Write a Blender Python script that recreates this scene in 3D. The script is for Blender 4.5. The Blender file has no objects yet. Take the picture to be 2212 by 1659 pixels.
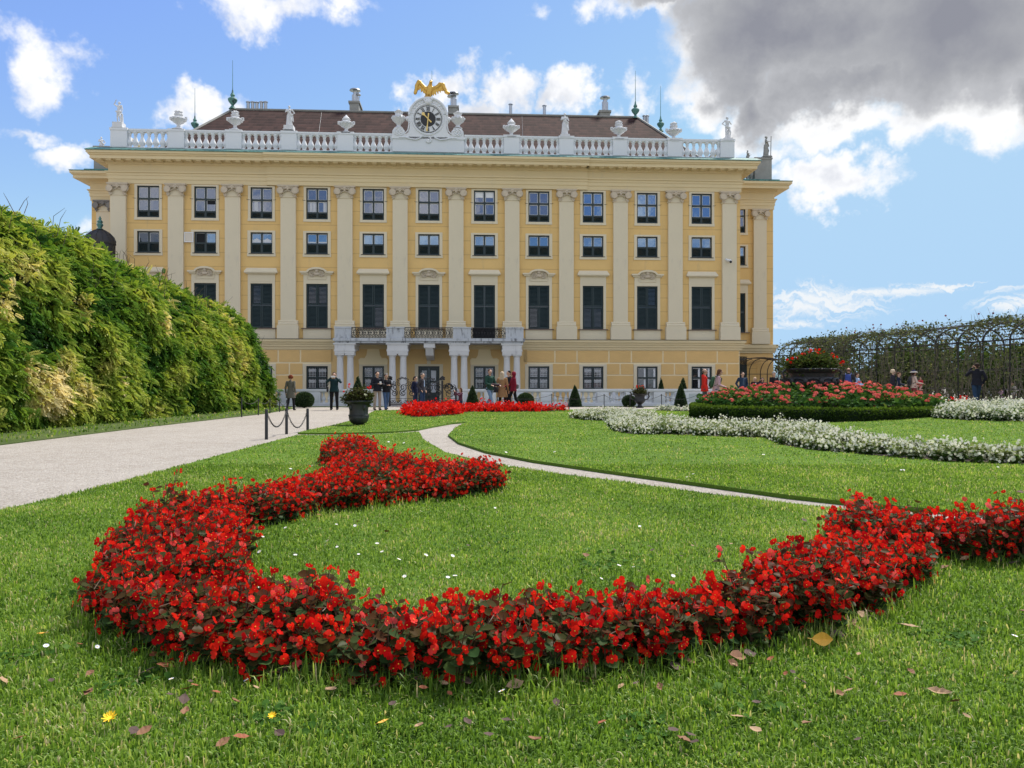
import bpy, bmesh, math, random
import numpy as np
from mathutils import Vector, Matrix, noise as mnoise
from mathutils.geometry import delaunay_2d_cdt

R = math.radians
random.seed(7)
rng = np.random.default_rng(11)
SC = bpy.context.scene
COL = SC.collection

# ------------------------------------------------------------------ camera
EYE, FPX, PX0, PY0 = 1.2, 1661.0, 1106.0, 829.5      # eye height; focal length and centre in the measuring scale (2212 x 1659)
cam_data = bpy.data.cameras.new('camera')
cam_data.sensor_width = 36.0
cam_data.lens = FPX / 2212.0 * 36.0
cam_data.clip_start = 0.05
cam_data.clip_end = 3000.0
cam = bpy.data.objects.new('camera', cam_data)
COL.objects.link(cam)
cam.location = (0, 0, EYE)
cam.rotation_euler = (R(90), 0, 0)
SC.camera = cam

# ------------------------------------------------------------------ light
SUN_EL, SUN_AZ = R(56), R(36)        # azimuth from +Y towards +X
sd = bpy.data.lights.new('sun', 'SUN')
sd.energy = 3.0
sd.angle = R(9)
sd.color = (1.0, 0.94, 0.84)
sun = bpy.data.objects.new('sun', sd)
COL.objects.link(sun)
_d = Vector((math.sin(SUN_AZ) * math.cos(SUN_EL), math.cos(SUN_AZ) * math.cos(SUN_EL), math.sin(SUN_EL)))
sun.rotation_euler = _d.to_track_quat('Z', 'Y').to_euler()

SC.view_settings.view_transform = 'Standard'
SC.view_settings.look = 'None'
SC.view_settings.exposure = 1.03
SC.view_settings.gamma = 1.0
SC.cycles.max_bounces = 8
SC.cycles.transparent_max_bounces = 8
SC.cycles.caustics_reflective = False
SC.cycles.caustics_refractive = False

# ------------------------------------------------------------------ sky with clouds
world = bpy.data.worlds.new('World')
SC.world = world
world.use_nodes = True
nt = world.node_tree
nt.nodes.clear()


class NG:
    """small helper to wire node trees"""
    def __init__(self, nt):
        self.nt = nt

    def node(self, t, **kw):
        n = self.nt.nodes.new(t)
        for k, v in kw.items():
            setattr(n, k, v)
        return n

    def put(self, sock, v):
        if isinstance(v, bpy.types.NodeSocket):
            self.nt.links.new(v, sock)
        elif v is not None:
            if isinstance(v, (tuple, list)) and len(v) == 3 and sock.type == 'RGBA':
                v = (*v, 1)
            sock.default_value = v

    def math(self, op, a, b=None, c=None, clamp=False):
        n = self.node('ShaderNodeMath', operation=op, use_clamp=clamp)
        for i, x in enumerate((a, b, c)):
            if x is not None:
                self.put(n.inputs[i], x)
        return n.outputs[0]

    def vmath(self, op, a, b=None, out=0):
        n = self.node('ShaderNodeVectorMath', operation=op)
        self.put(n.inputs[0], a)
        if b is not None:
            self.put(n.inputs[1], b)
        return n.outputs[out]

    def maprange(self, v, a, b, c=0.0, d=1.0, smooth=True):
        n = self.node('ShaderNodeMapRange', interpolation_type='SMOOTHSTEP' if smooth else 'LINEAR')
        self.put(n.inputs[0], v)
        for i, x in enumerate((a, b, c, d)):
            n.inputs[1 + i].default_value = x
        return n.outputs[0]

    def noise(self, vec, scale, detail=4, rough=0.5, lac=2.0, out=0, dist=0.0):
        n = self.node('ShaderNodeTexNoise')
        if vec is not None:
            self.put(n.inputs['Vector'], vec)
        n.inputs['Scale'].default_value = scale
        n.inputs['Detail'].default_value = detail
        n.inputs['Roughness'].default_value = rough
        n.inputs['Lacunarity'].default_value = lac
        n.inputs['Distortion'].default_value = dist
        return n.outputs[out]

    def ramp(self, fac, stops, interp='LINEAR'):
        n = self.node('ShaderNodeValToRGB')
        n.color_ramp.interpolation = interp
        e = n.color_ramp.elements
        while len(e) < len(stops):
            e.new(0.5)
        for i, (p, c) in enumerate(stops):
            e[i].position = p
            e[i].color = (*c, 1) if len(c) == 3 else c
        self.put(n.inputs[0], fac)
        return n.outputs[0]

    def mix(self, fac, a, b, mode='MIX'):
        n = self.node('ShaderNodeMix', data_type='RGBA', blend_type=mode)
        self.put(n.inputs[0], fac)
        self.put(n.inputs[6], a)
        self.put(n.inputs[7], b)
        return n.outputs[2]


W = NG(nt)
out = W.node('ShaderNodeOutputWorld')
bg = W.node('ShaderNodeBackground')
nt.links.new(bg.outputs[0], out.inputs[0])
sky = W.node('ShaderNodeTexSky', sky_type='NISHITA')
sky.sun_disc = False
sky.sun_elevation = SUN_EL
sky.sun_rotation = SUN_AZ
sky.air_density = 1.3
sky.dust_density = 0.4
sky.ozone_density = 2.5
sky.altitude = 200
SKY_STRENGTH = 0.070
bg.inputs[1].default_value = SKY_STRENGTH
direc = W.node('ShaderNodeTexCoord').outputs['Generated']


def ddir(px, py):
    v = Vector(((px - PX0) / FPX, 1.0, (PY0 - py) / FPX))
    return v.normalized()


def blob_sum(vec, blobs):
    """largest value over elliptical patches of sky, each centre given by its direction"""
    acc = None
    for px, py, rx, ry, amp in blobs:
        c = ddir(px, py)
        d = W.vmath('SUBTRACT', vec, tuple(c))
        d = W.vmath('MULTIPLY', d, (FPX / rx, FPX / max(rx, ry), FPX / ry))
        l = W.vmath('LENGTH', d, out=1)
        v = W.math('MULTIPLY_ADD', l, -amp, amp, clamp=False)
        acc = v if acc is None else W.math('MAXIMUM', acc, v)
    return acc


w1 = W.noise(direc, 6.0, 6, 0.62, out=1)
warp = W.vmath('SUBTRACT', w1, (0.5, 0.5, 0.5))
warp = W.vmath('MULTIPLY', warp, (0.24, 0.24, 0.20))
dw = W.vmath('ADD', direc, warp)
n_big = W.noise(direc, 7.0, 7, 0.60)
n_fine = W.noise(direc, 22.0, 6, 0.62)
n_mix = W.math('ADD', W.math('MULTIPLY', n_big, 0.62), W.math('MULTIPLY', n_fine, 0.38))
n_c = W.math('MULTIPLY', W.math('SUBTRACT', n_mix, 0.5), 3.4)

white_blobs = [(45, 110, 92, 72, 1), (90, 150, 50, 34, .7), (600, -8, 230, 50, .8), (760, -5, 110, 34, .8), (440, 225, 92, 34, .85), (365, 210, 50, 22, .5),
               (150, 322, 85, 30, .75), (140, 488, 80, 20, .4), (60, 258, 45, 14, .35), (330, 30, 40, 22, .4),
               (955, 200, 62, 62, 1), (1125, 215, 95, 58, 1.1), (1228, 212, 58, 54, 1), (1040, 248, 150, 36, 1), (1340, 208, 52, 58, .8), (1115, 15, 40, 26, .4),
               (1790, 425, 125, 60, 1.5), (1300, 25, 85, 70, 1), (1500, 165, 95, 85, 1.0), (1590, 250, 100, 85, 1), (1690, 350, 85, 50, .9),
               (1850, 292, 190, 55, 1.1), (2040, 258, 175, 75, 1.1), (2190, 262, 70, 30, .8), (1420, 55, 80, 34, .9)]
dark_blobs = [(1710, 65, 310, 150, 1.25), (2060, 60, 420, 190, 1.3), (1680, 210, 120, 115, 1.0), (1460, 5, 190, 62, .9), (2240, 190, 110, 120, 1.0),
              (1850, 190, 230, 90, 1.0), (1650, 300, 55, 55, .7)]
bw = blob_sum(dw, white_blobs)
bd = blob_sum(dw, dark_blobs)
dens_w = W.math('ADD', W.math('MULTIPLY', bw, 1.45), W.math('MULTIPLY', n_c, 1.15))
dens_d = W.math('ADD', W.math('MULTIPLY', bd, 1.9), W.math('MULTIPLY', n_c, 0.80))
# unseen scattered cloud behind and overhead, added extra bright to light the facade
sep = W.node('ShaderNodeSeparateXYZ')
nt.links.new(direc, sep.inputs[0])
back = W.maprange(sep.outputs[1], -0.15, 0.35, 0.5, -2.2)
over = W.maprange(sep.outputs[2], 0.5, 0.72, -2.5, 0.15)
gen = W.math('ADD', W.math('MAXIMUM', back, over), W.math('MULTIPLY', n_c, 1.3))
# thin streaks low on the right
stv = W.vmath('MULTIPLY', dw, (3.0, 3.0, 52.0))
st = W.noise(stv, 1.6, 5, 0.55)
bs = blob_sum(direc, [(1740, 655, 190, 44, .9), (1960, 628, 200, 15, 1.0), (2200, 655, 60, 16, .7), (1725, 700, 130, 16, .8)])
dens_s = W.math('ADD', bs, W.math('MULTIPLY', W.math('SUBTRACT', st, 0.5), 3.2))
a_w = W.maprange(dens_w, 0.06, 1.0)
a_d = W.maprange(dens_d, 0.05, 0.95)
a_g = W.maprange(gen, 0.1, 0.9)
a_s = W.math('MULTIPLY', W.maprange(dens_s, 0.15, 0.95), 0.8)
# slightly shifted sample gives each puff a lit and a shaded side
n_sh = W.noise(W.vmath('ADD', direc, (0.012, 0.0, 0.022)), 7.0, 5, 0.6)
relief = W.math('SUBTRACT', n_sh, n_big)
wcol = W.ramp(W.maprange(W.math('ADD', W.math('MULTIPLY', relief, 3.0), W.math('MULTIPLY', dens_w, 0.12)), -0.25, 0.75),
              [(0.0, (1.05, 1.05, 1.06)), (0.5, (0.96, 0.97, 1.0)), (1.0, (0.70, 0.73, 0.80))])
soft = W.noise(W.vmath('MULTIPLY', direc, (1.0, 1.0, 2.2)), 2.6, 4, 0.5)
dcol = W.ramp(W.maprange(W.math('ADD', W.math('ADD', W.math('MULTIPLY', bd, 1.5), W.math('MULTIPLY', n_c, 0.22)), W.math('MULTIPLY', W.math('SUBTRACT', soft, 0.5), 1.8)), 0.05, 1.75, smooth=False),
              [(0.0, (1.08, 1.08, 1.08)), (0.16, (0.86, 0.87, 0.88)), (0.36, (0.54, 0.55, 0.58)), (0.60, (0.42, 0.43, 0.46)), (0.8, (0.35, 0.36, 0.40)), (1.0, (0.29, 0.30, 0.35))])
fill_cloud_col = W.ramp(W.maprange(W.math('MULTIPLY_ADD', relief, 3.0, 0.4), 0, 1), [(0, (1.55, 1.53, 1.50)), (1, (1.05, 1.08, 1.12))])  # brighter than white, serves as fill light for the shaded front
# blue is pulled a touch so that it matches the hazy air of the day
K = 1.0 / (SKY_STRENGTH * 2 ** SC.view_settings.exposure)      # a cloud value of 1 renders white

skyc = W.vmath('MINIMUM', W.vmath('MULTIPLY', sky.outputs[0], (0.86, 0.93, 1.2)), (K * 0.45, K * 0.68, K * 0.93))      # the haze near the sun stays blue as on the day


def scaled(c, k):
    return W.vmath('MULTIPLY', c, (k, k, k))


col = W.mix(a_g, skyc, scaled(fill_cloud_col, K * 1.0))
col = W.mix(a_s, col, scaled(W.mix(0.0, (0.98, 0.98, 0.97), (1, 1, 1)), K))
col = W.mix(a_w, col, scaled(wcol, K * 1.02))
col = W.mix(a_d, col, scaled(dcol, K))
nt.links.new(col, bg.inputs[0])
world.cycles.sampling_method = 'MANUAL'
world.cycles.sample_map_resolution = 512

# ------------------------------------------------------------------ terrain and helpers


def ss(t):
    t = max(0.0, min(1.0, t))
    return t * t * (3 - 2 * t)


def G(x, y):
    """ground height: flat, rising a little towards the pergola"""
    return 0.28 * ss((x - 7.0) / 9.0) * (1 - ss((y - 34.0) / 8.0))


def gp(px, py):
    """ground point seen at a measured place"""
    g = 0.0
    for _ in range(12):
        Y = (EYE - g) * FPX / (py - PY0)
        X = (px - PX0) / FPX * Y
        g = G(X, Y)
    return (X, Y)


def at(px, py, Y):
    return Vector(((px - PX0) / FPX * Y, Y, EYE + (PY0 - py) / FPX * Y))


def link(o, parent=None):
    COL.objects.link(o)
    if parent is not None:
        o.parent = parent
    return o


def tag(o, label=None, cat=None, group=None, kind=None):
    if label:
        o['label'] = label
    if cat:
        o['category'] = cat
    if group:
        o['group'] = group
    if kind:
        o['kind'] = kind
    return o


def empty(name, loc=(0, 0, 0), rz=0.0, scale=1.0, label=None, cat=None, group=None):
    o = bpy.data.objects.new(name, None)
    o.location = loc
    o.rotation_euler = (0, 0, rz)
    o.scale = (scale,) * 3
    o.empty_display_size = 0.2
    link(o)
    return tag(o, label, cat, group)


def children(o):
    return [c for c in COL.objects if c.parent == o]


def copy_tree(o, kids, parent=None):
    """copy a thing with its parts and sub-parts; kids maps object -> list of its children"""
    c = o.copy()
    COL.objects.link(c)
    if parent is not None:
        c.parent = parent
    for ch in kids.get(o.name, ()):
        copy_tree(ch, kids, c)
    return c


def kid_map(o):
    m = {}
    todo = [o]
    allc = {}
    for x in COL.objects:
        if x.parent:
            allc.setdefault(x.parent.name, []).append(x)
    while todo:
        x = todo.pop()
        k = allc.get(x.name, [])
        if k:
            m[x.name] = k
            todo += k
    return m


class MB:
    """collects shapes into one mesh"""
    def __init__(self):
        self.v = []
        self.f = []
        self.mi = []
        self.cur = 0

    def add(self, verts, faces):
        n = len(self.v)
        self.v += [tuple(p) for p in verts]
        self.f += [tuple(i + n for i in f) for f in faces]
        self.mi += [self.cur] * len(faces)
        return self

    def box(self, x0, x1, y0, y1, z0, z1):
        v = [(x, y, z) for z in (z0, z1) for y in (y0, y1) for x in (x0, x1)]
        return self.add(v, [(0, 2, 3, 1), (4, 5, 7, 6), (0, 1, 5, 4), (2, 6, 7, 3), (0, 4, 6, 2), (1, 3, 7, 5)])

    def obox(self, c, ax, ay, az):
        """box from centre and three half-axis vectors"""
        c, ax, ay, az = map(Vector, (c, ax, ay, az))
        v = [c + sx * ax + sy * ay + sz * az for sz in (-1, 1) for sy in (-1, 1) for sx in (-1, 1)]
        return self.add(v, [(0, 2, 3, 1), (4, 5, 7, 6), (0, 1, 5, 4), (2, 6, 7, 3), (0, 4, 6, 2), (1, 3, 7, 5)])

    def bar(self, p0, p1, w, d=None):
        p0, p1 = Vector(p0), Vector(p1)
        ax = p1 - p0
        up = Vector((0, 1, 0)) if abs(ax.normalized().y) < 0.9 else Vector((1, 0, 0))
        s = ax.cross(up).normalized() * w / 2
        t = ax.cross(s).normalized() * (d or w) / 2
        return self.obox((p0 + p1) / 2, ax / 2, s, t)

    def prism(self, pts, y0, y1, axis='y'):
        """extrude a closed outline given in (x,z) from y0 to y1"""
        n = len(pts)
        if axis == 'y':
            v = [(x, y0, z) for x, z in pts] + [(x, y1, z) for x, z in pts]
        elif axis == 'x':
            v = [(y0, x, z) for x, z in pts] + [(y1, x, z) for x, z in pts]
        else:
            v = [(x, z, y0) for x, z in pts] + [(x, z, y1) for x, z in pts]
        f = [tuple(range(n)), tuple(range(2 * n - 1, n - 1, -1))]
        f += [(i, i + n, (i + 1) % n + n, (i + 1) % n) for i in range(n)]
        return self.add(v, f)

    def lathe(self, prof, c=(0, 0, 0), n=20, sx=1, sy=1, a0=0, a1=360):
        full = abs(a1 - a0) >= 359.9
        m = n if full else n + 1
        v, f = [], []
        for r, z in prof:
            for i in range(m):
                a = R(a0 + (a1 - a0) * i / n)
                v.append((c[0] + r * math.cos(a) * sx, c[1] + r * math.sin(a) * sy, c[2] + z))
        for k in range(len(prof) - 1):
            for i in range(n):
                j = (i + 1) % m
                f.append((k * m + i, k * m + j, (k + 1) * m + j, (k + 1) * m + i))
        if full:
            if prof[0][0] > 1e-5:
                f.append(tuple(range(m - 1, -1, -1)))
            if prof[-1][0] > 1e-5:
                f.append(tuple((len(prof) - 1) * m + i for i in range(m)))
        return self.add(v, f)

    def tube(self, path, rad, n=6, caps=True, flat=1.0):
        path = [Vector(p) for p in path]
        if not isinstance(rad, (list, tuple)):
            rad = [rad] * len(path)
        v, f = [], []
        prev = None
        for i, p in enumerate(path):
            t = (path[min(i + 1, len(path) - 1)] - path[max(i - 1, 0)])
            if t.length < 1e-9:
                t = Vector((0, 0, 1))
            t.normalize()
            if prev is None:
                a = Vector((0, 0, 1)) if abs(t.z) < 0.9 else Vector((1, 0, 0))
                s = t.cross(a).normalized()
            else:
                s = (prev - t * prev.dot(t))
                s = s.normalized() if s.length > 1e-6 else t.orthogonal().normalized()
            prev = s
            b = t.cross(s)
            for k in range(n):
                an = 2 * math.pi * k / n
                v.append(p + s * math.cos(an) * rad[i] + b * math.sin(an) * rad[i] * flat)
        for i in range(len(path) - 1):
            for k in range(n):
                j = (k + 1) % n
                f.append((i * n + k, i * n + j, (i + 1) * n + j, (i + 1) * n + k))
        if caps:
            f.append(tuple(range(n - 1, -1, -1)))
            f.append(tuple((len(path) - 1) * n + k for k in range(n)))
        return self.add(v, f)

    def ell(self, c, r, n=12, m=8, rot=None):
        if not isinstance(r, (list, tuple)):
            r = (r, r, r)
        v, f = [], []
        for i in range(m + 1):
            th = math.pi * i / m
            for k in range(n):
                ph = 2 * math.pi * k / n
                p = Vector((math.sin(th) * math.cos(ph) * r[0], math.sin(th) * math.sin(ph) * r[1], math.cos(th) * r[2]))
                if rot is not None:
                    p = rot @ p
                v.append(p + Vector(c))
        for i in range(m):
            for k in range(n):
                j = (k + 1) % n
                if i == 0:
                    f.append((0, (i + 1) * n + k, (i + 1) * n + j))
                elif i == m - 1:
                    f.append((i * n + k, m * n, i * n + j))
                else:
                    f.append((i * n + k, (i + 1) * n + k, (i + 1) * n + j, i * n + j))
        return self.add(v, f)

    def cap(self, p0, p1, r0, r1, n=10, side=None, flat=1.0):
        """round-ended tapered limb; side = wide direction, flat = thickness ratio across it"""
        p0, p1 = Vector(p0), Vector(p1)
        t = p1 - p0
        L = t.length
        t = t.normalized() if L > 1e-6 else Vector((0, 0, 1))
        s = Vector(side) if side is not None else t.orthogonal()
        s = (s - t * s.dot(t)).normalized()
        b = t.cross(s)
        rings = []
        for a in (-80, -50, -20):
            rings.append((p0 + t * math.sin(R(a)) * r0, r0 * math.cos(R(a))))
        for a in (20, 50, 80):
            rings.append((p1 + t * math.sin(R(a)) * r1, r1 * math.cos(R(a))))
        v, f = [], []
        for p, r in rings:
            for k in range(n):
                an = 2 * math.pi * k / n
                v.append(p + s * math.cos(an) * r + b * math.sin(an) * r * flat)
        for i in range(len(rings) - 1):
            for k in range(n):
                j = (k + 1) % n
                f.append((i * n + k, i * n + j, (i + 1) * n + j, (i + 1) * n + k))
        f.append(tuple(range(n - 1, -1, -1)))
        f.append(tuple((len(rings) - 1) * n + k for k in range(n)))
        return self.add(v, f)

    def mesh(self, name, mat, smooth=False):
        me = bpy.data.meshes.new(name)
        me.from_pydata(self.v, [], self.f)
        mats = mat if isinstance(mat, (list, tuple)) else [mat]
        for m in mats:
            me.materials.append(m)
        if len(mats) > 1:
            me.polygons.foreach_set('material_index', self.mi)
        me.update()
        if smooth:
            me.shade_smooth()
            me.set_sharp_from_angle(angle=R(38 if smooth is True else smooth))
        return me

    def build(self, name, mat, parent=None, smooth=False, loc=None, remesh=None, fix=True):
        me = self.mesh(name, mat, smooth)
        if fix:
            bm = bmesh.new()
            bm.from_mesh(me)
            bmesh.ops.recalc_face_normals(bm, faces=bm.faces)
            bm.to_mesh(me)
            bm.free()
        o = bpy.data.objects.new(name, me)
        if loc is not None:
            o.location = loc
        link(o, parent)
        if remesh:
            m = o.modifiers.new('remesh', 'REMESH')
            m.mode = 'VOXEL'
            m.voxel_size = remesh
            m.use_smooth_shade = True
            s = o.modifiers.new('smooth', 'SMOOTH')
            s.factor = 0.5
            s.iterations = 3
        return o


# ---- numpy scatter: many small copies of one little shape in one mesh
def np_mesh(name, V, faces_n, mat, parent=None, tint=None, smooth=False, mi=None):
    """V (n,3); faces_n list of (face_count, size, indices array)"""
    me = bpy.data.meshes.new(name)
    nv = len(V)
    loops = np.concatenate([f.ravel() for f in faces_n]) if len(faces_n) else np.zeros(0, int)
    sizes = np.concatenate([np.full(len(f), f.shape[1]) for f in faces_n])
    starts = np.concatenate([[0], np.cumsum(sizes)[:-1]])
    me.vertices.add(nv)
    me.vertices.foreach_set('co', np.ascontiguousarray(V, dtype=np.float32).ravel())
    me.loops.add(len(loops))
    me.loops.foreach_set('vertex_index', loops.astype(np.int32))
    me.polygons.add(len(sizes))
    me.polygons.foreach_set('loop_start', starts.astype(np.int32))
    me.polygons.foreach_set('loop_total', sizes.astype(np.int32))
    for m in (mat if isinstance(mat, (list, tuple)) else [mat]):
        me.materials.append(m)
    if mi is not None:
        me.polygons.foreach_set('material_index', mi.astype(np.int32))
    if tint is not None:
        a = me.attributes.new('tint', 'FLOAT', 'POINT')
        a.data.foreach_set('value', tint.astype(np.float32))
    me.update(calc_edges=True)
    if smooth:
        me.shade_smooth()
    o = bpy.data.objects.new(name, me)
    link(o, parent)
    return o


def scatter(name, proto, M, T, mat, parent=None, tint=None, smooth=False):
    """proto = (verts, faces); M (k,3,3) T (k,3)"""
    pv = np.array(proto[0], float)
    M = np.asarray(M)
    T = np.asarray(T)
    k, n = len(T), len(pv)
    V = (np.einsum('kij,nj->kni', M, pv) + T[:, None, :]).reshape(-1, 3)
    off = (np.arange(k) * n)[:, None, None]
    fl = []
    for size in (3, 4, 5, 6, 7, 8):
        fs = np.array([f for f in proto[1] if len(f) == size], int)
        if len(fs):
            fl.append((fs[None] + off).reshape(-1, size))
    tt = None if tint is None else np.repeat(np.asarray(tint, float), n)
    return np_mesh(name, V, fl, mat, parent, tt, smooth)


def frames(fwd, up):
    """matrices whose x axis is fwd and z axis close to up"""
    f = fwd / np.linalg.norm(fwd, axis=1, keepdims=True)
    s = np.cross(up, f)
    s /= np.maximum(np.linalg.norm(s, axis=1, keepdims=True), 1e-9)
    u = np.cross(f, s)
    return np.stack([f, s, u], axis=2)


def in_poly(pts, poly):
    pts = np.asarray(pts, float)
    x, y = pts[:, 0], pts[:, 1]
    c = np.zeros(len(pts), bool)
    n = len(poly)
    for i in range(n):
        x0, y0 = poly[i]
        x1, y1 = poly[(i + 1) % n]
        cond = ((y0 > y) != (y1 > y))
        with np.errstate(divide='ignore', invalid='ignore'):
            xi = (x1 - x0) * (y - y0) / (y1 - y0 + 1e-12) + x0
        c ^= cond & (x < xi)
    return c


def dist_poly(pts, poly):
    pts = np.asarray(pts, float)
    d = np.full(len(pts), 1e9)
    n = len(poly)
    for i in range(n):
        a = np.array(poly[i], float)
        b = np.array(poly[(i + 1) % n], float)
        ab = b - a
        t = np.clip(((pts - a) @ ab) / max(ab @ ab, 1e-12), 0, 1)
        d = np.minimum(d, np.linalg.norm(pts - (a + t[:, None] * ab), axis=1))
    return d


def smooth_poly(poly, it=2):
    for _ in range(it):
        q = []
        for i in range(len(poly)):
            a, b = poly[i], poly[(i + 1) % len(poly)]
            q.append((a[0] * .75 + b[0] * .25, a[1] * .75 + b[1] * .25))
            q.append((a[0] * .25 + b[0] * .75, a[1] * .25 + b[1] * .75))
        poly = q
    return poly


def poisson(poly, r, tries=1.0):
    """evenly spread random points inside a polygon (jittered hex grid)"""
    xs = [p[0] for p in poly]
    ys = [p[1] for p in poly]
    pts = []
    y = min(ys)
    k = 0
    while y < max(ys):
        x = min(xs) + (r / 2 if k % 2 else 0)
        while x < max(xs):
            pts.append((x + random.uniform(-.33, .33) * r, y + random.uniform(-.33, .33) * r))
            x += r
        y += r * 0.87
        k += 1
    pts = np.array(pts)
    return pts[in_poly(pts, poly)]


# ------------------------------------------------------------------ materials
MATS = {}


def pmat(name, color, rough=0.7, var=0.12, vscale=1.5, bump=0.0, bscale=60.0, metallic=0.0, spec=0.4, fine=0.06, stain=None, coat=0.0):
    """plain painted / stone / metal surface: slow and fine colour variation plus bump"""
    if name in MATS:
        return MATS[name]
    m = bpy.data.materials.new(name)
    m.use_nodes = True
    t = m.node_tree
    N = NG(t)
    p = t.nodes['Principled BSDF']
    tc = N.node('ShaderNodeTexCoord').outputs['Object']
    c = tuple(color)
    n1 = N.noise(tc, vscale, 5, 0.6)
    n2 = N.noise(tc, vscale * 23, 3, 0.6)
    k = N.math('ADD', N.math('MULTIPLY', N.math('SUBTRACT', n1, .5), var * 2.2), N.math('MULTIPLY', N.math('SUBTRACT', n2, .5), fine * 2))
    k = N.math('ADD', k, 1.0)
    base = N.node('ShaderNodeRGB')
    base.outputs[0].default_value = (*c, 1)
    comb = N.vmath('MULTIPLY', base.outputs[0], (1, 1, 1))
    sc = N.node('ShaderNodeVectorMath', operation='SCALE')
    t.links.new(comb, sc.inputs[0])
    t.links.new(k, sc.inputs['Scale'])
    colr = sc.outputs[0]
    if stain:
        st = N.noise(N.vmath('MULTIPLY', tc, (3.2, 3.2, 0.7)), stain[1], 6, 0.7)
        colr = N.mix(N.maprange(st, stain[2], stain[3], 0, stain[4]), colr, stain[0])
    t.links.new(colr, p.inputs['Base Color'])
    p.inputs['Roughness'].default_value = rough
    p.inputs['Metallic'].default_value = metallic
    p.inputs['Specular IOR Level'].default_value = spec
    p.inputs['Coat Weight'].default_value = coat
    if bump > 0:
        b = N.node('ShaderNodeBump')
        b.inputs['Strength'].default_value = min(1.0, bump)
        b.inputs['Distance'].default_value = 0.01
        t.links.new(N.noise(tc, bscale, 5, 0.65), b.inputs['Height'])
        t.links.new(b.outputs[0], p.inputs['Normal'])
    MATS[name] = m
    return m


def leafmat(name, stops, trans=0.35, gloss=0.10, rough=0.45, nscale=3.0, namp=0.35):
    """foliage / petals: colour from each leaf's own tint, light passes through"""
    if name in MATS:
        return MATS[name]
    m = bpy.data.materials.new(name)
    m.use_nodes = True
    t = m.node_tree
    t.nodes.clear()
    N = NG(t)
    o = N.node('ShaderNodeOutputMaterial')
    at_ = N.node('ShaderNodeAttribute', attribute_name='tint').outputs['Fac']
    tc = N.node('ShaderNodeTexCoord').outputs['Object']
    n = N.noise(tc, nscale, 3, 0.5)
    f = N.math('ADD', at_, N.math('MULTIPLY', N.math('SUBTRACT', n, .5), namp), clamp=True)
    c = N.ramp(f, stops)
    d = N.node('ShaderNodeBsdfDiffuse')
    tr = N.node('ShaderNodeBsdfTranslucent')
    g = N.node('ShaderNodeBsdfGlossy')
    g.inputs['Roughness'].default_value = rough
    g.inputs['Color'].default_value = (1, 1, 1, 1)
    t.links.new(c, d.inputs[0])
    t.links.new(N.mix(1.0, c, (1.25, 1.2, 0.7) if stops[-1][1][1] > stops[-1][1][2] * 1.2 else (1.0, 1.0, 1.0), 'MULTIPLY'), tr.inputs[0])
    m1 = N.node('ShaderNodeMixShader')
    m1.inputs[0].default_value = trans
    t.links.new(d.outputs[0], m1.inputs[1])
    t.links.new(tr.outputs[0], m1.inputs[2])
    lw = N.node('ShaderNodeFresnel')
    lw.inputs[0].default_value = 1.4
    m2 = N.node('ShaderNodeMixShader')
    t.links.new(N.math('MULTIPLY', lw.outputs[0], gloss * 0.55, clamp=True), m2.inputs[0])
    t.links.new(m1.outputs[0], m2.inputs[1])
    t.links.new(g.outputs[0], m2.inputs[2])
    t.links.new(m2.outputs[0], o.inputs[0])
    MATS[name] = m
    return m
# ------------------------------------------------------------------ palace
TH = R(3.3)
PC, PS = math.cos(TH), math.sin(TH)
PY = 50.0


def U(px, v=0.0):
    t = (px - PX0) / FPX
    return (t * (PY + v * PC) + v * PS) / (PC - t * PS)


def Lz(py, px=926, v=0.0):
    Y = PY + U(px, v) * PS + v * PC
    return EYE + (PY0 - py) / FPX * Y


def pal_world(u, v, z):
    return Vector((u * PC - v * PS, PY + u * PS + v * PC, z))


M_wall = None


def wall_material():
    m = pmat('yellow_plaster', (0.71, 0.478, 0.188), rough=0.9, var=0.10, vscale=0.8, bump=0.5, bscale=35, fine=0.06, stain=((0.46, 0.35, 0.20), 0.7, 0.52, 0.78, 0.55))
    t = m.node_tree
    N = NG(t)
    p = t.nodes['Principled BSDF']
    src = p.inputs['Base Color'].links[0].from_socket
    tc = N.node('ShaderNodeTexCoord').outputs['Object']
    sp = N.node('ShaderNodeSeparateXYZ')
    t.links.new(tc, sp.inputs[0])
    zz = N.math('FRACT', N.math('DIVIDE', N.math('ADD', sp.outputs[2], 0.38), 0.905))
    zz = N.math('ABSOLUTE', N.math('SUBTRACT', zz, 0.5))
    line = N.maprange(zz, 0.462, 0.488, 0, 1)
    c = N.mix(N.math('MULTIPLY', line, 0.55), src, (0.42, 0.26, 0.10))
    t.links.new(c, p.inputs['Base Color'])
    return m


M_wall = wall_material()
M_block = pmat('rough_yellow_render', (0.69, 0.455, 0.185), rough=0.95, var=0.10, vscale=1.2, bump=1.0, bscale=12, fine=0.10)
M_joint = pmat('pale_joint', (0.84, 0.71, 0.45), rough=0.9, var=0.05, bump=0.2)
M_trim = pmat('cream_trim', (0.66, 0.58, 0.42), rough=0.85, var=0.06, vscale=0.6, bump=0.15, fine=0.03, stain=((0.42, 0.38, 0.32), 0.9, 0.58, 0.8, 0.5))
M_ent = pmat('yellow_cream_trim', (0.68, 0.555, 0.33), rough=0.85, var=0.06, vscale=0.5, bump=0.15, fine=0.03, stain=((0.45, 0.42, 0.36), 0.5, 0.58, 0.80, 0.5))
M_cap = pmat('weathered_capital', (0.52, 0.44, 0.33), rough=0.9, var=0.2, vscale=4, bump=0.4, fine=0.1)
M_capd = pmat('dark_weathered_capital', (0.20, 0.19, 0.18), rough=0.9, var=0.3, vscale=4, bump=0.4, fine=0.1)
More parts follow.
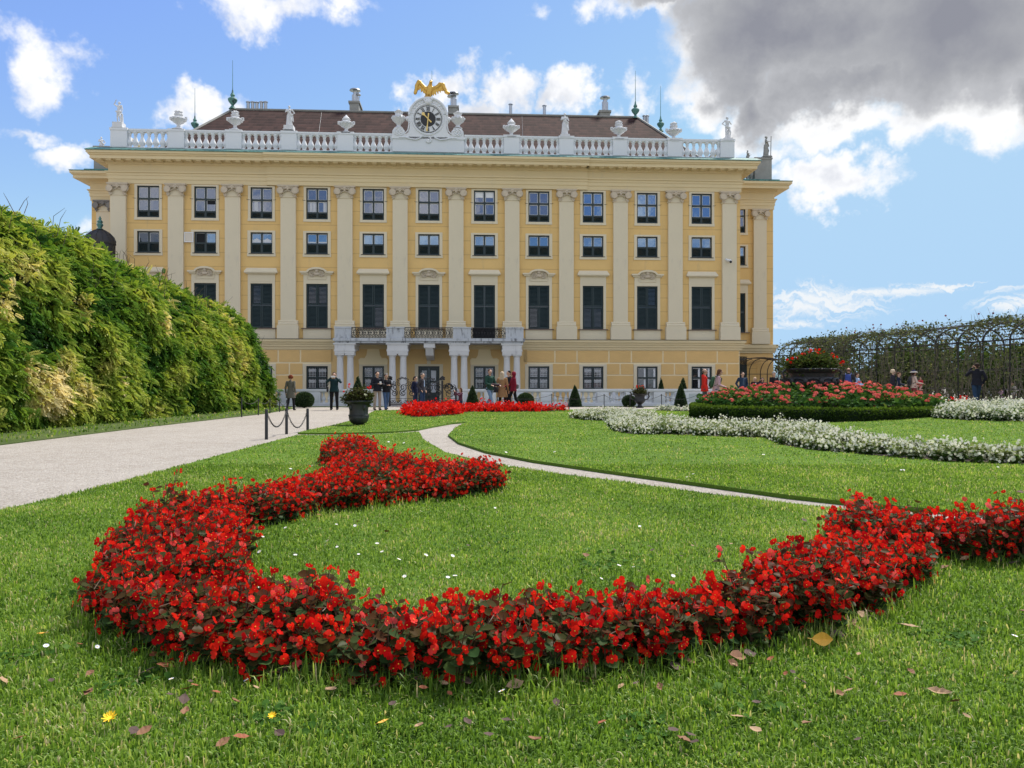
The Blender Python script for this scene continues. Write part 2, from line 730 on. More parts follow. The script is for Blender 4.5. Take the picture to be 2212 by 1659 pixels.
M_white = pmat('white_limewash', (0.67, 0.69, 0.71), rough=0.8, var=0.05, vscale=0.7, bump=0.2, fine=0.03, stain=((0.36, 0.37, 0.38), 1.1, 0.60, 0.85, 0.35))
M_wstone = pmat('white_stone', (0.66, 0.65, 0.63), rough=0.85, var=0.10, vscale=2.0, bump=0.4, fine=0.06, stain=((0.22, 0.22, 0.22), 1.4, 0.58, 0.78, 0.5))
M_balc = pmat('stained_balcony_stone', (0.50, 0.52, 0.54), rough=0.9, var=0.15, vscale=2.0, bump=0.5, fine=0.08, stain=((0.06, 0.06, 0.065), 1.6, 0.50, 0.68, 0.85))
M_gstone = pmat('grey_weathered_stone', (0.27, 0.27, 0.25), rough=0.95, var=0.25, vscale=2.0, bump=0.6, fine=0.12)
M_green = pmat('dark_green_joinery', (0.011, 0.024, 0.025), rough=0.45, var=0.1, spec=0.5)
M_slat = pmat('dark_green_slats', (0.013, 0.029, 0.032), rough=0.5, var=0.15, vscale=3)
M_copper = pmat('verdigris_copper', (0.10, 0.24, 0.21), rough=0.7, var=0.35, vscale=2.0, fine=0.1, stain=((0.03, 0.05, 0.05), 1.2, 0.45, 0.65, 0.8))
M_black = pmat('black_iron', (0.018, 0.018, 0.020), rough=0.55, var=0.2, vscale=5, spec=0.5)
M_gold = pmat('gilding', (0.62, 0.38, 0.09), rough=0.42, metallic=0.75, var=0.25, vscale=5, bump=0.5, bscale=9, fine=0.1)
M_goldp = pmat('yellow_gold_paint', (0.80, 0.58, 0.20), rough=0.5, var=0.05)
M_sash = pmat('white_sash', (0.72, 0.73, 0.74), rough=0.5, var=0.03)
M_curtain = pmat('white_curtain', (0.62, 0.64, 0.68), rough=0.9, var=0.08, vscale=6)
M_dark = pmat('dark_room', (0.012, 0.013, 0.015), rough=0.9, var=0.2)
M_zinc = pmat('zinc_pipe', (0.42, 0.43, 0.44), rough=0.35, metallic=0.85, var=0.15)


def glass_mat(name, base, refl, rough=0.03, tint=(.8, .85, 1.0)):
    m = bpy.data.materials.new(name)
    m.use_nodes = True
    t = m.node_tree
    t.nodes.clear()
    N = NG(t)
    o = N.node('ShaderNodeOutputMaterial')
    d = N.node('ShaderNodeBsdfDiffuse')
    d.inputs[0].default_value = (*base, 1)
    g = N.node('ShaderNodeBsdfGlossy')
    g.inputs['Roughness'].default_value = rough
    g.inputs['Color'].default_value = (*tint, 1)
    tc = N.node('ShaderNodeTexCoord').outputs['Object']
    b = N.node('ShaderNodeBump')
    b.inputs['Strength'].default_value = 0.12
    b.inputs['Distance'].default_value = 0.02
    t.links.new(N.noise(tc, 2.2, 2, 0.5), b.inputs['Height'])
    t.links.new(b.outputs[0], g.inputs['Normal'])
    mx = N.node('ShaderNodeMixShader')
    mx.inputs[0].default_value = refl
    t.links.new(d.outputs[0], mx.inputs[1])
    t.links.new(g.outputs[0], mx.inputs[2])
    t.links.new(mx.outputs[0], o.inputs[0])
    return m


M_glass = glass_mat('window_glass', (0.05, 0.05, 0.065), 0.20)
M_glass_sky = glass_mat('sky_tinted_glass', (0.03, 0.05, 0.10), 0.30, tint=(.55, .75, 1.0))  # blue sky reflection is put into the glass colour
M_glassd = glass_mat('dark_window_glass', (0.012, 0.014, 0.016), 0.10)


def roof_material():
    m = bpy.data.materials.new('brown_roof_tiles')
    m.use_nodes = True
    t = m.node_tree
    N = NG(t)
    p = t.nodes['Principled BSDF']
    tc = N.node('ShaderNodeTexCoord').outputs['Object']
    sp = N.node('ShaderNodeSeparateXYZ')
    t.links.new(tc, sp.inputs[0])
    zf = N.math('FRACT', N.math('DIVIDE', sp.outputs[2], 0.33))
    row = N.math('FLOOR', N.math('DIVIDE', sp.outputs[2], 0.33))
    ux = N.math('ADD', N.math('MULTIPLY', sp.outputs[0], 3.5), N.math('MULTIPLY', row, 0.5))
    cell = N.node('ShaderNodeCombineXYZ')
    t.links.new(N.math('FLOOR', ux), cell.inputs[0])
    t.links.new(row, cell.inputs[1])
    wn = N.node('ShaderNodeTexWhiteNoise', noise_dimensions='3D')
    t.links.new(cell.outputs[0], wn.inputs[0])
    big = N.noise(tc, 0.5, 4, 0.6)
    f = N.math('ADD', N.math('MULTIPLY', wn.outputs[0], 0.45), N.math('MULTIPLY', big, 0.55))
    c = N.ramp(f, [(0.15, (0.022, 0.012, 0.010)), (0.5, (0.038, 0.020, 0.017)), (0.85, (0.066, 0.034, 0.028))])
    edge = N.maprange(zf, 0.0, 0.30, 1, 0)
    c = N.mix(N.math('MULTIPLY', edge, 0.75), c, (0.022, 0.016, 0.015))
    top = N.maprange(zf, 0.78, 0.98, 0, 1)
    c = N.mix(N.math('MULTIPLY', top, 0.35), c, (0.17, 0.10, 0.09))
    t.links.new(c, p.inputs['Base Color'])
    p.inputs['Roughness'].default_value = 0.9
    p.inputs['Specular IOR Level'].default_value = 0.12
    b = N.node('ShaderNodeBump')
    b.inputs['Strength'].default_value = 1.0
    b.inputs['Distance'].default_value = 0.05
    t.links.new(N.math('SUBTRACT', 1.0, zf), b.inputs['Height'])
    t.links.new(b.outputs[0], p.inputs['Normal'])
    return m


M_roof = roof_material()

palace = empty('palace', (0, PY, 0), TH, label='long yellow baroque palace with cream pilasters and dark green shutters', cat='palace')

WCOL = [U(x) for x in (320.5, 443.5, 565, 685, 806.5, 926.5, 1046.5, 1164, 1281, 1398, 1515.5)]
PIL = [U(x) for x in (257.5, 381.5, 504, 623.8, 746, 864.8, 985.5, 1106, 1223, 1339.6, 1457.7, 1574)]
UL, UR = U(237), U(1599)
zL0, zL1 = Lz(754), Lz(734)
zPan, zShT = Lz(710), Lz(615)
zSq0, zSq1 = Lz(551), Lz(506)
zUp0, zUp1 = Lz(477), Lz(410)
zAr = Lz(406)
zG1 = Lz(791)
zCor = Lz(352, v=-.85)
zTop = Lz(335.5, v=-1.0)
zB0, zB1 = 16.17, 17.37
WW = 1.37


def wall_sheet(mb, u0, u1, z0, z1, ops, v=0.0, rev=0.22):
    us = sorted({u0, u1, *[o[0] for o in ops], *[o[1] for o in ops]})
    zs = sorted({z0, z1, *[o[2] for o in ops], *[o[3] for o in ops]})
    us = [u for u in us if u0 - 1e-6 <= u <= u1 + 1e-6]
    for i in range(len(us) - 1):
        for j in range(len(zs) - 1):
            cu, cz = (us[i] + us[i + 1]) / 2, (zs[j] + zs[j + 1]) / 2
            if any(o[0] < cu < o[1] and o[2] < cz < o[3] for o in ops):
                continue
            mb.add([(us[i], v, zs[j]), (us[i + 1], v, zs[j]), (us[i + 1], v, zs[j + 1]), (us[i], v, zs[j + 1])], [(0, 1, 2, 3)])
    for a, b, c, d in ops:
        w = v + rev
        mb.add([(a, v, c), (a, w, c), (a, w, d), (a, v, d)], [(0, 1, 2, 3)])
        mb.add([(b, v, c), (b, v, d), (b, w, d), (b, w, c)], [(0, 1, 2, 3)])
        mb.add([(a, v, d), (a, w, d), (b, w, d), (b, v, d)], [(0, 1, 2, 3)])
        mb.add([(a, v, c), (b, v, c), (b, w, c), (a, w, c)], [(0, 1, 2, 3)])


# -- main walls
h = WW / 2
ops_up, ops_g = [], []
for i, u in enumerate(WCOL):
    ops_up += [(u - h, u + h, zPan, zShT), (u - h, u + h, zSq0, zSq1), (u - h, u + h, zUp0, zUp1)]
    ops_g.append((u - h, u + h, 0.0 if i == 5 else 0.85, zG1))
mb = MB()
wall_sheet(mb, UL, UR, zL1, zAr, ops_up)
mb.box(UL, UR, .24, 16, zL1, zTop - .1)
mb.box(UL, UL + .2, .002, .25, zL1, zAr)
mb.box(UR - .2, UR, .002, .25, zL1, zAr)
mb.build('wall', M_wall, palace, fix=False)
mb = MB()
wall_sheet(mb, UL + .05, UR - .05, 0.0, zL0, ops_g, v=0.0)
mb.box(UL + .05, UR - .05, .24, 16, 0, zL0)
mb.box(UL + .05, UL + .2, .002, .25, 0, zL0)
mb.box(UR - .2, UR - .05, .002, .25, 0, zL0)
mb.build('ground_floor_wall', M_joint, palace, fix=False)

# -- rusticated blocks (smooth under the balcony between the outer columns)
def block(*a):
    MB().box(*a).build('rusticated_block', M_block, palace, fix=False)


z1a, z1b = Lz(782.2), Lz(757)
z2a, z2b = Lz(808.5), Lz(785.5)
z3a, z3b = 0.75, Lz(811.5)
pu0, pu1 = U(722), U(1132)
sw = .90     # half width of the ground floor window surround
g = .05
for i in range(-1, 11):
    a = WCOL[i] + sw + .02 if i >= 0 else UL + .1
    b = WCOL[i + 1] - sw - .02 if i < 10 else UR - .1
    if not (a > pu0 - .5 and b < pu1 + .5):
        m_ = (a + b) / 2
        for (x0, x1) in ((a, m_ - g), (m_ + g, b)):
            if x1 - x0 > .2:
                block(x0, x1, -.03, .05, z2a, z2b)
        block(a, b, -.03, .05, z3a, z3b)
        block(a, b, -.03, .05, .1, z3a - .07)
    if i >= 0 and not (pu0 < WCOL[i] < pu1):
        w2 = 1.05
        block(WCOL[i] - w2 + g, WCOL[i] + w2 - g, -.03, .05, z1a, z1b)
    if i < 10 and i >= -1:
        a2 = WCOL[i] + 1.05 + g if i >= 0 else UL + .1
        b2 = WCOL[i + 1] - 1.05 - g
        if not (a2 > pu0 - 1.5 and b2 < pu1 + 1.5):
            block(a2, b2, -.03, .05, z1a, z1b)
block(WCOL[10] + 1.05 + g, UR - .1, -.03, .05, z1a, z1b)
# cut-outs for the two windows under the balcony come from boxes split around them
mb2 = MB()
xs = [pu0 - .2, WCOL[4] - .72, WCOL[4] + .72, WCOL[5] - .85, WCOL[5] + .85, WCOL[6] - .72, WCOL[6] + .72, pu1 + .2]
for k in (0, 2, 4, 6):
    mb2.box(xs[k], xs[k + 1], -.03, .04, .05, zL0 - .01)
for k in (1, 3, 5):
    mb2.box(xs[k], xs[k + 1], -.03, .04, zG1 + .02, zL0 - .01)
for k in (1, 5):
    mb2.box(xs[k], xs[k + 1], -.03, .04, .05, .80)
mb2.build('plain_wall_under_balcony', pmat('smooth_yellow_plaster', (0.69, 0.475, 0.21), rough=.9, var=.08, bump=.2), palace, fix=False)

# -- belt course
mb = MB()
for (p, a, b) in ((.10, zL0 - .02, zL0 + .14), (.16, zL0 + .14, zL0 + .30), (.22, zL0 + .30, zL0 + .44), (.30, zL0 + .44, zL1)):
    mb.box(UL - p, UR + p, -p, 3, a, b - .001)
mb.build('belt_course', M_ent, palace, fix=False)
mb = MB()
mb.box(UL - .33, UR + .33, -.33, .1, zL1, zL1 + .03)
mb.build('belt_flashing', pmat('dark_lead', (.09, .085, .08), rough=.6), palace, fix=False)

# -- entablature in three stretches, the middle one a step forward
mb = MB()
zA1, zA2, zF, = Lz(397), Lz(389), Lz(381)
zBed = Lz(366)
segs = [(UL, U(581), 0.0, 1, 0), (U(581), U(1265), .10, 0, 0), (U(1265), UR, 0.0, 0, 1)]
for (a, b, f, el, er) in segs:
    def st(p, z0, z1):
        q = p + f
        mb.box(a - (p if el else (f if f else -.0)), b + (p if er else (f if f else 0)), -q, 1.5, z0, z1)
    st(.06, zAr, zA1)
    st(.10, zA1, zA2)
    st(.14, zA2, zF - .08)
    st(.22, zF - .08, zF)
    st(.07, zF, zBed)
    st(.16, zBed, zBed + .09)
    st(.24, zBed + .09, zCor - .02)
    st(.84, zCor - .02, zCor + .20)
    st(.92, zCor + .20, zCor + .27)
    st(1.0, zCor + .30, zTop)
    st(.95, zCor + .27, zCor + .30)
mb.build('cornice', M_ent, palace, fix=False)
mod_me = MB().box(-.12, .12, -.54, 0, -.04, zCor - .02 - zBed - .16).box(-.15, .15, -.66, 0, zCor - .08 - zBed - .16, zCor - .021 - zBed - .16).mesh('modillion', M_ent)
n = 69
for k in range(n):
    u = UL - .35 + (UR - UL + .7) * k / (n - 1)
    o = link(bpy.data.objects.new('modillion', mod_me), palace)
    o.location = (u, -.10 - (.10 if U(581) < u < U(1265) else 0), zBed + .16)
for k in range(5):
    for sx, uu in ((-1, UL), (1, UR)):
        o = link(bpy.data.objects.new('modillion', mod_me), palace)
        o.location = (uu + sx * .1, k * .62 + .4, zBed + .16)
        o.rotation_euler = (0, 0, sx * math.pi / 2)
mb = MB()
mb.prism([(-1.06, zTop), (-1.06, zTop + .05), (-.15, zTop + .42), (.6, zTop + .45), (.6, zTop)], UL - 1.05, UR + 1.05, axis='x')
mb.build('copper_flashing', M_copper, palace)


# -- pilasters with base, pedestal and capital
def spiral(c, r0, turns, sgn, v, n=26):
    pts = []
    for i in range(n):
        t = i / (n - 1)
        a = R(90) - sgn * t * turns * 2 * math.pi
        r = r0 * (1 - .82 * t)
        pts.append((c[0] + r * math.cos(a), v, c[1] + r * math.sin(a)))
    return pts


def capital_mesh(mat, name='capital'):
    m = MB()
    m.box(-.66, .66, -.34, .05, .64, .74)
    m.box(-.60, .60, -.30, .05, .56, .64)
    for s_ in (-1, 1):
        m.tube(spiral((s_ * .46, .36), .22, 1.9, s_, -.30), [.06 - .03 * i / 25 for i in range(26)], 5)
        m.lathe([(.20, -.18), (.21, -.05), (.20, .02)], (0, 0, 0), 14)  # replaced below
        nlast = 14 * 3
        for q in range(nlast):
            x, y, z = m.v[-nlast + q]
            m.v[-nlast + q] = (s_ * .46 + x, -.24 + z, .36 + y)
        for (dx, dz, r) in ((-.06, .10, .07), (.05, .06, .065), (0, .00, .06), (-.01, .14, .06)):
            m.ell((s_ * .42 + dx, -.26, dz), (r, .06, r * 1.1), 7, 5)
    m.tube([(-.42, -.26, .46), (-.2, -.27, .52), (0, -.27, .50), (.2, -.27, .52), (.42, -.26, .46)], .05, 6)
    m.tube([(-.30, -.26, .25), (-.12, -.27, .38), (.12, -.27, .38), (.30, -.26, .25)], .035, 6)
    for (dx, dz, r) in ((0, .60, .10), (-.1, .54, .07), (.1, .54, .07), (0, .47, .08)):
        m.ell((dx, -.31, dz), (r, .06, r), 7, 5)
    return m.mesh(name, mat, True)


cap_me = capital_mesh(M_cap)
pil_mb = MB()
zs0, zs1 = Lz(694), Lz(432)
zP = Lz(705)
PWH = .475


def pilaster_mb(f=0.0):
    m = MB()
    m.box(-PWH, PWH, -.20 - f, .1, zs0, zs1)
    m.box(-PWH - .05, PWH + .05, -.25 - f, .1, zs1, zs1 + .06)
    m.box(-PWH + .02, PWH - .02, -.18 - f, .1, zs1 + .06, zAr)
    return m


def base_mb():
    m = MB()
    m.prism([(-.20, zs0), (-.24, zs0), (-.27, zs0 - .07), (-.25, zs0 - .12), (-.31, zs0 - .16), (-.33, zs0 - .22), (-.31, zs0 - .28), (-.34, zs0 - .28), (-.34, zP), (.1, zP), (.1, zs0)], -PWH - .14, PWH + .14, axis='x')
    return m


def ped_mb():
    m = MB()
    m.box(-PWH - .19, PWH + .19, -.38, .1, zL1 + .035, zP - .002)
    return m


pm, bm_, dm = pilaster_mb().mesh('pilaster', M_trim), base_mb().mesh('pilaster_base', M_trim), ped_mb().mesh('pedestal', M_trim)
for i, u in enumerate(PIL):
    o = link(bpy.data.objects.new('pilaster', pm), palace)
    o.location = (u, 0, 0)
    c = link(bpy.data.objects.new('capital', cap_me), o)
    c.location = (0, 0, zAr - .75)
    link(bpy.data.objects.new('pilaster_base', bm_), o)
    link(bpy.data.objects.new('pedestal', dm), o)

# -- windows
FR = .07


def win_frame(w, hgt, bars_u, bars_z, fr=FR, v0=.05, v1=.15):
    m = MB()
    a, b = -w / 2, w / 2
    m.box(a, a + fr, v0, v1, 0, hgt)
    m.box(b - fr, b, v0, v1, 0, hgt)
    m.box(a + fr, b - fr, v0, v1, 0, fr)
    m.box(a + fr, b - fr, v0, v1, hgt - fr, hgt)
    for (u, t) in bars_u:
        m.box(u - t / 2, u + t / 2, v0 + .004, v1, fr, hgt - fr)
    for (z, t) in bars_z:
        m.box(a + fr, b - fr, v0 - .006, v1, z - t / 2, z + t / 2)
    return m


def slat_panel(m, u0, u1, z0, z1, v=.06, n=None, pitch=.075, fr=.055, tilt=.028, outer=True):
    if outer:
        m.box(u0, u0 + fr, v, v + .05, z0, z1)
        m.box(u1 - fr, u1, v, v + .05, z0, z1)
        m.box(u0 + fr, u1 - fr, v, v + .05, z0, z0 + fr)
        m.box(u0 + fr, u1 - fr, v, v + .05, z1 - fr, z1)
    n = max(2, int((z1 - z0 - 2 * fr) / pitch))
    for k in range(n):
        zc = z0 + fr + (z1 - z0 - 2 * fr) * (k + .5) / n
        m.add([(u0 + fr, v + .005, zc - tilt), (u1 - fr, v + .005, zc - tilt), (u1 - fr, v + .045, zc + tilt), (u0 + fr, v + .045, zc + tilt),
               (u0 + fr, v + .013, zc - tilt - .008), (u1 - fr, v + .013, zc - tilt - .008), (u1 - fr, v + .053, zc + tilt - .008), (u0 + fr, v + .053, zc + tilt - .008)],
              [(0, 1, 2, 3), (7, 6, 5, 4), (0, 4, 5, 1)])


def surround_mb(w, z0, z1, band=.17, ears=True, bottom=True, p=.045):
    m = MB()
    a, b = -w / 2, w / 2
    m.box(a - band, a, -p, .03, z0, z1)
    m.box(b, b + band, -p, .03, z0, z1)
    m.box(a - band, b + band, -p, .03, z1, z1 + band * .6)
    if bottom:
        m.box(a - band - .02, b + band + .02, -p - .01, .03, z0 - band * 1.0, z0)
    return m


def pane_mb(rects, v=.13):
    m = MB()
    for (a, b, c, d) in rects:
        m.box(a, b, v, v + .015, c, d)
    return m


def mesh_objs(spec):
    """spec: list of (name, mesh); first is the parent part"""
    def make(loc, parent, override=None):
        p = link(bpy.data.objects.new(spec[0][0], spec[0][1]), parent)
        p.location = loc
        for n_, me in spec[1:]:
            link(bpy.data.objects.new(n_, me), p)
        return p
    return make


# upper storey window
HU = zUp1 - zUp0
zr = HU * .215
zm = HU * .60
fr_u = win_frame(WW, HU, [(0, .10)], [(zm, .11), (zr, .09)])
pan = []
inn = MB()
for (a, b) in ((-WW / 2 + FR, -.05), (.05, WW / 2 - FR)):
    for (c, d) in ((zr + .045, zm - .055), (zm + .055, HU - FR)):
        pan.append((a, b, c, d))
        t = .045
        inn.box(a, a + t, .118, .129, c, d)
        inn.box(b - t, b, .118, .129, c, d)
        inn.box(a + t, b - t, .118, .129, d - t, d)
        inn.box(a + t, b - t, .118, .129, c, c + t * .7)
low = MB()
for (a, b) in ((-WW / 2 + FR, -.05), (.05, WW / 2 - FR)):
    slat_panel(low, a, b, FR, zr - .045, v=.07, pitch=.05, fr=.03, tilt=.02)
fr_me, pan_me, inn_me, low_me = fr_u.mesh('window', M_green), pane_mb(pan).mesh('pane', M_glass), inn.mesh('inner_sash', M_sash), low.mesh('louvre', M_slat)
sur_me = surround_mb(WW, 0, HU, .16).mesh('surround', M_trim)
hook = MB()
for s_ in (-1, 1):
    hook.tube([(s_ * WW / 2, -.02, zm), (s_ * (WW / 2 + .18), -.10, zm - .01), (s_ * (WW / 2 + .24), -.08, zm + .03)], .012, 4)
hook_me = hook.mesh('hook', M_black)
make_upper = mesh_objs([('window', fr_me), ('pane', pan_me), ('inner_sash', inn_me), ('louvre', low_me), ('surround', sur_me), ('hook', hook_me)])
pan2_me = pane_mb(pan).mesh('pane_sky_tinted', M_glass_sky)
for i, u in enumerate(WCOL):
    o = make_upper((u, 0, zUp0), palace)
    if i >= 8:
        for c in children(o):
            if c.name.startswith('pane'):
                c.data = pan2_me
    if i in (2, 3):      # curtains behind the lower panes
        m = MB()
        spans = ((-.48, -.24, zr + .08, zm - .1),) if i == 2 else ((-.50, -.30, zr + .08, zm - .1), (-.28, -.10, zr + .08, zm - .1), (.38, .55, zr + .08, zm - .1))
        for (a, b, c_, d) in spans:
            for k in range(4):
                x0 = a + (b - a) * k / 4
                m.box(x0, x0 + (b - a) / 4.6, .112 + .003 * (k % 2), .1165, c_, d)
        m.build('curtain', M_curtain, o, fix=False)
    if i == 6:
        m = MB()
        for (a, b) in ((-.56, -.10), (.10, .56)):
            m.box(a, b, .112, .1165, zm + .36, HU - .12)
        m.build('roller_blind', M_sash, o, fix=False)
    if i == 1:
        m = MB()
        m.box(.09, .58, .112, .1165, zm - .30, zm - .07)  # dark plate, the shade of the room is put into its colour
        m.build('opened_pane', M_dark, o, fix=False)

# square window
HS = zSq1 - zSq0
zr2 = HS * .47
fr_s = win_frame(WW, HS, [(0, .10)], [(zr2, .09)])
pan = []
inn = MB()
low = MB()
for (a, b) in ((-WW / 2 + FR, -.05), (.05, WW / 2 - FR)):
    c, d = zr2 + .045, HS - FR
    pan.append((a, b, c, d))
    t = .035
    inn.box(a, a + t, .118, .129, c, d)
    inn.box(b - t, b, .118, .129, c, d)
    inn.box(a + t, b - t, .118, .129, d - t, d)
    slat_panel(low, a, b, FR, zr2 - .045, v=.07, pitch=.05, fr=.03, tilt=.02)
sq_me = [('window', fr_s.mesh('window', M_green)), ('pane', pane_mb(pan).mesh('pane', M_glass_sky)), ('inner_sash', inn.mesh('inner_sash', M_sash)), ('louvre', low.mesh('louvre', M_slat)),
         ('surround', surround_mb(WW, 0, HS, .19).mesh('surround', M_trim))]
sill = MB()
sill.box(-WW / 2 - .10, WW / 2 + .10, -.09, .05, -.035, .0)
sq_me.append(('sill', sill.mesh('sill', M_black)))
make_sq = mesh_objs(sq_me)
pand_me = pane_mb(pan).mesh('pane_dark', M_glassd)
for i, u in enumerate(WCOL):
    o = make_sq((u, 0, zSq0), palace)
    if i == 0:
        for c in children(o):
            if c.name.startswith('pane'):
                c.data = pand_me
    if i == 1:
        m = MB()
        m.box(-.60, -.05, .112, .1165, zr2 + .06, HS - .09)  # near-black plate stands in for the unlit room behind the sash
        m.build('unlit_gap_plate', M_dark, o, fix=False)
        m = MB()
        a, b, c_, d, v = -WW / 2 - .60, -WW / 2 - .02, zr2 + .02, HS - .05, -.12
        m.box(a, b, v, v + .03, c_, c_ + .05); m.box(a, b, v, v + .03, d - .05, d)
        m.box(a, a + .05, v, v + .03, c_ + .05, d - .05); m.box(b - .05, b, v, v + .03, c_ + .05, d - .05)
        op = m.build('open_sash', M_sash, o, fix=False)
        m = MB(); m.box(a + .05, b - .05, v + .012, v + .02, c_ + .05, d - .05)
        m.build('open_sash_glass', pmat('frosted_glass', (.62, .55, .45), rough=.3), o, fix=False)
    if i in (2, 3):
        m = MB()
        for (a, b) in ((-.58, -.08), (.08, .58)):
            nn = 7
            for k in range(nn):
                x0 = a + (b - a) * k / nn
                dz = (.12 * abs(k - 3) / 3) if i == 2 else .3
                m.box(x0, x0 + (b - a) / nn * .96, .112 + .002 * (k % 2), .1165, zr2 + .08, zr2 + .36 - dz + (.1 if i == 3 else 0))
        m.build('curtain', M_curtain, o, fix=False)

# main storey: closed louvred shutters
HM = zShT - zPan


def shutter_mb(side, openness):
    m = MB()
    a, b = (-WW / 2 + .03, -.01) if side < 0 else (.01, WW / 2 - .03)
    mid = HM * .52
    slat_panel(m, a, b, .03, mid - .02, pitch=.078, fr=.075, tilt=openness[0])
    slat_panel(m, a, b, mid + .02, HM - .03, pitch=.078, fr=.075, tilt=openness[1])
    return m


sh_me = {}
for side in (-1, 1):
    for k, op in enumerate(((.034, .034), (.034, .012), (.014, .034))):
        sh_me[side, k] = shutter_mb(side, op).mesh('shutter', M_slat)
fm = MB()
fm.box(-WW / 2, -WW / 2 + .028, .04, .14, 0, HM)
fm.box(WW / 2 - .028, WW / 2, .04, .14, 0, HM)
fm.box(-WW / 2 + .028, WW / 2 - .028, .04, .14, HM - .03, HM)
fr_m = fm.mesh('window', M_green)
bk = MB()
bk.box(-WW / 2 + .03, WW / 2 - .03, .16, .19, .02, HM - .03)
bk_me = bk.mesh('pane', M_glassd)
sl = MB()
sl.box(-.98, .98, -.14, .05, -.05, 0)
sl_me = sl.mesh('sill', pmat('brown_sill', (.16, .11, .09), rough=.7))
pn = MB()
pn.box(-.88, .88, -.05, .05, zL1 - zPan + .035, -.051)
pn_me = pn.mesh('apron', M_trim)


def hood_flat():
    m = MB()
    zt = zShT - zPan
    a = Lz(595) - zPan
    b = Lz(582) - zPan
    m.box(-WW / 2 - .17, -WW / 2, -.05, .03, 0, zt)
    m.box(WW / 2, WW / 2 + .17, -.05, .03, 0, zt)
    m.box(-WW / 2 - .17, WW / 2 + .17, -.05, .03, zt, a)
    m.box(-WW / 2 - .05, WW / 2 + .05, -.07, .03, zt + .14, zt + .17)
    m.box(-.95, .95, -.16, .03, a, a + .06)
    m.box(-1.04, 1.04, -.26, .03, a + .06, a + .14)
    z0 = a + .14
    m.add([(-1.04, -.26, z0), (1.04, -.26, z0), (.92, -.06, b), (-.92, -.06, b), (-1.04, .03, z0), (1.04, .03, z0), (.92, .03, b), (-.92, .03, b)],
          [(0, 1, 2, 3), (4, 7, 6, 5), (0, 3, 7, 4), (1, 5, 6, 2), (3, 2, 6, 7)])
    return m


def hood_arch():
    m = MB()
    zt = zShT - zPan
    a = Lz(595.5) - zPan
    m.box(-WW / 2 - .17, -WW / 2, -.05, .03, 0, zt)
    m.box(WW / 2, WW / 2 + .17, -.05, .03, 0, zt)
    m.box(-WW / 2 - .17, WW / 2 + .17, -.05, .03, zt, a)
    for s_ in (-1, 1):
        x0, x1 = sorted((s_ * .56, s_ * 1.06))
        m.box(x0, x1, -.24, .03, a + .10, a + .20)
        x0, x1 = sorted((s_ * .56, s_ * .98))
        m.box(x0, x1, -.14, .03, a, a + .10)
    # arched hood
    top = Lz(579.5) - zPan
    rise = top - a - .16
    out_, in_ = [], []
    N_ = 14
    for k in range(N_ + 1):
        t = math.pi * k / N_
        out_.append((-.66 * math.cos(t), a + .14 + rise * math.sin(t)))
        in_.append((-.54 * math.cos(t), a + .14 + (rise - .12) * math.sin(t)))
    for k in range(N_):
        q = [out_[k], out_[k + 1], in_[k + 1], in_[k]]
        m.prism(q, -.26, .03)
    m.prism(in_ + [(.54, a), (-.54, a)], -.08, .03)
    m.tube([(-.56, -.06, a + .02), (-.58, -.06, a - .14), (-.56, -.06, a - .3), (.56, -.06, a - .3), (.58, -.06, a - .14), (.56, -.06, a + .02)], .03, 5)
    return m


def carving():
    m = MB()
    a = Lz(595.5) - zPan
    m.ell((0, -.14, a + .24), (.13, .10, .13), 10, 7)
    m.ell((0, -.12, a + .04), (.20, .08, .12), 10, 7)
    for s_ in (-1, 1):
        m.tube(spiral((s_ * .30, a + .10), .15, 1.4, s_, -.11, 18), .04, 5)
        m.tube([(s_ * .08, -.12, a + .3), (s_ * .22, -.12, a + .32), (s_ * .36, -.11, a + .22), (s_ * .44, -.1, a + .08)], [.05, .05, .04, .03], 5)
        m.tube([(s_ * .1, -.11, a - .02), (s_ * .28, -.1, a - .12), (s_ * .46, -.1, a - .08)], [.05, .04, .03], 5)
        for k in range(4):
            m.ell((s_ * (.12 + .1 * k), -.1, a + .02 - .04 * k + (.1 if k % 2 else 0)), (.055, .05, .06), 6, 4)
    return m


hf, ha, cv = hood_flat().mesh('surround', M_trim), hood_arch().mesh('surround', M_trim), carving().mesh('carving', M_cap, True)
opn = {3: (1, 1), 4: (0, 2), 5: (0, 0), 7: (2, 0), 8: (2, 2), 9: (0, 1), 2: (1, 0)}
for i, u in enumerate(WCOL):
    o = link(bpy.data.objects.new('window', fr_m), palace)
    o.location = (u, 0, zPan)
    a, b = opn.get(i, (0, 0))
    link(bpy.data.objects.new('shutter', sh_me[-1, a]), o)
    link(bpy.data.objects.new('shutter', sh_me[1, b]), o)
    link(bpy.data.objects.new('pane', bk_me), o)
    link(bpy.data.objects.new('sill', sl_me), o)
    link(bpy.data.objects.new('apron', pn_me), o)
    link(bpy.data.objects.new('surround', ha if i % 2 else hf), o)
    if i % 2:
        link(bpy.data.objects.new('carving', cv), o)

# ground floor windows with white lattice grilles
HG = zG1 - .85


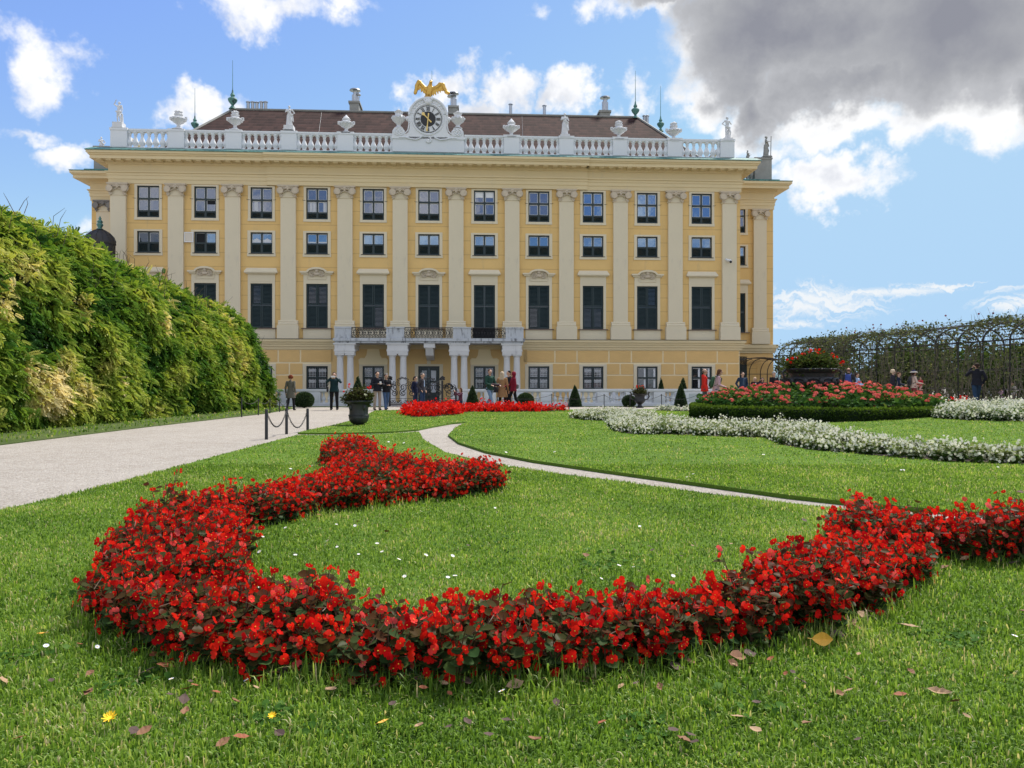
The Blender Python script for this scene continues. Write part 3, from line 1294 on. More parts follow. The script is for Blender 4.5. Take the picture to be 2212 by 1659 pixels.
def grille_mb():
    m = MB()
    for (a, b) in ((-WW / 2 + .13, -.09), (.09, WW / 2 - .13)):
        for (c, d) in ((.12, HG * .50 - .06), (HG * .50 + .06, HG - .12)):
            n_ = 5
            for k in range(n_):
                x = a + (b - a) * (k + .5) / n_
                m.tube([(x, .10, c), (x, .10, c + (d - c) * .62)], .011, 4)
                m.tube([(x, .10, d - .12), (x, .10, d)], .011, 4)
                w_ = (b - a) / n_ * .48
                for j in range(3):
                    zc = c + (d - c) * (.66 + .1 * j) - .02
                    m.tube([(x, .10, zc - .07), (x - w_, .10, zc), (x, .10, zc + .07), (x + w_, .10, zc), (x, .10, zc - .07)], .009, 4, caps=False)
            for zz in (c + .02, c + (d - c) * .3, d - .13):
                m.box(a, b, .094, .106, zz - .006, zz + .006)
    return m


gr_me = grille_mb().mesh('grille', M_sash)
frg = win_frame(WW, HG, [(0, .12)], [(HG * .5, .11)], fr=.10).mesh('window', M_green)
pg = pane_mb([(-WW / 2 + .1, WW / 2 - .1, .1, HG - .1)], v=.15).mesh('pane', M_glassd)
sg = surround_mb(WW, 0, HG, .22, bottom=False, p=.05)
sg.box(-WW / 2 - .22, WW / 2 + .22, -.05, .03, -.18, 0)
sgm = sg.mesh('surround', M_trim)
ws = MB()
for (a, b) in ((-WW / 2 + .1, -.06), (.06, WW / 2 - .1)):
    for (c, d) in ((.1, HG * .5 - .055), (HG * .5 + .055, HG - .1)):
        ws.box(b - .14, b - .01, .11, .14, c, d)
        ws.box(a, b, .13, .145, d - .05, d)
ws_me = ws.mesh('inner_sash', M_sash)
for i, u in enumerate(WCOL):
    if i == 5:
        continue
    o = link(bpy.data.objects.new('window', frg), palace)
    o.location = (u, 0, .85)
    link(bpy.data.objects.new('pane', pg), o)
    link(bpy.data.objects.new('surround', sgm), o)
    link(bpy.data.objects.new('grille' if i < 9 else 'inner_sash', gr_me if i < 9 else ws_me), o)
    if i in (4, 6):
        m = MB()      # bell-shaped ornament above the two windows under the balcony
        zt = HG + .1
        m.prism([(-.9, zt), (-.92, zt + .28), (-.80, zt + .42), (-.55, zt + .40), (-.42, zt + .6), (-.34, zt + 1.1), (-.42, zt + 1.35), (.42, zt + 1.35), (.34, zt + 1.1), (.42, zt + .6), (.55, zt + .40), (.80, zt + .42), (.92, zt + .28), (.9, zt)], -.055, -.025)
        m.tube([(-.9, -.06, zt + .05), (-.93, -.06, zt + .3), (-.8, -.06, zt + .42), (-.55, -.06, zt + .4), (-.42, -.06, zt + .6), (-.34, -.06, zt + 1.1), (-.42, -.06, zt + 1.33)], .018, 4)
        m.tube([(.9, -.06, zt + .05), (.93, -.06, zt + .3), (.8, -.06, zt + .42), (.55, -.06, zt + .4), (.42, -.06, zt + .6), (.34, -.06, zt + 1.1), (.42, -.06, zt + 1.33)], .018, 4)
        m.build('ornament', M_joint, o)

# door under the balcony
HD = zG1
m = MB()
a, b = -WW / 2, WW / 2
m.box(a, a + .12, .05, .16, 0, HD); m.box(b - .12, b, .05, .16, 0, HD); m.box(a + .12, b - .12, .05, .16, HD - .12, HD)
for s_ in (-1, 1):
    x0, x1 = sorted((s_ * .02, s_ * (WW / 2 - .125)))
    m.box(x0, x0 + .10, .07, .14, 0.02, HD - .125); m.box(x1 - .10, x1, .07, .14, 0.02, HD - .125)
    for (z0, z1) in ((.02, .62), (1.30, 1.42), (HD - .26, HD - .125)):
        m.box(x0 + .10, x1 - .10, .07, .14, z0, z1)
door = m.build('door', M_green, palace, loc=(WCOL[5], 0, 0))
m = MB()
m.box(a + .12, b - .12, .15, .17, .02, HD - .12)
m.build('pane', M_glassd, door)
m = MB()
m.box(.12, .46, .142, .148, .64, HD - .28)
m.build('curtain', M_curtain, door)
m = MB()
for k in range(4):
    x = -.52 + .1 * k
    m.tube([(x, .12, 1.45), (x, .12, HD - .28)], .01, 4)
    for j in range(3):
        zc = HD - .5 + .08 * j
        m.tube([(x, .12, zc - .06), (x - .045, .12, zc), (x, .12, zc + .06), (x + .045, .12, zc), (x, .12, zc - .06)], .009, 4, caps=False)
m.build('grille', M_sash, door)
sd_ = surround_mb(WW, 0, HD, .22, bottom=False, p=.06)
sd_.box(-.12, .12, -.10, .03, HD + .14, zL0 - .3)
sd_.build('surround', M_trim, door)

# -- portico: balcony on paired columns
PV = -2.3
bal = empty('balcony', (0, 0, 0))
bal.parent = palace
zS0, zS1 = Lz(741, v=PV), Lz(730.5, v=PV)
bu0, bu1 = U(719, PV), U(1134, PV)
m = MB()
m.box(bu0, bu1, PV, -.02, zS0 + .12, zS1)
m.box(bu0 + .10, bu1 - .10, PV + .10, -.03, zS0, zS0 + .119)
m.build('balcony_slab', M_balc, bal)
zR = Lz(706, v=PV)
peds = [(722, 758), (833, 873), (978, 1018), (1092, 1132)]
for (x0, x1) in peds:
    m = MB()
    a, b = U(x0, PV) + .02, U(x1, PV) - .02
    m.box(a, b, PV + .12, PV + .5, zS1 + .001, zR - .08)
    m.box(a - .03, b + .03, PV + .08, PV + .54, zR - .08, zR)
    m.build('balcony_pedestal', M_balc, bal)
# side walls of the balcony
for x, sgn in ((bu0, 1), (bu1, -1)):
    m = MB()
    a, b = sorted((x + sgn * .1, x + sgn * .3))
    m.box(a, b, PV + .55, -.2, zS1 + .001, zR - .05)
    m.build('balcony_side', M_balc, bal)
for k, (x0, x1) in enumerate(((758, 833), (873, 978), (1018, 1092))):
    m = MB()
    a, b = U(x0, PV), U(x1, PV)
    v = PV + .3
    z0, z1 = zS1 + .02, zR - .03
    m.box(a, b, v - .03, v + .03, z1 - .03, z1 + .02)
    m.box(a, b, v - .015, v + .015, z0, z0 + .03)
    random.seed(40 + k)
    nn = int((b - a) / .17)
    for j in range(nn):
        xc = a + (b - a) * (j + .5) / nn
        for zz, s1 in ((z0 + (z1 - z0) * .28, 1), (z0 + (z1 - z0) * .72, -1)):
            s2 = 1 if j % 2 else -1
            pts = spiral((xc, zz), .14, 1.3, s2, v, 14)
            m.tube([(p[0], p[1], zz + (p[2] - zz) * s1) for p in pts], .014, 4)
        m.tube([(xc - .08, v, z0), (xc + .06, v, (z0 + z1) / 2), (xc - .08, v, z1)], .013, 4)
        m.ell((xc + .05, v, (z0 + z1) / 2), (.05, .02, .05), 6, 4)
    m.build('balcony_railing', M_black, bal)
    if k == 2:
        m = MB()
        m.box(a + .1, a + (b - a) * .70, v + .05, v + .07, z0, z1)
        m.build('dark_cloth', M_dark, bal)
zc0, zc1 = .25, Lz(764, v=PV)
colp = [(734.5, 756.5), (847.5, 871), (981, 1002.5), (1095, 1116.5)]
for (x0, x1) in colp:
    a, b = U(x0, PV + .4), U(x1, PV + .4)
    m = MB()
    zt = Lz(764, v=PV + .1)
    lo, hi = a - .35, b + .35
    m.box(lo + .06, hi - .06, PV + .14, PV + .76, zt, zt + .14)
    m.box(lo + .02, hi - .02, PV + .12, PV + .78, zt + .14, zt + .26)
    m.box(lo + .06, hi - .06, PV + .14, -.02, zt + .26, zS0 - .10)
    m.box(lo - .02, hi + .02, PV + .10, -.03, zS0 - .10, zS0 - .001)
    m.build('entablature_block', M_wstone, bal)
    for u in (a, b):
        m = MB()
        m.lathe([(.26, 0), (.27, .05), (.24, .10), (.215, .14), (.21, .2), (.225, (zt - .2) * .4), (.19, zt - .32), (.20, zt - .28), (.19, zt - .24), (.24, zt - .14), (.24, zt - .10)], (u, PV + .45, .0), 18)
        m.box(u - .29, u + .29, PV + .16, PV + .74, zt - .10, zt - .001)
        m.box(u - .30, u + .30, PV + .15, PV + .75, -.15, .0)
        m.build('column', M_wstone, bal, smooth=True)
m = MB()
u = U(927, PV)
m.box(u - .34, u + .34, PV + .15, -.1, zS0 - .28, zS0 - .001)
m.prism([(PV + .2, zS0 - .28), (-.1, zS0 - .28), (-.1, zS0 - 1.0), (-.45, zS0 - 1.0), (PV + .55, zS0 - .75)], u - .24, u + .24, axis='x')
m.build('bracket', M_wstone, bal)
m = MB()
m.box(bu0 + .2, bu1 - .2, PV + .15, -.02, -.05, .04)
m.build('porch_step', M_gstone, bal)


# -- rooftop balustrade
def baluster_prof(hh, r):
    return [(r * .75, 0), (r * .75, hh * .06), (r * .5, hh * .10), (r * .62, hh * .16), (r * .98, hh * .28), (r * 1.0, hh * .36), (r * .72, hh * .50), (r * .42, hh * .66), (r * .38, hh * .74), (r * .55, hh * .80), (r * .42, hh * .84), (r * .6, hh * .90), (r * .72, hh * .94), (r * .72, hh)]


rb = empty('roof_balustrade', (0, 0, 0))
rb.parent = palace
VB = .0
piers = [(239, 275), (364, 398), (488, 522), (608, 641), (729, 763.5), (848, 1003), (1088.5, 1122), (1208, 1239), (1324, 1354.5), (1442, 1472.5), (1556, 1586)]
pr = [(U(a), U(b)) for a, b in piers]
m = MB()
m.box(pr[0][0], pr[-1][1], VB - .02, VB + .42, zB0 - .3, zB0)
m.build('plinth', M_white, rb)
for k, (a, b) in enumerate(pr):
    if k == 5:
        continue
    m = MB()
    m.box(a, b, VB - .06, VB + .46, zB0 + .001, zB1 - .14)
    m.box(a - .04, b + .04, VB - .10, VB + .50, zB1 - .14, zB1 + .01)
    m.build('pier', M_white, rb)
for k in range(len(pr) - 1):
    m = MB()
    m.box(pr[k][1], pr[k + 1][0], VB + .03, VB + .38, zB1 - .12, zB1 - .01)
    m.box(pr[k][1], pr[k + 1][0], VB + .06, VB + .35, zB1 - .19, zB1 - .121)
    m.build('handrail', M_white, rb)
for u in (pr[0][0] + .1, pr[-1][1] - .5):
    MB().box(u, u + .4, .5, 5, zB1 - .12, zB1 - .01).build('handrail', M_white, rb)
bh = zB1 - .19 - zB0
bme = MB().lathe(baluster_prof(bh, .205), (0, 0, 0), 12).mesh('baluster', M_white, True)
for k in range(len(pr) - 1):
    a, b = pr[k][1], pr[k + 1][0]
    n_ = 6
    for j in range(n_ + 1):
        u = a + (b - a) * j / n_
        o = link(bpy.data.objects.new('baluster', bme), rb)
        o.location = (u, VB + .2, zB0)
        if j in (0, n_):
            o.location.x += .06 if j == 0 else -.06

# -- clock gable
q = FPX
px2m = 49.75 / FPX
cu = U(925)


def cz_(py):
    return Lz(py, 925)


m = MB()
a, b = pr[5]
m.box(a, b, VB - .10, VB + .5, zB0 + .001, cz_(301))
m.box(a - .05, cu - 1.25, VB - .16, VB + .55, cz_(302), cz_(297))
m.box(cu + 1.25, b + .05, VB - .16, VB + .55, cz_(302), cz_(297))
half = [(62, 297), (60, 294), (50, 293), (43, 288), (40, 280), (39, 268), (39.5, 262), (44, 261), (45, 256), (42, 252), (43, 247)]
for k in range(0, 10):
    t = R(8 + 82 * k / 9)
    half.append((43.5 * math.cos(t), 254 - 43 * math.sin(t)))
out_r = [(cu + x * px2m, cz_(y)) for x, y in half]
out_l = [(cu - x * px2m, cz_(y)) for x, y in reversed(half)]
m.prism(out_r + out_l, VB - .12, VB + .42)
gable = m.build('clock_gable', M_white, palace, smooth=True)
m = MB()
rim = [(cu + 41 * px2m * math.cos(R(t)), VB - .16, cz_(254) + 40.5 * px2m * math.sin(R(t))) for t in range(5, 176, 10)]
m.tube(rim, .075, 6)
rim = [(cu + 33 * px2m * math.cos(R(t)), VB - .14, cz_(259) + 33 * px2m * math.sin(R(t))) for t in range(0, 361, 15)]
m.tube(rim, .05, 6)
for s_ in (-1, 1):
    m.tube([(cu + s_ * x * px2m, VB - .16, cz_(y)) for x, y in ((62, 299), (48, 299), (38, 302), (26, 303.5), (17, 300), (12, 295))], .05, 6)
    m.tube(spiral((cu + s_ * 57 * px2m, cz_(288)), .26, 1.6, s_, VB - .16, 22), .05, 5)
    m.ell((cu + s_ * 44 * px2m, VB - .05, cz_(258)), (.14, .18, .16), 8, 6)
    m.tube([(cu + s_ * 41 * px2m, VB - .16, cz_(262)), (cu + s_ * 41 * px2m, VB - .16, cz_(272)), (cu + s_ * 43 * px2m, VB - .16, cz_(284)), (cu + s_ * 50 * px2m, VB - .16, cz_(291))], .04, 5)
    m.tube([(cu + s_ * 3 * px2m, VB - .18, cz_(214)), (cu + s_ * 9 * px2m, VB - .2, cz_(217)), (cu + s_ * 6 * px2m, VB - .2, cz_(222))], .06, 5)
    for k in range(5):
        t = R(38 + 11 * k)
        m.ell((cu + s_ * 37 * px2m * math.cos(t), VB - .13, cz_(257) + 36 * px2m * math.sin(t)), (.09, .05, .06), 6, 4)
    # scroll bases carrying the two vases
    m.prism([(cu + s_ * x * px2m, cz_(y)) for x, y in ((50, 297), (50, 285), (55, 279), (63, 277), (72, 279), (76, 285), (77, 297))], VB - .16, VB + .4)
    m.tube(spiral((cu + s_ * 65 * px2m, cz_(288)), .24, 1.6, s_, VB - .18, 22), .045, 5)
m.tube(spiral((cu, cz_(304.5)), .24, 1.0, 1, VB - .16, 16), .05, 5)
m.ell((cu, VB - .15, cz_(304.5)), (.14, .06, .10), 8, 5)
m.ell((cu, VB - .18, cz_(221)), (.24, .1, .2), 10, 6)
m.ell((cu, VB - .12, cz_(291.5)), (.35, .08, .1), 10, 6)
m.build('gable_moulding', M_white, gable, smooth=True)
clock = empty('clock', (cu, VB - .13, cz_(259)))
clock.parent = palace


def disc(mb, r0, r1, v0, v1, n=48):
    for k in range(n):
        t0, t1 = 2 * math.pi * k / n, 2 * math.pi * (k + 1) / n
        P = [(r0 * math.cos(t0), r0 * math.sin(t0)), (r1 * math.cos(t0), r1 * math.sin(t0)), (r1 * math.cos(t1), r1 * math.sin(t1)), (r0 * math.cos(t1), r0 * math.sin(t1))]
        if r0 < 1e-4:
            P = P[1:3] + [(0, 0)]
        mb.prism(P, v0, v1)
    return mb


disc(MB(), 0, .87, -.02, .0).build('clock_face', M_white, clock)
disc(disc(MB(), .845, .875, -.05, -.021), .47, .49, -.045, -.021).build('clock_ring', M_black, clock)
disc(MB(), 0, .46, -.04, -.021).build('clock_centre', M_black, clock)
num = MB()
NUM = ['XII', 'I', 'II', 'III', 'IV', 'V', 'VI', 'VII', 'VIII', 'IX', 'X', 'XI']
for k, s_ in enumerate(NUM):
    num = MB()
    ang = -R(30 * k)
    ca, sa = math.cos(ang), math.sin(ang)
    wid = {'I': .05, 'V': .10, 'X': .10}
    tot = sum(wid[c] for c in s_) + .014 * (len(s_) - 1)
    x = -tot / 2
    hh = .12

    def P(lx, lz):
        lz += .665
        return (lx * ca - lz * sa, -.045, lx * sa + lz * ca)

    def stroke(xa, za, xb, zb, w_):
        p0, p1 = Vector(P(xa, za)), Vector(P(xb, zb))
        t = (p1 - p0)
        nrm = Vector((0, 1, 0)).cross(t).normalized() * w_ / 2
        num.obox((p0 + p1) / 2, t / 2, nrm, (0, .02, 0))
    for c in s_:
        w_ = wid[c]
        if c == 'I':
            stroke(x + w_ / 2, -hh, x + w_ / 2, hh, .026)
            stroke(x, -hh, x + w_, -hh, .012); stroke(x, hh, x + w_, hh, .012)
        elif c == 'V':
            stroke(x + .015, hh, x + w_ / 2, -hh, .028); stroke(x + w_ - .01, hh, x + w_ / 2, -hh, .014)
            stroke(x - .005, hh, x + .04, hh, .012); stroke(x + w_ - .035, hh, x + w_ + .005, hh, .012)
        else:
            stroke(x + .015, hh, x + w_ - .015, -hh, .028); stroke(x + w_ - .015, hh, x + .015, -hh, .014)
            stroke(x, hh, x + .04, hh, .012); stroke(x + w_ - .04, -hh, x + w_, -hh, .012)
        x += w_ + .014
    num.build('numeral', M_black, clock)


def clock_hand(name, ang, length, tail, wd, blob):
    m = MB()
    d = Vector((math.sin(ang), 0, math.cos(ang)))
    n_ = Vector((d.z, 0, -d.x))
    y0 = Vector((0, -.075 if blob else -.095, 0))
    L_ = [(-tail, wd * .6), (-tail * .9, wd * .9), (-.05, wd * .55), (length * .55, wd * .6)]
    if blob:
        L_ += [(length * .62, wd * 1.1), (length * .74, wd * 1.9), (length * .86, wd * 1.7), (length, wd * .3)]
    else:
        L_ += [(length * .62, wd * 1.1), (length * .66, wd * .6), (length * .9, wd * 1.0), (length, wd * .8)]
    for (a0, w0), (a1, w1) in zip(L_, L_[1:]):
        p = [d * a0 - n_ * w0, d * a0 + n_ * w0, d * a1 + n_ * w1, d * a1 - n_ * w1]
        m.add([x_ + y0 for x_ in p] + [x_ + y0 - Vector((0, .015, 0)) for x_ in p], [(0, 1, 2, 3), (7, 6, 5, 4), (0, 4, 5, 1), (1, 5, 6, 2), (2, 6, 7, 3), (3, 7, 4, 0)])
    m.build(name, M_goldp, clock)


clock_hand('hour_hand', R(-44), .56, .30, .055, True)
clock_hand('minute_hand', R(186), .80, .36, .05, False)

# -- roof
VR = 8.0
rl, rr = U(503, VR), U(1377, VR)
zr_ = Lz(237, 503, VR)
el, er_ = rl - 3.3, rr + 3.3
e0, e1 = 1.5, 14.5
ze = 16.25
m = MB()
m.add([(el, e0, ze), (er_, e0, ze), (er_, e1, ze), (el, e1, ze), (rl, VR, zr_), (rr, VR, zr_)], [(0, 1, 5, 4), (1, 2, 5), (2, 3, 4, 5), (3, 0, 4), (0, 3, 2, 1)])
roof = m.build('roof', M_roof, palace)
m = MB()
m.tube([(rl, VR, zr_ + .03), (rr, VR, zr_ + .03)], .10, 6)
for (x, y) in ((el, e0), (el, e1)):
    m.tube([(rl, VR, zr_), (x, y, ze)], .10, 6)
for (x, y) in ((er_, e0), (er_, e1)):
    m.tube([(rr, VR, zr_), (x, y, ze)], .10, 6)
m.build('ridge_cap', pmat('ridge_tile', (.20, .20, .18), rough=.7, var=.25), roof)


def finial(px, yt, yb, ytop, v, s=1.0):
    u = U(px, v)
    z0, z1, z2 = Lz(yb, px, v), Lz(yt, px, v), Lz(ytop, px, v)
    hh = z1 - z0
    m = MB()
    r = hh * .22
    m.lathe([(r * .9, 0), (r * .5, hh * .12), (r * .25, hh * .2), (r * .9, hh * .38), (r * 1.1, hh * .48), (r * 1.0, hh * .54), (r * .35, hh * .64), (r * .55, hh * .72), (r * .25, hh * .84), (.04, hh)], (u, v, z0), 12)
    m.build('roof_finial', M_copper, roof, smooth=True)
    m = MB()
    m.tube([(u, v, z1 - .05), (u, v, z2)], [.028, .012], 5)
    m.build('lightning_rod', M_copper, roof)


finial(502.5, 194, 236, 130, VR)
finial(1372.5, 219, 256, 153, VR)
finial(421, 250, 285, 190, 13)
finial(1427, 251, 284, 186, 13)


def chimney(px0, px1, y0, y1, v, pipes):
    a, b = U(px0, v), U(px1, v)
    z0, z1 = Lz(y0, px0, v) - .8, Lz(y1, px0, v)
    m = MB()
    m.box(a, b, v, v + 1.5, z0, z1 - .15)
    m.box(a - .08, b + .08, v - .08, v + 1.58, z1 - .15, z1)
    c = m.build('chimney', M_gstone, roof)
    m = MB()
    for (px, yt, rr_, hat) in pipes:
        u = U(px, v + .5)
        zt = Lz(yt, px, v + .5)
        m.tube([(u, v + .5, z1 - .05), (u, v + .5, zt)], rr_, 10)
        if hat:
            m.lathe([(rr_ * 1.2, 0), (hat, .02), (hat * .9, .10), (.05, .2)], (u, v + .5, zt + .12), 14)
            for k in range(3):
                m.tube([(u + rr_ * math.cos(k * 2.1), v + .5 + rr_ * math.sin(k * 2.1), zt - .05), (u + rr_ * math.cos(k * 2.1), v + .5 + rr_ * math.sin(k * 2.1), zt + .16)], .015, 4)
    m.build('flue_pipe', M_zinc, c, smooth=True)


chimney(755, 775, 237, 218, VR + .5, [(763, 205, .10, 0), (767, 200, .16, .42), (771, 206, .09, 0), (774, 210, .09, .2)])
chimney(970, 989, 247, 228, VR + .5, [(976, 213, .10, .36), (980, 207, .14, .40), (984, 214, .09, 0)])
chimney(1296, 1318, 253, 238, VR + .5, [(1303, 220, .10, 0), (1307, 216, .17, .40), (1311, 221, .10, 0)])
for px, y0, y1 in ((536, 238, 222), (546, 238, 222), (555, 238, 223), (565, 238, 222), (574, 238, 222), (1103, 245, 227), (1176, 247, 230), (1392, 262, 252), (1398, 262, 252)):
    v = VR + .6
    u = U(px, v)
    m = MB()
    z0, z1 = Lz(y0, px, v) - .5, Lz(y1, px, v)
    m.tube([(u, v, z0), (u, v, z1)], .12, 10)
    m.lathe([(.17, 0), (.17, .05), (.12, .08)], (u, v, z1 + .02), 10)
    m.build('vent_pipe', M_zinc, roof, smooth=True)
m = MB()
for (f0, px) in ((.0, 263), (0, 1)):
    pass
for px_t, px_b in ((1267, 1248), (2055, 2060)):
    u0_, u1_ = U(px_t / 1.8228, VR), U(px_b / 1.8228, 2)
    m.tube([(u0_, VR, zr_ + .03), (u1_, 1.6, ze + .1)], .007, 4)
m.build('lightning_cable', M_zinc, roof)

# -- rear block that shows beyond both ends of the front
BV = 4.8
bl, br = U(198, BV), U(1670, BV)
m = MB()
rops = [(U(1588, BV) - .5, U(1610, BV) - .01, a, b) for a, b in ((Lz(718, 1600, BV), Lz(627, 1600, BV)), (Lz(572.5, 1600, BV), Lz(532, 1600, BV)), (Lz(503, 1600, BV), Lz(442, 1600, BV)))]
wall_sheet(m, bl, br, 0, zAr, rops, v=BV)
m.box(bl, br, BV + .24, 24, 0, zTop - .1)
m.box(bl, bl + .2, BV + .002, BV + .25, 0, zAr)
m.box(br - .2, br, BV + .002, BV + .25, 0, zAr)
m.build('rear_wing_wall', M_wall, palace, fix=False)
m = MB()
for (p, z0, z1) in ((.06, zAr, zA1), (.10, zA1, zA2), (.14, zA2, zF - .08), (.22, zF - .08, zF), (.07, zF, zBed), (.16, zBed, zBed + .09), (.24, zBed + .09, zCor - .02),
                    (.84, zCor - .02, zCor + .20), (.92, zCor + .20, zCor + .28), (1.0, zCor + .28, zTop),
                    (.10, zL0 - .02, zL0 + .14), (.18, zL0 + .14, zL0 + .34), (.28, zL0 + .34, zL1)):
    m.box(bl - p, br + p, BV - p, 24 + p, z0, z1)
for k in range(8):
    for (x0, sg_) in ((br + .75 - .62 * k, 1), (bl - .75 + .62 * k, -1)):
        m.box(x0 - .1, x0 + .1, BV - .66, BV - .2, zBed + .16, zCor - .021)
    for (uu, sx) in ((br, 1), (bl, -1)):
        a, b = sorted((uu, uu + sx * .7))
        m.box(a, b, BV + .4 + k * .62, BV + .6 + k * .62, zBed + .16, zCor - .021)
m.build('rear_wing_cornice', M_ent, palace, fix=False)
m = MB()
m.box(bl - 1.03, br + 1.03, BV - 1.03, 25, zTop + .001, zTop + .05)
m.box(bl - .35, br + .35, BV - .35, 24.3, zTop + .05, zTop + .30)
m.build('rear_wing_flashing', M_copper, palace, fix=False)
m = MB()
a, b = U(1630, BV), U(1666, BV)
zq0, zq1 = zTop + .30, Lz(341, 1650, BV)
m.box(a, b, BV - .1, BV + 1.2, zq0, zq1 - .12); m.box(a - .05, b + .05, BV - .15, BV + 1.25, zq1 - .12, zq1)
m.box(U(1590, BV), a, BV, BV + .35, zq1 - .14, zq1 - .02)
m.box(b - .5, b - .1, BV + 1.2, 20, zq1 - .14, zq1 - .02)
for k in range(4):
    m.lathe(baluster_prof(zq1 - .14 - zq0, .17), (U(1598 + 9 * k, BV), BV + .18, zq0), 10)
m.build('rear_wing_parapet', M_gstone, palace, fix=False)
m = MB()
a, b = U(204, BV), U(238, BV)
m.box(a, b, BV - .1, BV + 1.2, zq0, zq1 - .12); m.box(a - .05, b + .05, BV - .15, BV + 1.25, zq1 - .12, zq1)
m.build('rear_wing_parapet', M_gstone, palace, fix=False)
# pilasters of the rear block
for (px, cmesh, wdt) in ((1640, cap_me, 1.0), (226, capital_mesh(M_capd), 1.0)):
    o = link(bpy.data.objects.new('pilaster', pm), palace)
    o.location = (U(px, BV), BV, 0)
    c = link(bpy.data.objects.new('capital', cmesh), o)
    c.location = (0, 0, zAr - .75)
    link(bpy.data.objects.new('pilaster_base', bm_), o)
    link(bpy.data.objects.new('pedestal', dm), o)
ur = U(1610, BV) - WW / 2
o = make_upper((ur, BV, Lz(503, 1600, BV)), palace)
o.scale.z = (Lz(442, 1600, BV) - Lz(503, 1600, BV)) / HU
o = make_sq((ur, BV, Lz(572.5, 1600, BV)), palace)
o.scale.z = (Lz(532, 1600, BV) - Lz(572.5, 1600, BV)) / HS
o = link(bpy.data.objects.new('window', fr_m), palace)
o.location = (ur, BV, Lz(718, 1600, BV))
for nm, me in (('shutter', sh_me[-1, 0]), ('shutter', sh_me[1, 0]), ('pane', bk_me), ('sill', sl_me), ('surround', hf)):
    link(bpy.data.objects.new(nm, me), o)
block(br - 2.6, br + .02, BV - .03, BV + .05, z1a, z1b)
block(br - 1.2, br + .02, BV - .03, BV + .05, z2a, z2b)
block(br - 1.2, br + .02, BV - .03, BV + .05, z3a, z3b)
m = MB()
m.box(U(1606, BV) - .9, U(1606, BV) + .25, BV - .03, BV + .02, 0, 3.2)
m.build('side_door', M_green, palace, fix=False)
# ------------------------------------------------------------------ ground, lawns, paths
def ground_mat(name, kind):
    m = bpy.data.materials.new(name)
    m.use_nodes = True
    t = m.node_tree
    N = NG(t)
    p = t.nodes['Principled BSDF']
    tc = N.node('ShaderNodeTexCoord').outputs['Object']
    p.inputs['Roughness'].default_value = 0.95
    p.inputs['Specular IOR Level'].default_value = 0.15
    b = N.node('ShaderNodeBump')
    if kind == 'gravel':
        n1 = N.noise(tc, 0.35, 4, 0.6)
        n2 = N.noise(tc, 55, 4, 0.75)
        vo = N.node('ShaderNodeTexVoronoi')
        vo.inputs['Scale'].default_value = 38
        t.links.new(tc, vo.inputs['Vector'])
        n3 = N.noise(tc, 3.0, 5, 0.7)
        c = N.ramp(N.math('ADD', N.math('MULTIPLY', n1, .45), N.math('MULTIPLY', n3, .55)), [(0.32, (0.22, 0.185, 0.145)), (0.5, (0.33, 0.297, 0.255)), (0.68, (0.42, 0.382, 0.335))])
        st = N.ramp(vo.outputs['Color'], [(0.0, (0.20, 0.17, 0.15)), (0.35, (0.33, 0.30, 0.265)), (1.0, (0.60, 0.57, 0.52))])
        c = N.mix(0.45, c, st)
        c = N.mix(N.maprange(n2, .52, .68, 0, .65), c, (0.17, 0.14, 0.12))
        t.links.new(c, p.inputs['Base Color'])
        b.inputs['Strength'].default_value = 1.0
        b.inputs['Distance'].default_value = 0.012
        t.links.new(N.math('ADD', N.math('MULTIPLY', vo.outputs['Distance'], -1.0), n2), b.inputs['Height'])
    else:
        n1 = N.noise(tc, 0.55, 4, 0.6)
        n2 = N.noise(tc, 30, 4, 0.8)
        n3 = N.noise(N.vmath('MULTIPLY', tc, (1.0, 0.5, 1.0)), 7, 5, 0.75)
        f = N.math('ADD', N.math('MULTIPLY', n1, .35), N.math('ADD', N.math('MULTIPLY', n2, .35), N.math('MULTIPLY', n3, .30)))
        if kind == 'lawn':
            c = N.ramp(f, [(0.30, (0.045, 0.085, 0.012)), (0.5, (0.095, 0.175, 0.020)), (0.68, (0.165, 0.255, 0.035)), (0.8, (0.24, 0.27, 0.08))])
        else:
            c = N.ramp(f, [(0.30, (0.035, 0.055, 0.015)), (0.5, (0.075, 0.11, 0.03)), (0.7, (0.15, 0.16, 0.06)), (0.85, (0.22, 0.18, 0.09))])
        t.links.new(c, p.inputs['Base Color'])
        b.inputs['Strength'].default_value = 1.0
        b.inputs['Distance'].default_value = 0.035
        t.links.new(N.math('ADD', N.math('MULTIPLY', n2, .7), n3), b.inputs['Height'])
    t.links.new(b.outputs[0], p.inputs['Normal'])
    return m


M_gravel = ground_mat('pale_gravel', 'gravel')
M_lawn = ground_mat('lawn_turf', 'lawn')
M_verge = ground_mat('worn_turf', 'verge')

# gravel ground reaching the horizon
m = MB()
xs = [-1500, -200, -60, -30, 0, 7, 8, 9, 10, 11, 12, 13, 14, 15, 16, 40, 120, 1500]
ys = [-200, -20, 0, 10, 20, 30, 34, 35, 36, 37, 38, 39, 40, 41, 42, 60, 120, 400, 1800]
for y in ys:
    for x in xs:
        m.v.append((x, y, G(x, y)))
nx = len(xs)
for j in range(len(ys) - 1):
    for i in range(nx - 1):
        m.f.append((j * nx + i, j * nx + i + 1, (j + 1) * nx + i + 1, (j + 1) * nx + i))
        m.mi.append(0)
tag(m.build('ground', M_gravel, fix=False), kind='structure')


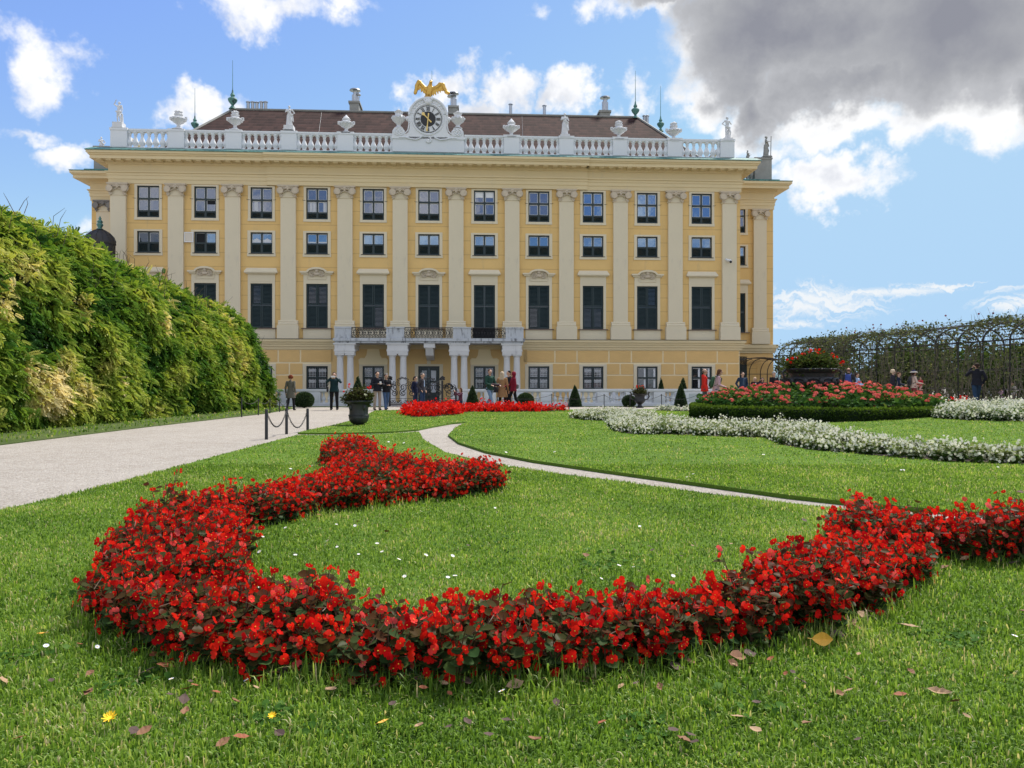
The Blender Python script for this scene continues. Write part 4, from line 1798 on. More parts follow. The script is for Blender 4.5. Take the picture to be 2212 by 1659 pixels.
def sheet(name, poly, mat, top=0.045, step=1.2, skirt=True):
    """flat area with its own outline, lying on the terrain with a low cut edge"""
    n = len(poly)
    vs = [Vector(p) for p in poly]
    xs = [p[0] for p in poly]
    ys = [p[1] for p in poly]
    grid = []
    y = min(ys)
    while y < max(ys):
        x = min(xs)
        while x < max(xs):
            grid.append((x, y))
            x += step
        y += step
    if grid:
        grid = np.array(grid)
        ok = in_poly(grid, poly) & (dist_poly(grid, poly) > step * .3)
        vs += [Vector(p) for p in grid[ok]]
    r = delaunay_2d_cdt(vs, [(i, (i + 1) % n) for i in range(n)], [], 1, 1e-5)
    V, E, F = r[0], r[1], r[2]
    m = MB()
    m.v = [(p[0], p[1], G(p[0], p[1]) + top) for p in V]
    m.f = [tuple(f) for f in F]
    m.mi = [0] * len(F)
    if skirt:
        for i in range(n):
            a, b = poly[i], poly[(i + 1) % n]
            m.add([(a[0], a[1], G(*a) + top), (b[0], b[1], G(*b) + top), (b[0] , b[1], G(*b) - .02), (a[0], a[1], G(*a) - .02)], [(0, 1, 2, 3)])
    o = m.build(name, mat, fix=False)
    return tag(o, kind='structure')


near_lawn = [(-4.7, -2), (-4.7, 3)] + [gp(*p) for p in ((0, 1112), (150, 1078), (330, 1030), (480, 987), (570, 963), (640, 944), (740, 944), (850, 940), (905, 936),
             (914, 953), (962, 982), (1048, 1004), (1200, 1030), (1350, 1050), (1550, 1078), (1750, 1102), (1900, 1119), (2040, 1134), (2212, 1150))] + [(8, 5.3), (11, 4.6), (11, -2)]
far_lawn = [gp(*p) for p in ((643, 938.5), (670, 931.5), (722, 921), (754, 912), (785, 902), (797, 896), (809, 889), (878, 887.5), (1230, 886.5), (1400, 886), (1800, 885))] + \
           [(13.2, 32), (15.5, 28.2), (18, 26.0), (23, 24.2), (23, 14), (22, 6.2), (12, 6.2)] + \
           [gp(*p) for p in ((2212, 1124), (2050, 1112), (1850, 1095), (1700, 1078), (1500, 1050), (1300, 1022), (1150, 1000), (1050, 980), (990, 960), (968, 943), (985, 926), (1010, 914), (975, 917),
                             (930, 925), (903, 931), (850, 935.5), (740, 939))]
verge_left = [(-10.05, -2), (-10.0, 15), (-10.1, 21), (-9.9, 31), (-10.6, 37.5), (-13.5, 39.5), (-17, 39.5), (-17, -2)]
verge_bal = [(-17, 40.0), (-6.7, 40.0), (-6.6, 41.1), (-17, 41.1)]
verge_bal2 = [(-2.8, 40.2), (18, 40.2), (18, 41.1), (-2.8, 41.1)]
sheet('lawn', near_lawn, M_lawn)
sheet('lawn', far_lawn, M_lawn)
sheet('grass_verge', verge_left, M_verge, top=.02)
sheet('grass_verge', verge_bal, M_verge, top=.015)
sheet('grass_verge', verge_bal2, M_verge, top=.015)
sheet('grass_verge', [gp(2118, 875), gp(2212, 882), (19.8, 27.5), (21.0, 27.5), (20.2, 32.2), (19.6, 34.5)], M_verge, top=.015)

# ------------------------------------------------------------------ flower beds: footprints
bed_front = [(-2.26, 4.38), (-2.12, 3.95), (-1.74, 3.50), (-1.36, 3.29), (-.98, 3.21), (-.58, 3.14), (-.2, 3.12), (.28, 3.18), (.69, 3.32), (1.05, 3.50), (1.48, 3.72), (1.86, 3.98), (2.36, 4.50), (2.75, 5.05), (3.1, 4.90), (3.5, 4.84), (4.4, 4.9),
             (4.4, 5.95), (3.6, 5.6), (3.22, 5.2), (2.95, 5.35), (2.72, 6.2), (2.35, 5.7), (1.95, 4.75), (1.38, 4.12), (.97, 3.82), (.57, 3.56), (.35, 3.46), (.1, 3.44), (-.12, 3.44), (-.43, 3.45), (-.88, 3.58), (-1.25, 3.8), (-1.5, 4.3),
             (-1.75, 5.0), (-2.06, 5.9), (-1.98, 6.2), (-1.69, 6.8), (-1.33, 7.1), (-.93, 7.4), (-.5, 7.7), (-.12, 8.15), (-.08, 8.75), (-.3, 9.0), (-.88, 9.4), (-1.60, 9.9), (-1.95, 10.5), (-2.05, 11.4), (-2.15, 12.2), (-2.45, 12.8), (-2.85, 12.4), (-2.88, 11.5), (-2.66, 10.9), (-2.35, 10.2), (-2.15, 9.2),
             (-2.05, 8.1), (-2.25, 7.3), (-2.42, 6.85), (-2.62, 6.3), (-2.78, 5.9), (-2.66, 5.2), (-2.45, 4.75)]
bed_front = [(x, y - (.19 if 2 < i < 11 else .10 if i < 13 else 0)) for i, (x, y) in enumerate(bed_front)]
bed_redA = [gp(*p) for p in ((893, 904), (940, 903), (985, 899), (1002, 893))] + [(-1.7, 31.0), (-2.3, 32.8), (-4.0, 33.3), (-4.4, 31), (-4.1, 29)]
bed_redB = [(-1.9, 31.6), (0, 31.8), (1.4, 32.3), (2.3, 33.0), (2.4, 33.5), (0, 33.9), (-2.2, 33.9), (-2.2, 32.6)]
bed_w1 = [gp(*p) for p in ((1232, 906), (1262, 911), (1308, 912), (1325, 935), (1370, 943), (1450, 943), (1560, 948), (1650, 950), (1690, 966), (1745, 977), (1850, 986), (1950, 996), (2060, 1004), (2212, 1010))] + \
         [(9.2, 10.9), (9.2, 11.9)] + [gp(*p) for p in ((2212, 996), (2050, 988), (1900, 969), (1830, 956), (1790, 940), (1730, 933), (1640, 932), (1500, 926), (1428, 918), (1415, 905), (1380, 899), (1240, 899))]
bed_w2 = [gp(*p) for p in ((1420, 889.5), (1500, 890.5))] + [(9.0, 33.2), (6.2, 33.9)]
bed_w3 = [gp(*p) for p in ((2020, 908), (2100, 912), (2212, 915))] + [(17.6, 22.0), (17.6, 23.6), (15.0, 25.4), (13.7, 25.6)]
bed_r3 = [(15.7, 28.8), (16.6, 28.0), (17.0, 28.7), (16.1, 29.6)]
beds_all = [bed_front, bed_redA, bed_redB, bed_w1, bed_w2, bed_w3, bed_r3]
CIR = (10.45, 26.4)
CR = 4.15

# ------------------------------------------------------------------ grass blades
M_blade = leafmat('grass_blade', [(0.0, (0.048, 0.10, 0.015)), (0.3, (0.115, 0.22, 0.027)), (0.6, (0.22, 0.355, 0.05)), (0.86, (0.38, 0.47, 0.13)), (1.0, (0.55, 0.48, 0.28))], trans=.48, gloss=.04, rough=.5, nscale=.9, namp=.35)


def grass(name, n, ymin, ymax, polys, hmin, hmax, expo, seed, wid=.0042, near=None, xspan=.72):
    r = np.random.default_rng(seed)
    # more blades near the viewpoint: density falls with distance
    u = r.random(n)
    a = 2 - expo
    Y = (ymin ** a + u * (ymax ** a - ymin ** a)) ** (1 / a)
    X = (r.random(n) * 2 - 1) * (xspan * Y + 3.5 * np.minimum(1, Y / 6))
    P = np.stack([X, Y], 1)
    ok = np.zeros(n, bool)
    for pl in polys:
        ok |= in_poly(P, pl)
    for b in beds_all:
        ok &= ~(in_poly(P, b) & (dist_poly(P, b) > .07))
    ok &= np.hypot(P[:, 0] - CIR[0], P[:, 1] - CIR[1]) > CR
    P = P[ok]
    k = len(P)
    r = np.random.default_rng(seed + 1)
    dens = np.array([mnoise.noise(Vector((p[0] * 2.3, p[1] * 2.3, seed))) for p in P])
    hgt = (hmin + (hmax - hmin) * r.random(k) ** 1.6) * (1 + .55 * dens)
    if near is not None:      # uncut tufts along the bed edge
        d = dist_poly(P, near)
        hgt *= 1 + 2.2 * np.exp(-(d / .12) ** 2) * r.random(k) ** 1.5
    yaw = r.random(k) * 2 * math.pi
    lean = (r.random(k) ** 1.3) * .95
    w = wid * (.7 + .8 * r.random(k)) * np.maximum(1.0, (P[:, 1] / 5.5)) ** .75
    dirx, diry = np.cos(yaw), np.sin(yaw)
    sx, sy = -diry, dirx
    z0 = np.array([G(p[0], p[1]) for p in P]) + .04
    V = np.zeros((k, 7, 3))
    fr = [(0.0, 0.0, 1.0), (.40, .12, .95), (.75, .45, .62)]
    for i, (hh, ll, ww) in enumerate(fr):
        for s_, j in ((-1, 0), (1, 1)):
            V[:, 2 * i + j, 0] = P[:, 0] + dirx * ll * lean * hgt + s_ * sx * w * ww
            V[:, 2 * i + j, 1] = P[:, 1] + diry * ll * lean * hgt + s_ * sy * w * ww
            V[:, 2 * i + j, 2] = z0 + hgt * hh * (1 - .25 * lean * hh) - (.01 if i == 0 else 0)
    V[:, 6, 0] = P[:, 0] + dirx * lean * hgt
    V[:, 6, 1] = P[:, 1] + diry * lean * hgt
    V[:, 6, 2] = z0 + hgt * (1 - .45 * lean)
    off = np.arange(k)[:, None, None] * 7
    q = (np.array([[0, 1, 3, 2], [2, 3, 5, 4]])[None] + off).reshape(-1, 4)
    t3 = (np.array([[4, 5, 6]])[None] + off).reshape(-1, 3)
    tint = np.clip(.45 + .22 * r.standard_normal(k) + .25 * dens, 0, 1)
    dry = np.array([mnoise.noise(Vector((p[0] * .9, p[1] * .9, seed + 20))) for p in P])
    tint = np.clip(tint + .22 * dry, 0, 1)
    tint[r.random(k) < .03 + .10 * np.clip(dry, 0, 1)] = 1.0
    # blades share the tint of their tuft
    return tag(np_mesh(name, V.reshape(-1, 3), [q, t3], M_blade, None, np.repeat(tint, 7)), kind='stuff')


LAWNS = [near_lawn, far_lawn]
tag(grass('grass', 640000, 1.9, 11.0, LAWNS, .016, .046, 1.45, 3, wid=.0028, near=bed_front), label='short green lawn grass around the red begonia bed', cat='grass')
tag(grass('grass', 270000, 7.5, 34.0, LAWNS, .020, .042, 1.15, 5, wid=.0034), label='mown lawn grass farther back towards the palace', cat='grass')
tag(grass('grass', 26000, 14.0, 40.0, [verge_left], .03, .08, .9, 9, wid=.006, xspan=.78), label='worn grass strip at the foot of the hedge', cat='grass')
for o in COL.objects:
    if o.name.startswith('grass') and o.get('category'):
        o['category'] = 'grass'

# ------------------------------------------------------------------ bedding plants
M_soil = pmat('dark_soil', (0.035, 0.024, 0.018), rough=1, var=.4, vscale=6, bump=1.0, bscale=30, fine=.25)
M_red = leafmat('red_petals', [(0.0, (0.30, 0.003, 0.006)), (0.35, (0.66, 0.010, 0.010)), (0.75, (0.90, 0.030, 0.012)), (1.0, (0.82, 0.12, 0.11))], trans=.42, gloss=.05, nscale=20, namp=.3)
M_whitep = leafmat('white_petals', [(0.0, (0.62, 0.66, 0.40)), (0.5, (0.82, 0.80, 0.62)), (1.0, (0.88, 0.86, 0.76))], trans=.35, gloss=.03, nscale=20, namp=.2)
M_pinkp = leafmat('coral_petals', [(0.0, (0.62, 0.07, 0.055)), (0.5, (0.82, 0.16, 0.12)), (1.0, (0.88, 0.33, 0.28))], trans=.35, gloss=.03, nscale=9, namp=.4)
M_stam = pmat('yellow_stamens', (0.80, 0.46, 0.04), rough=.7, var=.1)
M_bleaf = leafmat('begonia_leaves', [(0.0, (0.060, 0.012, 0.008)), (0.28, (0.080, 0.026, 0.012)), (0.45, (0.050, 0.045, 0.014)), (0.75, (0.040, 0.085, 0.028)), (1.0, (0.10, 0.15, 0.04))], trans=.30, gloss=.12, rough=.35, nscale=5, namp=.35)
M_wleaf = leafmat('white_begonia_leaves', [(0.0, (0.025, 0.055, 0.010)), (0.6, (0.06, 0.12, 0.02)), (1.0, (0.16, 0.19, 0.05))], trans=.3, gloss=.06, nscale=5, namp=.4)
M_stem = pmat('plant_stems', (0.09, 0.045, 0.02), rough=.6, var=.3, vscale=10)


def petal(a, L, Wd, cup=.25, pts=None):
    """petal starting at the centre, pointing along angle a"""
    ca, sa = math.cos(a), math.sin(a)
    P = [(0, 0, 0), (.30 * L, -.32 * Wd, .02), (.70 * L, -.50 * Wd, cup * .5 * L), (L, -.22 * Wd, cup * L), (L, .22 * Wd, cup * L), (.70 * L, .50 * Wd, cup * .5 * L), (.30 * L, .32 * Wd, .02), (.62 * L, 0, cup * .12 * L)]
    V = [(x * ca - y * sa, x * sa + y * ca, z) for x, y, z in P]
    return V, [(0, 1, 7, 6), (1, 2, 7), (2, 3, 7), (3, 4, 7), (4, 5, 7), (5, 6, 7)]


def flower_proto():
    V, F = [], []
    for a, L, W_ in ((0, 1.0, 1.25), (math.pi, 1.0, 1.2), (math.pi / 2, .72, .75), (-math.pi / 2, .72, .72)):
        v, f = petal(a, L, W_)
        n = len(V)
        V += v
        F += [tuple(i + n for i in q) for q in f]
    return V, F


def octa(r=1.0, z=.15):
    V = [(r, 0, z), (0, r, z), (-r, 0, z), (0, -r, z), (0, 0, z + r * .9), (0, 0, z - r * .4)]
    return V, [(0, 1, 4), (1, 2, 4), (2, 3, 4), (3, 0, 4), (1, 0, 5), (2, 1, 5), (3, 2, 5), (0, 3, 5)]


def leaf_proto():
    """rounded cupped leaf, base at origin, pointing along +x, unit length"""
    ring = [(0, 0, 0), (.05, -.30, .05), (.32, -.52, .10), (.68, -.46, .08), (.93, -.18, .0), (1.0, .02, -.03), (.90, .22, .0), (.64, .44, .08), (.30, .48, .10), (.06, .26, .05)]
    V = ring + [(.48, 0, -.03)]
    return V, [(i, (i + 1) % 10, 10) for i in range(10)]


FLOWER, LEAF, STAM = flower_proto(), leaf_proto(), octa(.16, .12)
SIMPLE_FL = ([(.9, -.3, .1), (.4, .75, .15), (-.6, .7, .1), (-.95, -.1, .12), (-.3, -.9, .1), (.55, -.85, .15), (0, 0, -.05)], [(0, 1, 6), (1, 2, 6), (2, 3, 6), (3, 4, 6), (4, 5, 6), (5, 0, 6)])
SIMPLE_LF = ([(0, 0, 0), (.45, -.45, .08), (1, 0, -.05), (.45, .45, .08)], [(0, 1, 2, 3)])


def flower_bed(label, poly, spacing, hgt, petals, leaves, leaf_tint, fsize, lsize, cat='flower bed', stems_n=(3, 5), fl_n=(3, 6), lf_n=(6, 9), detailed=True, seed=1, group=None, dome=.22, spikes=.08, center=None):
    random.seed(seed)
    cx = sum(p[0] for p in poly) / len(poly)
    cy = sum(p[1] for p in poly) / len(poly)
    root = empty('flower_bed', (cx, cy, G(cx, cy)), label=label, cat=cat, group=group)
    pts = poisson(poly, spacing)
    dd = dist_poly(pts, poly)
    fpos, fdir, fs, ft = [], [], [], []
    lpos, ldir, lup, ls, lt = [], [], [], [], []
    stems = MB()
    C0 = Vector((cx, cy, G(cx, cy)))
    for (x, y), d in zip(pts, dd):
        e = min(1, d / .35)
        big = mnoise.noise(Vector((x * 1.7, y * 1.7, seed)))
        H = hgt * (.74 + .26 * e) * (1 + (.40 if detailed else .65) * big) * random.uniform(.85, 1.12) * (1.12 if detailed and y > 10 else 1) * (1 + .28 * math.exp(-((x - 2.6) ** 2 + (y - 5.6) ** 2) / .30) + .48 * math.exp(-((x - 3.5) ** 2 + (y - 5.2) ** 2) / .15) + .22 * math.exp(-((x + 2.6) ** 2 + (y - 5.8) ** 2) / .12) if detailed else 1)
        if random.random() < spikes:
            H *= 1.28
        bald = mnoise.noise(Vector((x * 2.6 + 9, y * 2.6, seed + 3))) > .38
        # outward direction from the bed edge
        base = Vector((x, y, G(x, y) + .03)) - C0
        green = mnoise.noise(Vector((x * 1.1, y * 1.1, seed + 8)))
        for s_ in range(random.randint(*stems_n)):
            az = random.uniform(0, 2 * math.pi)
            lean = random.uniform(.05, .5)
            top = base + Vector((math.cos(az) * lean * H * .8, math.sin(az) * lean * H * .8, H * random.uniform(.72, 1.0)))
            mid = base.lerp(top, .5) + Vector((math.cos(az), math.sin(az), 0)) * -.02
            if detailed:
                stems.tube([base, mid, top], [.0045, .0035, .002], 3, caps=False)

            def P(t):
                return (1 - t) ** 2 * base + 2 * t * (1 - t) * mid + t * t * top
            nl = random.randint(*lf_n)
            for k in range(nl):
                t = .04 + .93 * (k + random.random()) / nl
                a2 = az + k * 2.4 + random.uniform(-.4, .4)
                out = Vector((math.cos(a2), math.sin(a2), random.uniform(-.35, .55)))
                sz = lsize * random.uniform(.65, 1.25) * (1.15 - .45 * t)
                lpos.append(P(t) + out * .008)
                ldir.append(out)
                lup.append((random.uniform(-.4, .4), random.uniform(-.7, .1), 1.0))
                ls.append(sz)
                tt = leaf_tint[0] * t + leaf_tint[1] * (1 - t) + .14 * green + random.gauss(0, .10)
                lt.append(tt)
            nf = random.randint(*fl_n)
            if bald:
                nf = nf // 3
            for k in range(nf):
                t = 1 - random.random() ** 1.15 * .80
                off = Vector((random.gauss(0, 1), random.gauss(0, 1), random.gauss(0, .5))) * fsize * (.72 if detailed else 1.0)
                p = P(t) + off + Vector((0, 0, fsize * .6 if t > .9 else 0))
                outv = Vector((off.x * 2 / fsize + random.gauss(0, .5), off.y * 2 / fsize - 1.3 + random.gauss(0, .5), random.uniform(-.1, 1.6)))
                fpos.append(p)
                if detailed and y < 6.5:
                    stems.tube([P(max(0, t - .1)), p - Vector((0, 0, .004))], [.0022, .0014], 3, caps=False)
                fdir.append(outv)
                fs.append(fsize * random.uniform(.55, 1.1))
                ft.append(random.gauss(.5, .2) + (.22 if outv.z < .2 else 0))
    # leaves
    r = np.random.default_rng(seed)
    M = frames(np.array([tuple(v) for v in ldir]), np.array(lup, float))
    M = M * np.array(ls)[:, None, None]
    scatter('leaves', LEAF if detailed else SIMPLE_LF, M, np.array([tuple(v) for v in lpos]), leaves, root, np.clip(lt, 0, 1))
    # petals: flower faces along fdir
    z = np.array([tuple(v) for v in fdir], float)
    z /= np.linalg.norm(z, axis=1, keepdims=True)
    rx = r.standard_normal((len(z), 3))
    x_ = np.cross(rx, z)
    x_ /= np.linalg.norm(x_, axis=1, keepdims=True)
    y_ = np.cross(z, x_)
    Mf = np.stack([x_, y_, z], 2) * np.array(fs)[:, None, None] * .5
    T = np.array([tuple(v) for v in fpos])
    scatter('petals', FLOWER if detailed else SIMPLE_FL, Mf, T, petals, root, np.clip(ft, 0, 1))
    if detailed:
        sel = r.random(len(T)) < .75
        scatter('stamens', STAM, Mf[sel], T[sel], M_stam, root)
        stems.build('stems', M_stem, root, fix=False)
    # soil
    m = MB()
    n = len(poly)
    rr_ = delaunay_2d_cdt([Vector(p) for p in poly], [(i, (i + 1) % n) for i in range(n)], [], 1, 1e-5)
    m.v = [(p[0] - C0.x, p[1] - C0.y, G(p[0], p[1]) + .055 - C0.z) for p in rr_[0]]
    m.f = [tuple(f) for f in rr_[2]]
    m.mi = [0] * len(m.f)
    m.build('soil', M_soil, root, fix=False)
    return root


flower_bed('big scroll-shaped bed of red begonias in the foreground lawn', bed_front, .115, .31, M_red, M_bleaf, (.34, .98), .046, .055, stems_n=(4, 6), fl_n=(4, 7), lf_n=(8, 11), seed=2, spikes=.10)
flower_bed('small far bed of red flowers with two lobes on the lawn near the gate', bed_redA, .30, .33, M_red, M_bleaf, (.15, .5), .10, .09, detailed=False, stems_n=(4, 6), fl_n=(5, 8), lf_n=(4, 6), seed=3)
flower_bed('long low strip of red flowers before the white balustrade', bed_redB, .30, .27, M_red, M_bleaf, (.15, .5), .10, .09, detailed=False, stems_n=(4, 6), fl_n=(5, 8), lf_n=(4, 6), seed=4)
flower_bed('long winding band of white flowers across the far lawn', bed_w1, .21, .25, M_whitep, M_wleaf, (.95, .45), .054, .085, detailed=False, stems_n=(4, 6), fl_n=(4, 6), lf_n=(9, 13), seed=5)
flower_bed('thin strip of white flowers behind the urn with handles', bed_w2, .26, .26, M_whitep, M_wleaf, (.7, .3), .07, .09, detailed=False, stems_n=(4, 5), fl_n=(5, 8), lf_n=(5, 7), seed=6)
flower_bed('band of white flowers at the right beside the pergola path', bed_w3, .22, .36, M_whitep, M_wleaf, (.8, .3), .065, .09, detailed=False, stems_n=(4, 6), fl_n=(4, 6), lf_n=(8, 12), seed=7)
flower_bed('little patch of red flowers behind the right white band', bed_r3, .26, .30, M_red, M_bleaf, (.3, .6), .09, .09, detailed=False, stems_n=(4, 5), fl_n=(5, 7), lf_n=(5, 7), seed=8)
# ------------------------------------------------------------------ wisteria-covered arcade on the left
M_wist = leafmat('wisteria_leaves', [(0.0, (0.020, 0.060, 0.014)), (0.22, (0.060, 0.15, 0.022)), (0.44, (0.15, 0.25, 0.032)), (0.64, (0.33, 0.40, 0.065)), (0.84, (0.50, 0.47, 0.14)), (1.0, (0.74, 0.64, 0.34))],
                 trans=.40, gloss=.015, rough=.5, nscale=.55, namp=.45)
M_hedge_core = pmat('shaded_hedge_core', (0.012, 0.022, 0.008), rough=1, var=.5, vscale=3, bump=1, bscale=8, fine=.3)  # added solid core, its dark colour stands in for shade between the leaves
M_bark = pmat('bark', (0.10, 0.075, 0.055), rough=.95, var=.3, vscale=5, bump=.8, bscale=20)


def pinnate(n=6, w=.30, droop=.32):
    """compound leaf: paired leaflets along a drooping stalk, unit length along +x"""
    V, F = [], []
    for k in range(n + 1):
        t = .12 + .80 * k / n
        zc = -droop * t * t
        if k == n:
            L = .24
            pts = [(t, 0, zc), (t + L * .45, .075, zc - .06), (t + L, 0, zc - .15), (t + L * .45, -.075, zc - .06)]
            i = len(V)
            V += pts
            F.append((i, i + 1, i + 2, i + 3))
            continue
        L = w * (1 - .35 * abs(k / n - .4))
        for s_ in (-1, 1):
            dx, dy = .45, s_ * .9
            px_, py_ = -.9 * s_ * .17, .45 * .11
            i = len(V)
            V += [(t, 0, zc), (t + dx * L * .45 + abs(px_) * .8, dy * L * .5, zc - .02), (t + dx * L, dy * L, zc - .10 * L / .3), (t + dx * L * .45 - abs(px_) * .8, dy * L * .5, zc - .02)]
            F.append((i, i + 1, i + 2, i + 3) if s_ > 0 else (i, i + 3, i + 2, i + 1))
    return V, F


def hedge_surface(s, y):
    """s 0..1 along the cross-section from the foot up, over the crown and down the far side -> point, outward normal"""
    yy = min(1.0, max(0.0, (39.4 - y) / 3.0))
    endk = math.sqrt(1 - (1 - yy) ** 2)
    xw, wd, hw, ht = -12.55, 2.3, 3.2, 6.15 - .098 * (y - 21)
    hw2, ht2 = hw * (.35 + .65 * endk), ht * (.42 + .58 * endk)
    if s < .45:
        t = s / .45
        return Vector((xw + .18 * math.sin(t * math.pi) - .25 * t * t, y, hw2 * t)), Vector((1, 0, .1))
    if s < .85:
        a = (s - .45) / .40 * math.pi * .62
        return Vector((xw - .25 - wd * (1 - math.cos(a)), y, hw2 + (ht2 - hw2) * math.sin(a))), Vector((math.cos(a), 0, math.sin(a) * 1.1 + .1)).normalized()
    t = (s - .85) / .15
    a = math.pi * .62
    x0, z0 = xw - .25 - wd * (1 - math.cos(a)), hw2 + (ht2 - hw2) * math.sin(a)
    return Vector((x0 - .8 * t, y, z0 * (1 - .6 * t))), Vector((-1, 0, .3)).normalized()


root = empty('climbing_hedge', (-12.5, 28, 0), label='tall arched hedge of green and yellow compound leaves beside the gravel path', cat='hedge')
C0 = Vector((-12.5, 28, 0))
random.seed(21)
pos, fw, up, sz, tn = [], [], [], [], []
NLEAF = 52000
for _ in range(NLEAF):
    y = 14.0 + 25.6 * (random.random() ** .85)
    s = random.random() ** .95 * .97
    p, nrm = hedge_surface(s, y)
    q = Vector((p.y * .55, p.z * .6, p.x * .5))
    lump = mnoise.noise(q * 1.0) * .75 + mnoise.noise(q * 2.7 + Vector((5, 5, 5))) * .42
    depth = random.random() ** 2 * .38
    off = .20 + lump * .52 - depth
    if random.random() < .012:
        off += random.uniform(.1, .45)
    p = p + nrm * off
    if p.z < .05:
        continue
    cav = mnoise.noise(q * 1.0) < -.32 and random.random() < .65
    if cav:
        continue
    pos.append(p - C0)
    rad = random.gauss(0, .55)
    f = Vector((nrm.x * .55 + random.gauss(0, .3), random.gauss(-.25, .65), nrm.z * .35 - .35 + random.gauss(0, .35)))
    fw.append(f)
    up.append(Vector((nrm.x * .9 + random.gauss(0, .3), nrm.y + random.gauss(0, .3) - .15, nrm.z + .55 + random.gauss(0, .25))))
    near = max(0.0, min(1, (33 - y) / 17))
    sz.append(random.uniform(.22, .38) * (.80 + .2 * (1 - near)))
    col = .38 + .20 * near + .56 * mnoise.noise(Vector((p.y * .33, p.z * .42, 3))) + .30 * mnoise.noise(Vector((p.y * 1.3, p.z * 1.5, 9))) + random.gauss(0, .07) + .16 * lump
    if mnoise.noise(Vector((p.y * .8, p.z * .45, 31))) > .38:
        col += .42
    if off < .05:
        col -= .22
    tn.append(min(1, max(0, col)))
M = frames(np.array([tuple(v) for v in fw]), np.array([tuple(v) for v in up])) * np.array(sz)[:, None, None]
scatter('foliage', pinnate(), M, np.array([tuple(v) for v in pos]), M_wist, root, np.array(tn))
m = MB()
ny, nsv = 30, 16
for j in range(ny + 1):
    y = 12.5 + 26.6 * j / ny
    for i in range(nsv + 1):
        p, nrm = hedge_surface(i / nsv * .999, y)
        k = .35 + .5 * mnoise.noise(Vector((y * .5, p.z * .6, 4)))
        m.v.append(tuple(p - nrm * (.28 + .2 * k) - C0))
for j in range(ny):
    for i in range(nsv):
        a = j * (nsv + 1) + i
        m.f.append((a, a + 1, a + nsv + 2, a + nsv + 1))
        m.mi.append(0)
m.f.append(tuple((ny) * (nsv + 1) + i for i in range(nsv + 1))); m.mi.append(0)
m.build('shaded_core', M_hedge_core, root, fix=False)
m = MB()
for k in range(16):
    y = 15 + 1.6 * k + random.uniform(-.4, .4)
    m.tube([(-12.9 + random.uniform(-.1, .1), y, 0), (-12.7, y + random.uniform(-.3, .3), 1.4), (-12.9, y + random.uniform(-.4, .4), 3.0)], [.09, .06, .04], 6)
m.v = [(x + 12.5, y - 28, z) for x, y, z in m.v]
m.build('stems', M_bark, root)
# long loose shoots standing out of the top
m = MB()
for k in range(70):
    y = random.uniform(17, 39)
    p, nrm = hedge_surface(random.uniform(.5, .78), y)
    p = p + nrm * .35 - C0
    d = Vector((random.gauss(0, .3), random.gauss(0, .4), 1)).normalized()
    L = random.uniform(.3, .9)
    m.tube([p, p + d * L * .6, p + d * L + Vector((random.gauss(0, .15), random.gauss(0, .15), -.05))], [.012, .009, .004], 3)
m.build('shoots', M_bark, root)


# ------------------------------------------------------------------ trees: tapered trunk, limbs, crown of many small leaf clumps
def tree(name, label, x, y, hgt, crown_r, crown_h, seed, mat, n=9000, leaf=.32, group=None, trunk=True, squash=1.0, cat='tree'):
    random.seed(seed)
    r = np.random.default_rng(seed)
    g = G(x, y)
    root = empty(name, (x, y, g), label=label, cat=cat, group=group)
    m = MB()
    zt = hgt - crown_h * .9
    m.tube([(0, 0, -.1), (.05, 0, zt * .6), (0, .05, zt + crown_h * .35)], [hgt * .028, hgt * .022, hgt * .010], 8)
    cl = []
    for k in range(26):
        a = random.uniform(0, 2 * math.pi)
        t = random.uniform(.05, 1)
        rr_ = crown_r * math.sqrt(max(.05, 1 - (2 * t - 1) ** 2)) * random.uniform(.35, .9)
        c = Vector((math.cos(a) * rr_, math.sin(a) * rr_ * squash, hgt - crown_h + crown_h * t * .93))
        cl.append((c, crown_r * random.uniform(.22, .42)))
        m.tube([(0, 0, zt * .8 + crown_h * .3 * t), c * .6 + Vector((0, 0, c.z * .3)), c], [hgt * .009, hgt * .006, .015], 5)
    m.build('trunk', M_bark, root, smooth=True)
    pos, tint = [], []
    for _ in range(n):
        c, rc = random.choice(cl)
        d = Vector((random.gauss(0, 1), random.gauss(0, 1), random.gauss(0, .8))).normalized() * rc * random.random() ** .35
        pos.append(c + d)
        tint.append(.45 + .35 * mnoise.noise((c + d) * .8) + random.gauss(0, .1))
    f = r.standard_normal((n, 3))
    f[:, 2] -= .3
    u = r.standard_normal((n, 3)) * .6 + np.array([0, 0, 1.0])
    M = frames(f, u) * (leaf * (.6 + .8 * r.random(n)))[:, None, None]
    scatter('crown', SIMPLE_LF, M, np.array([tuple(p) for p in pos]), mat, root, np.clip(tint, 0, 1))
    return root


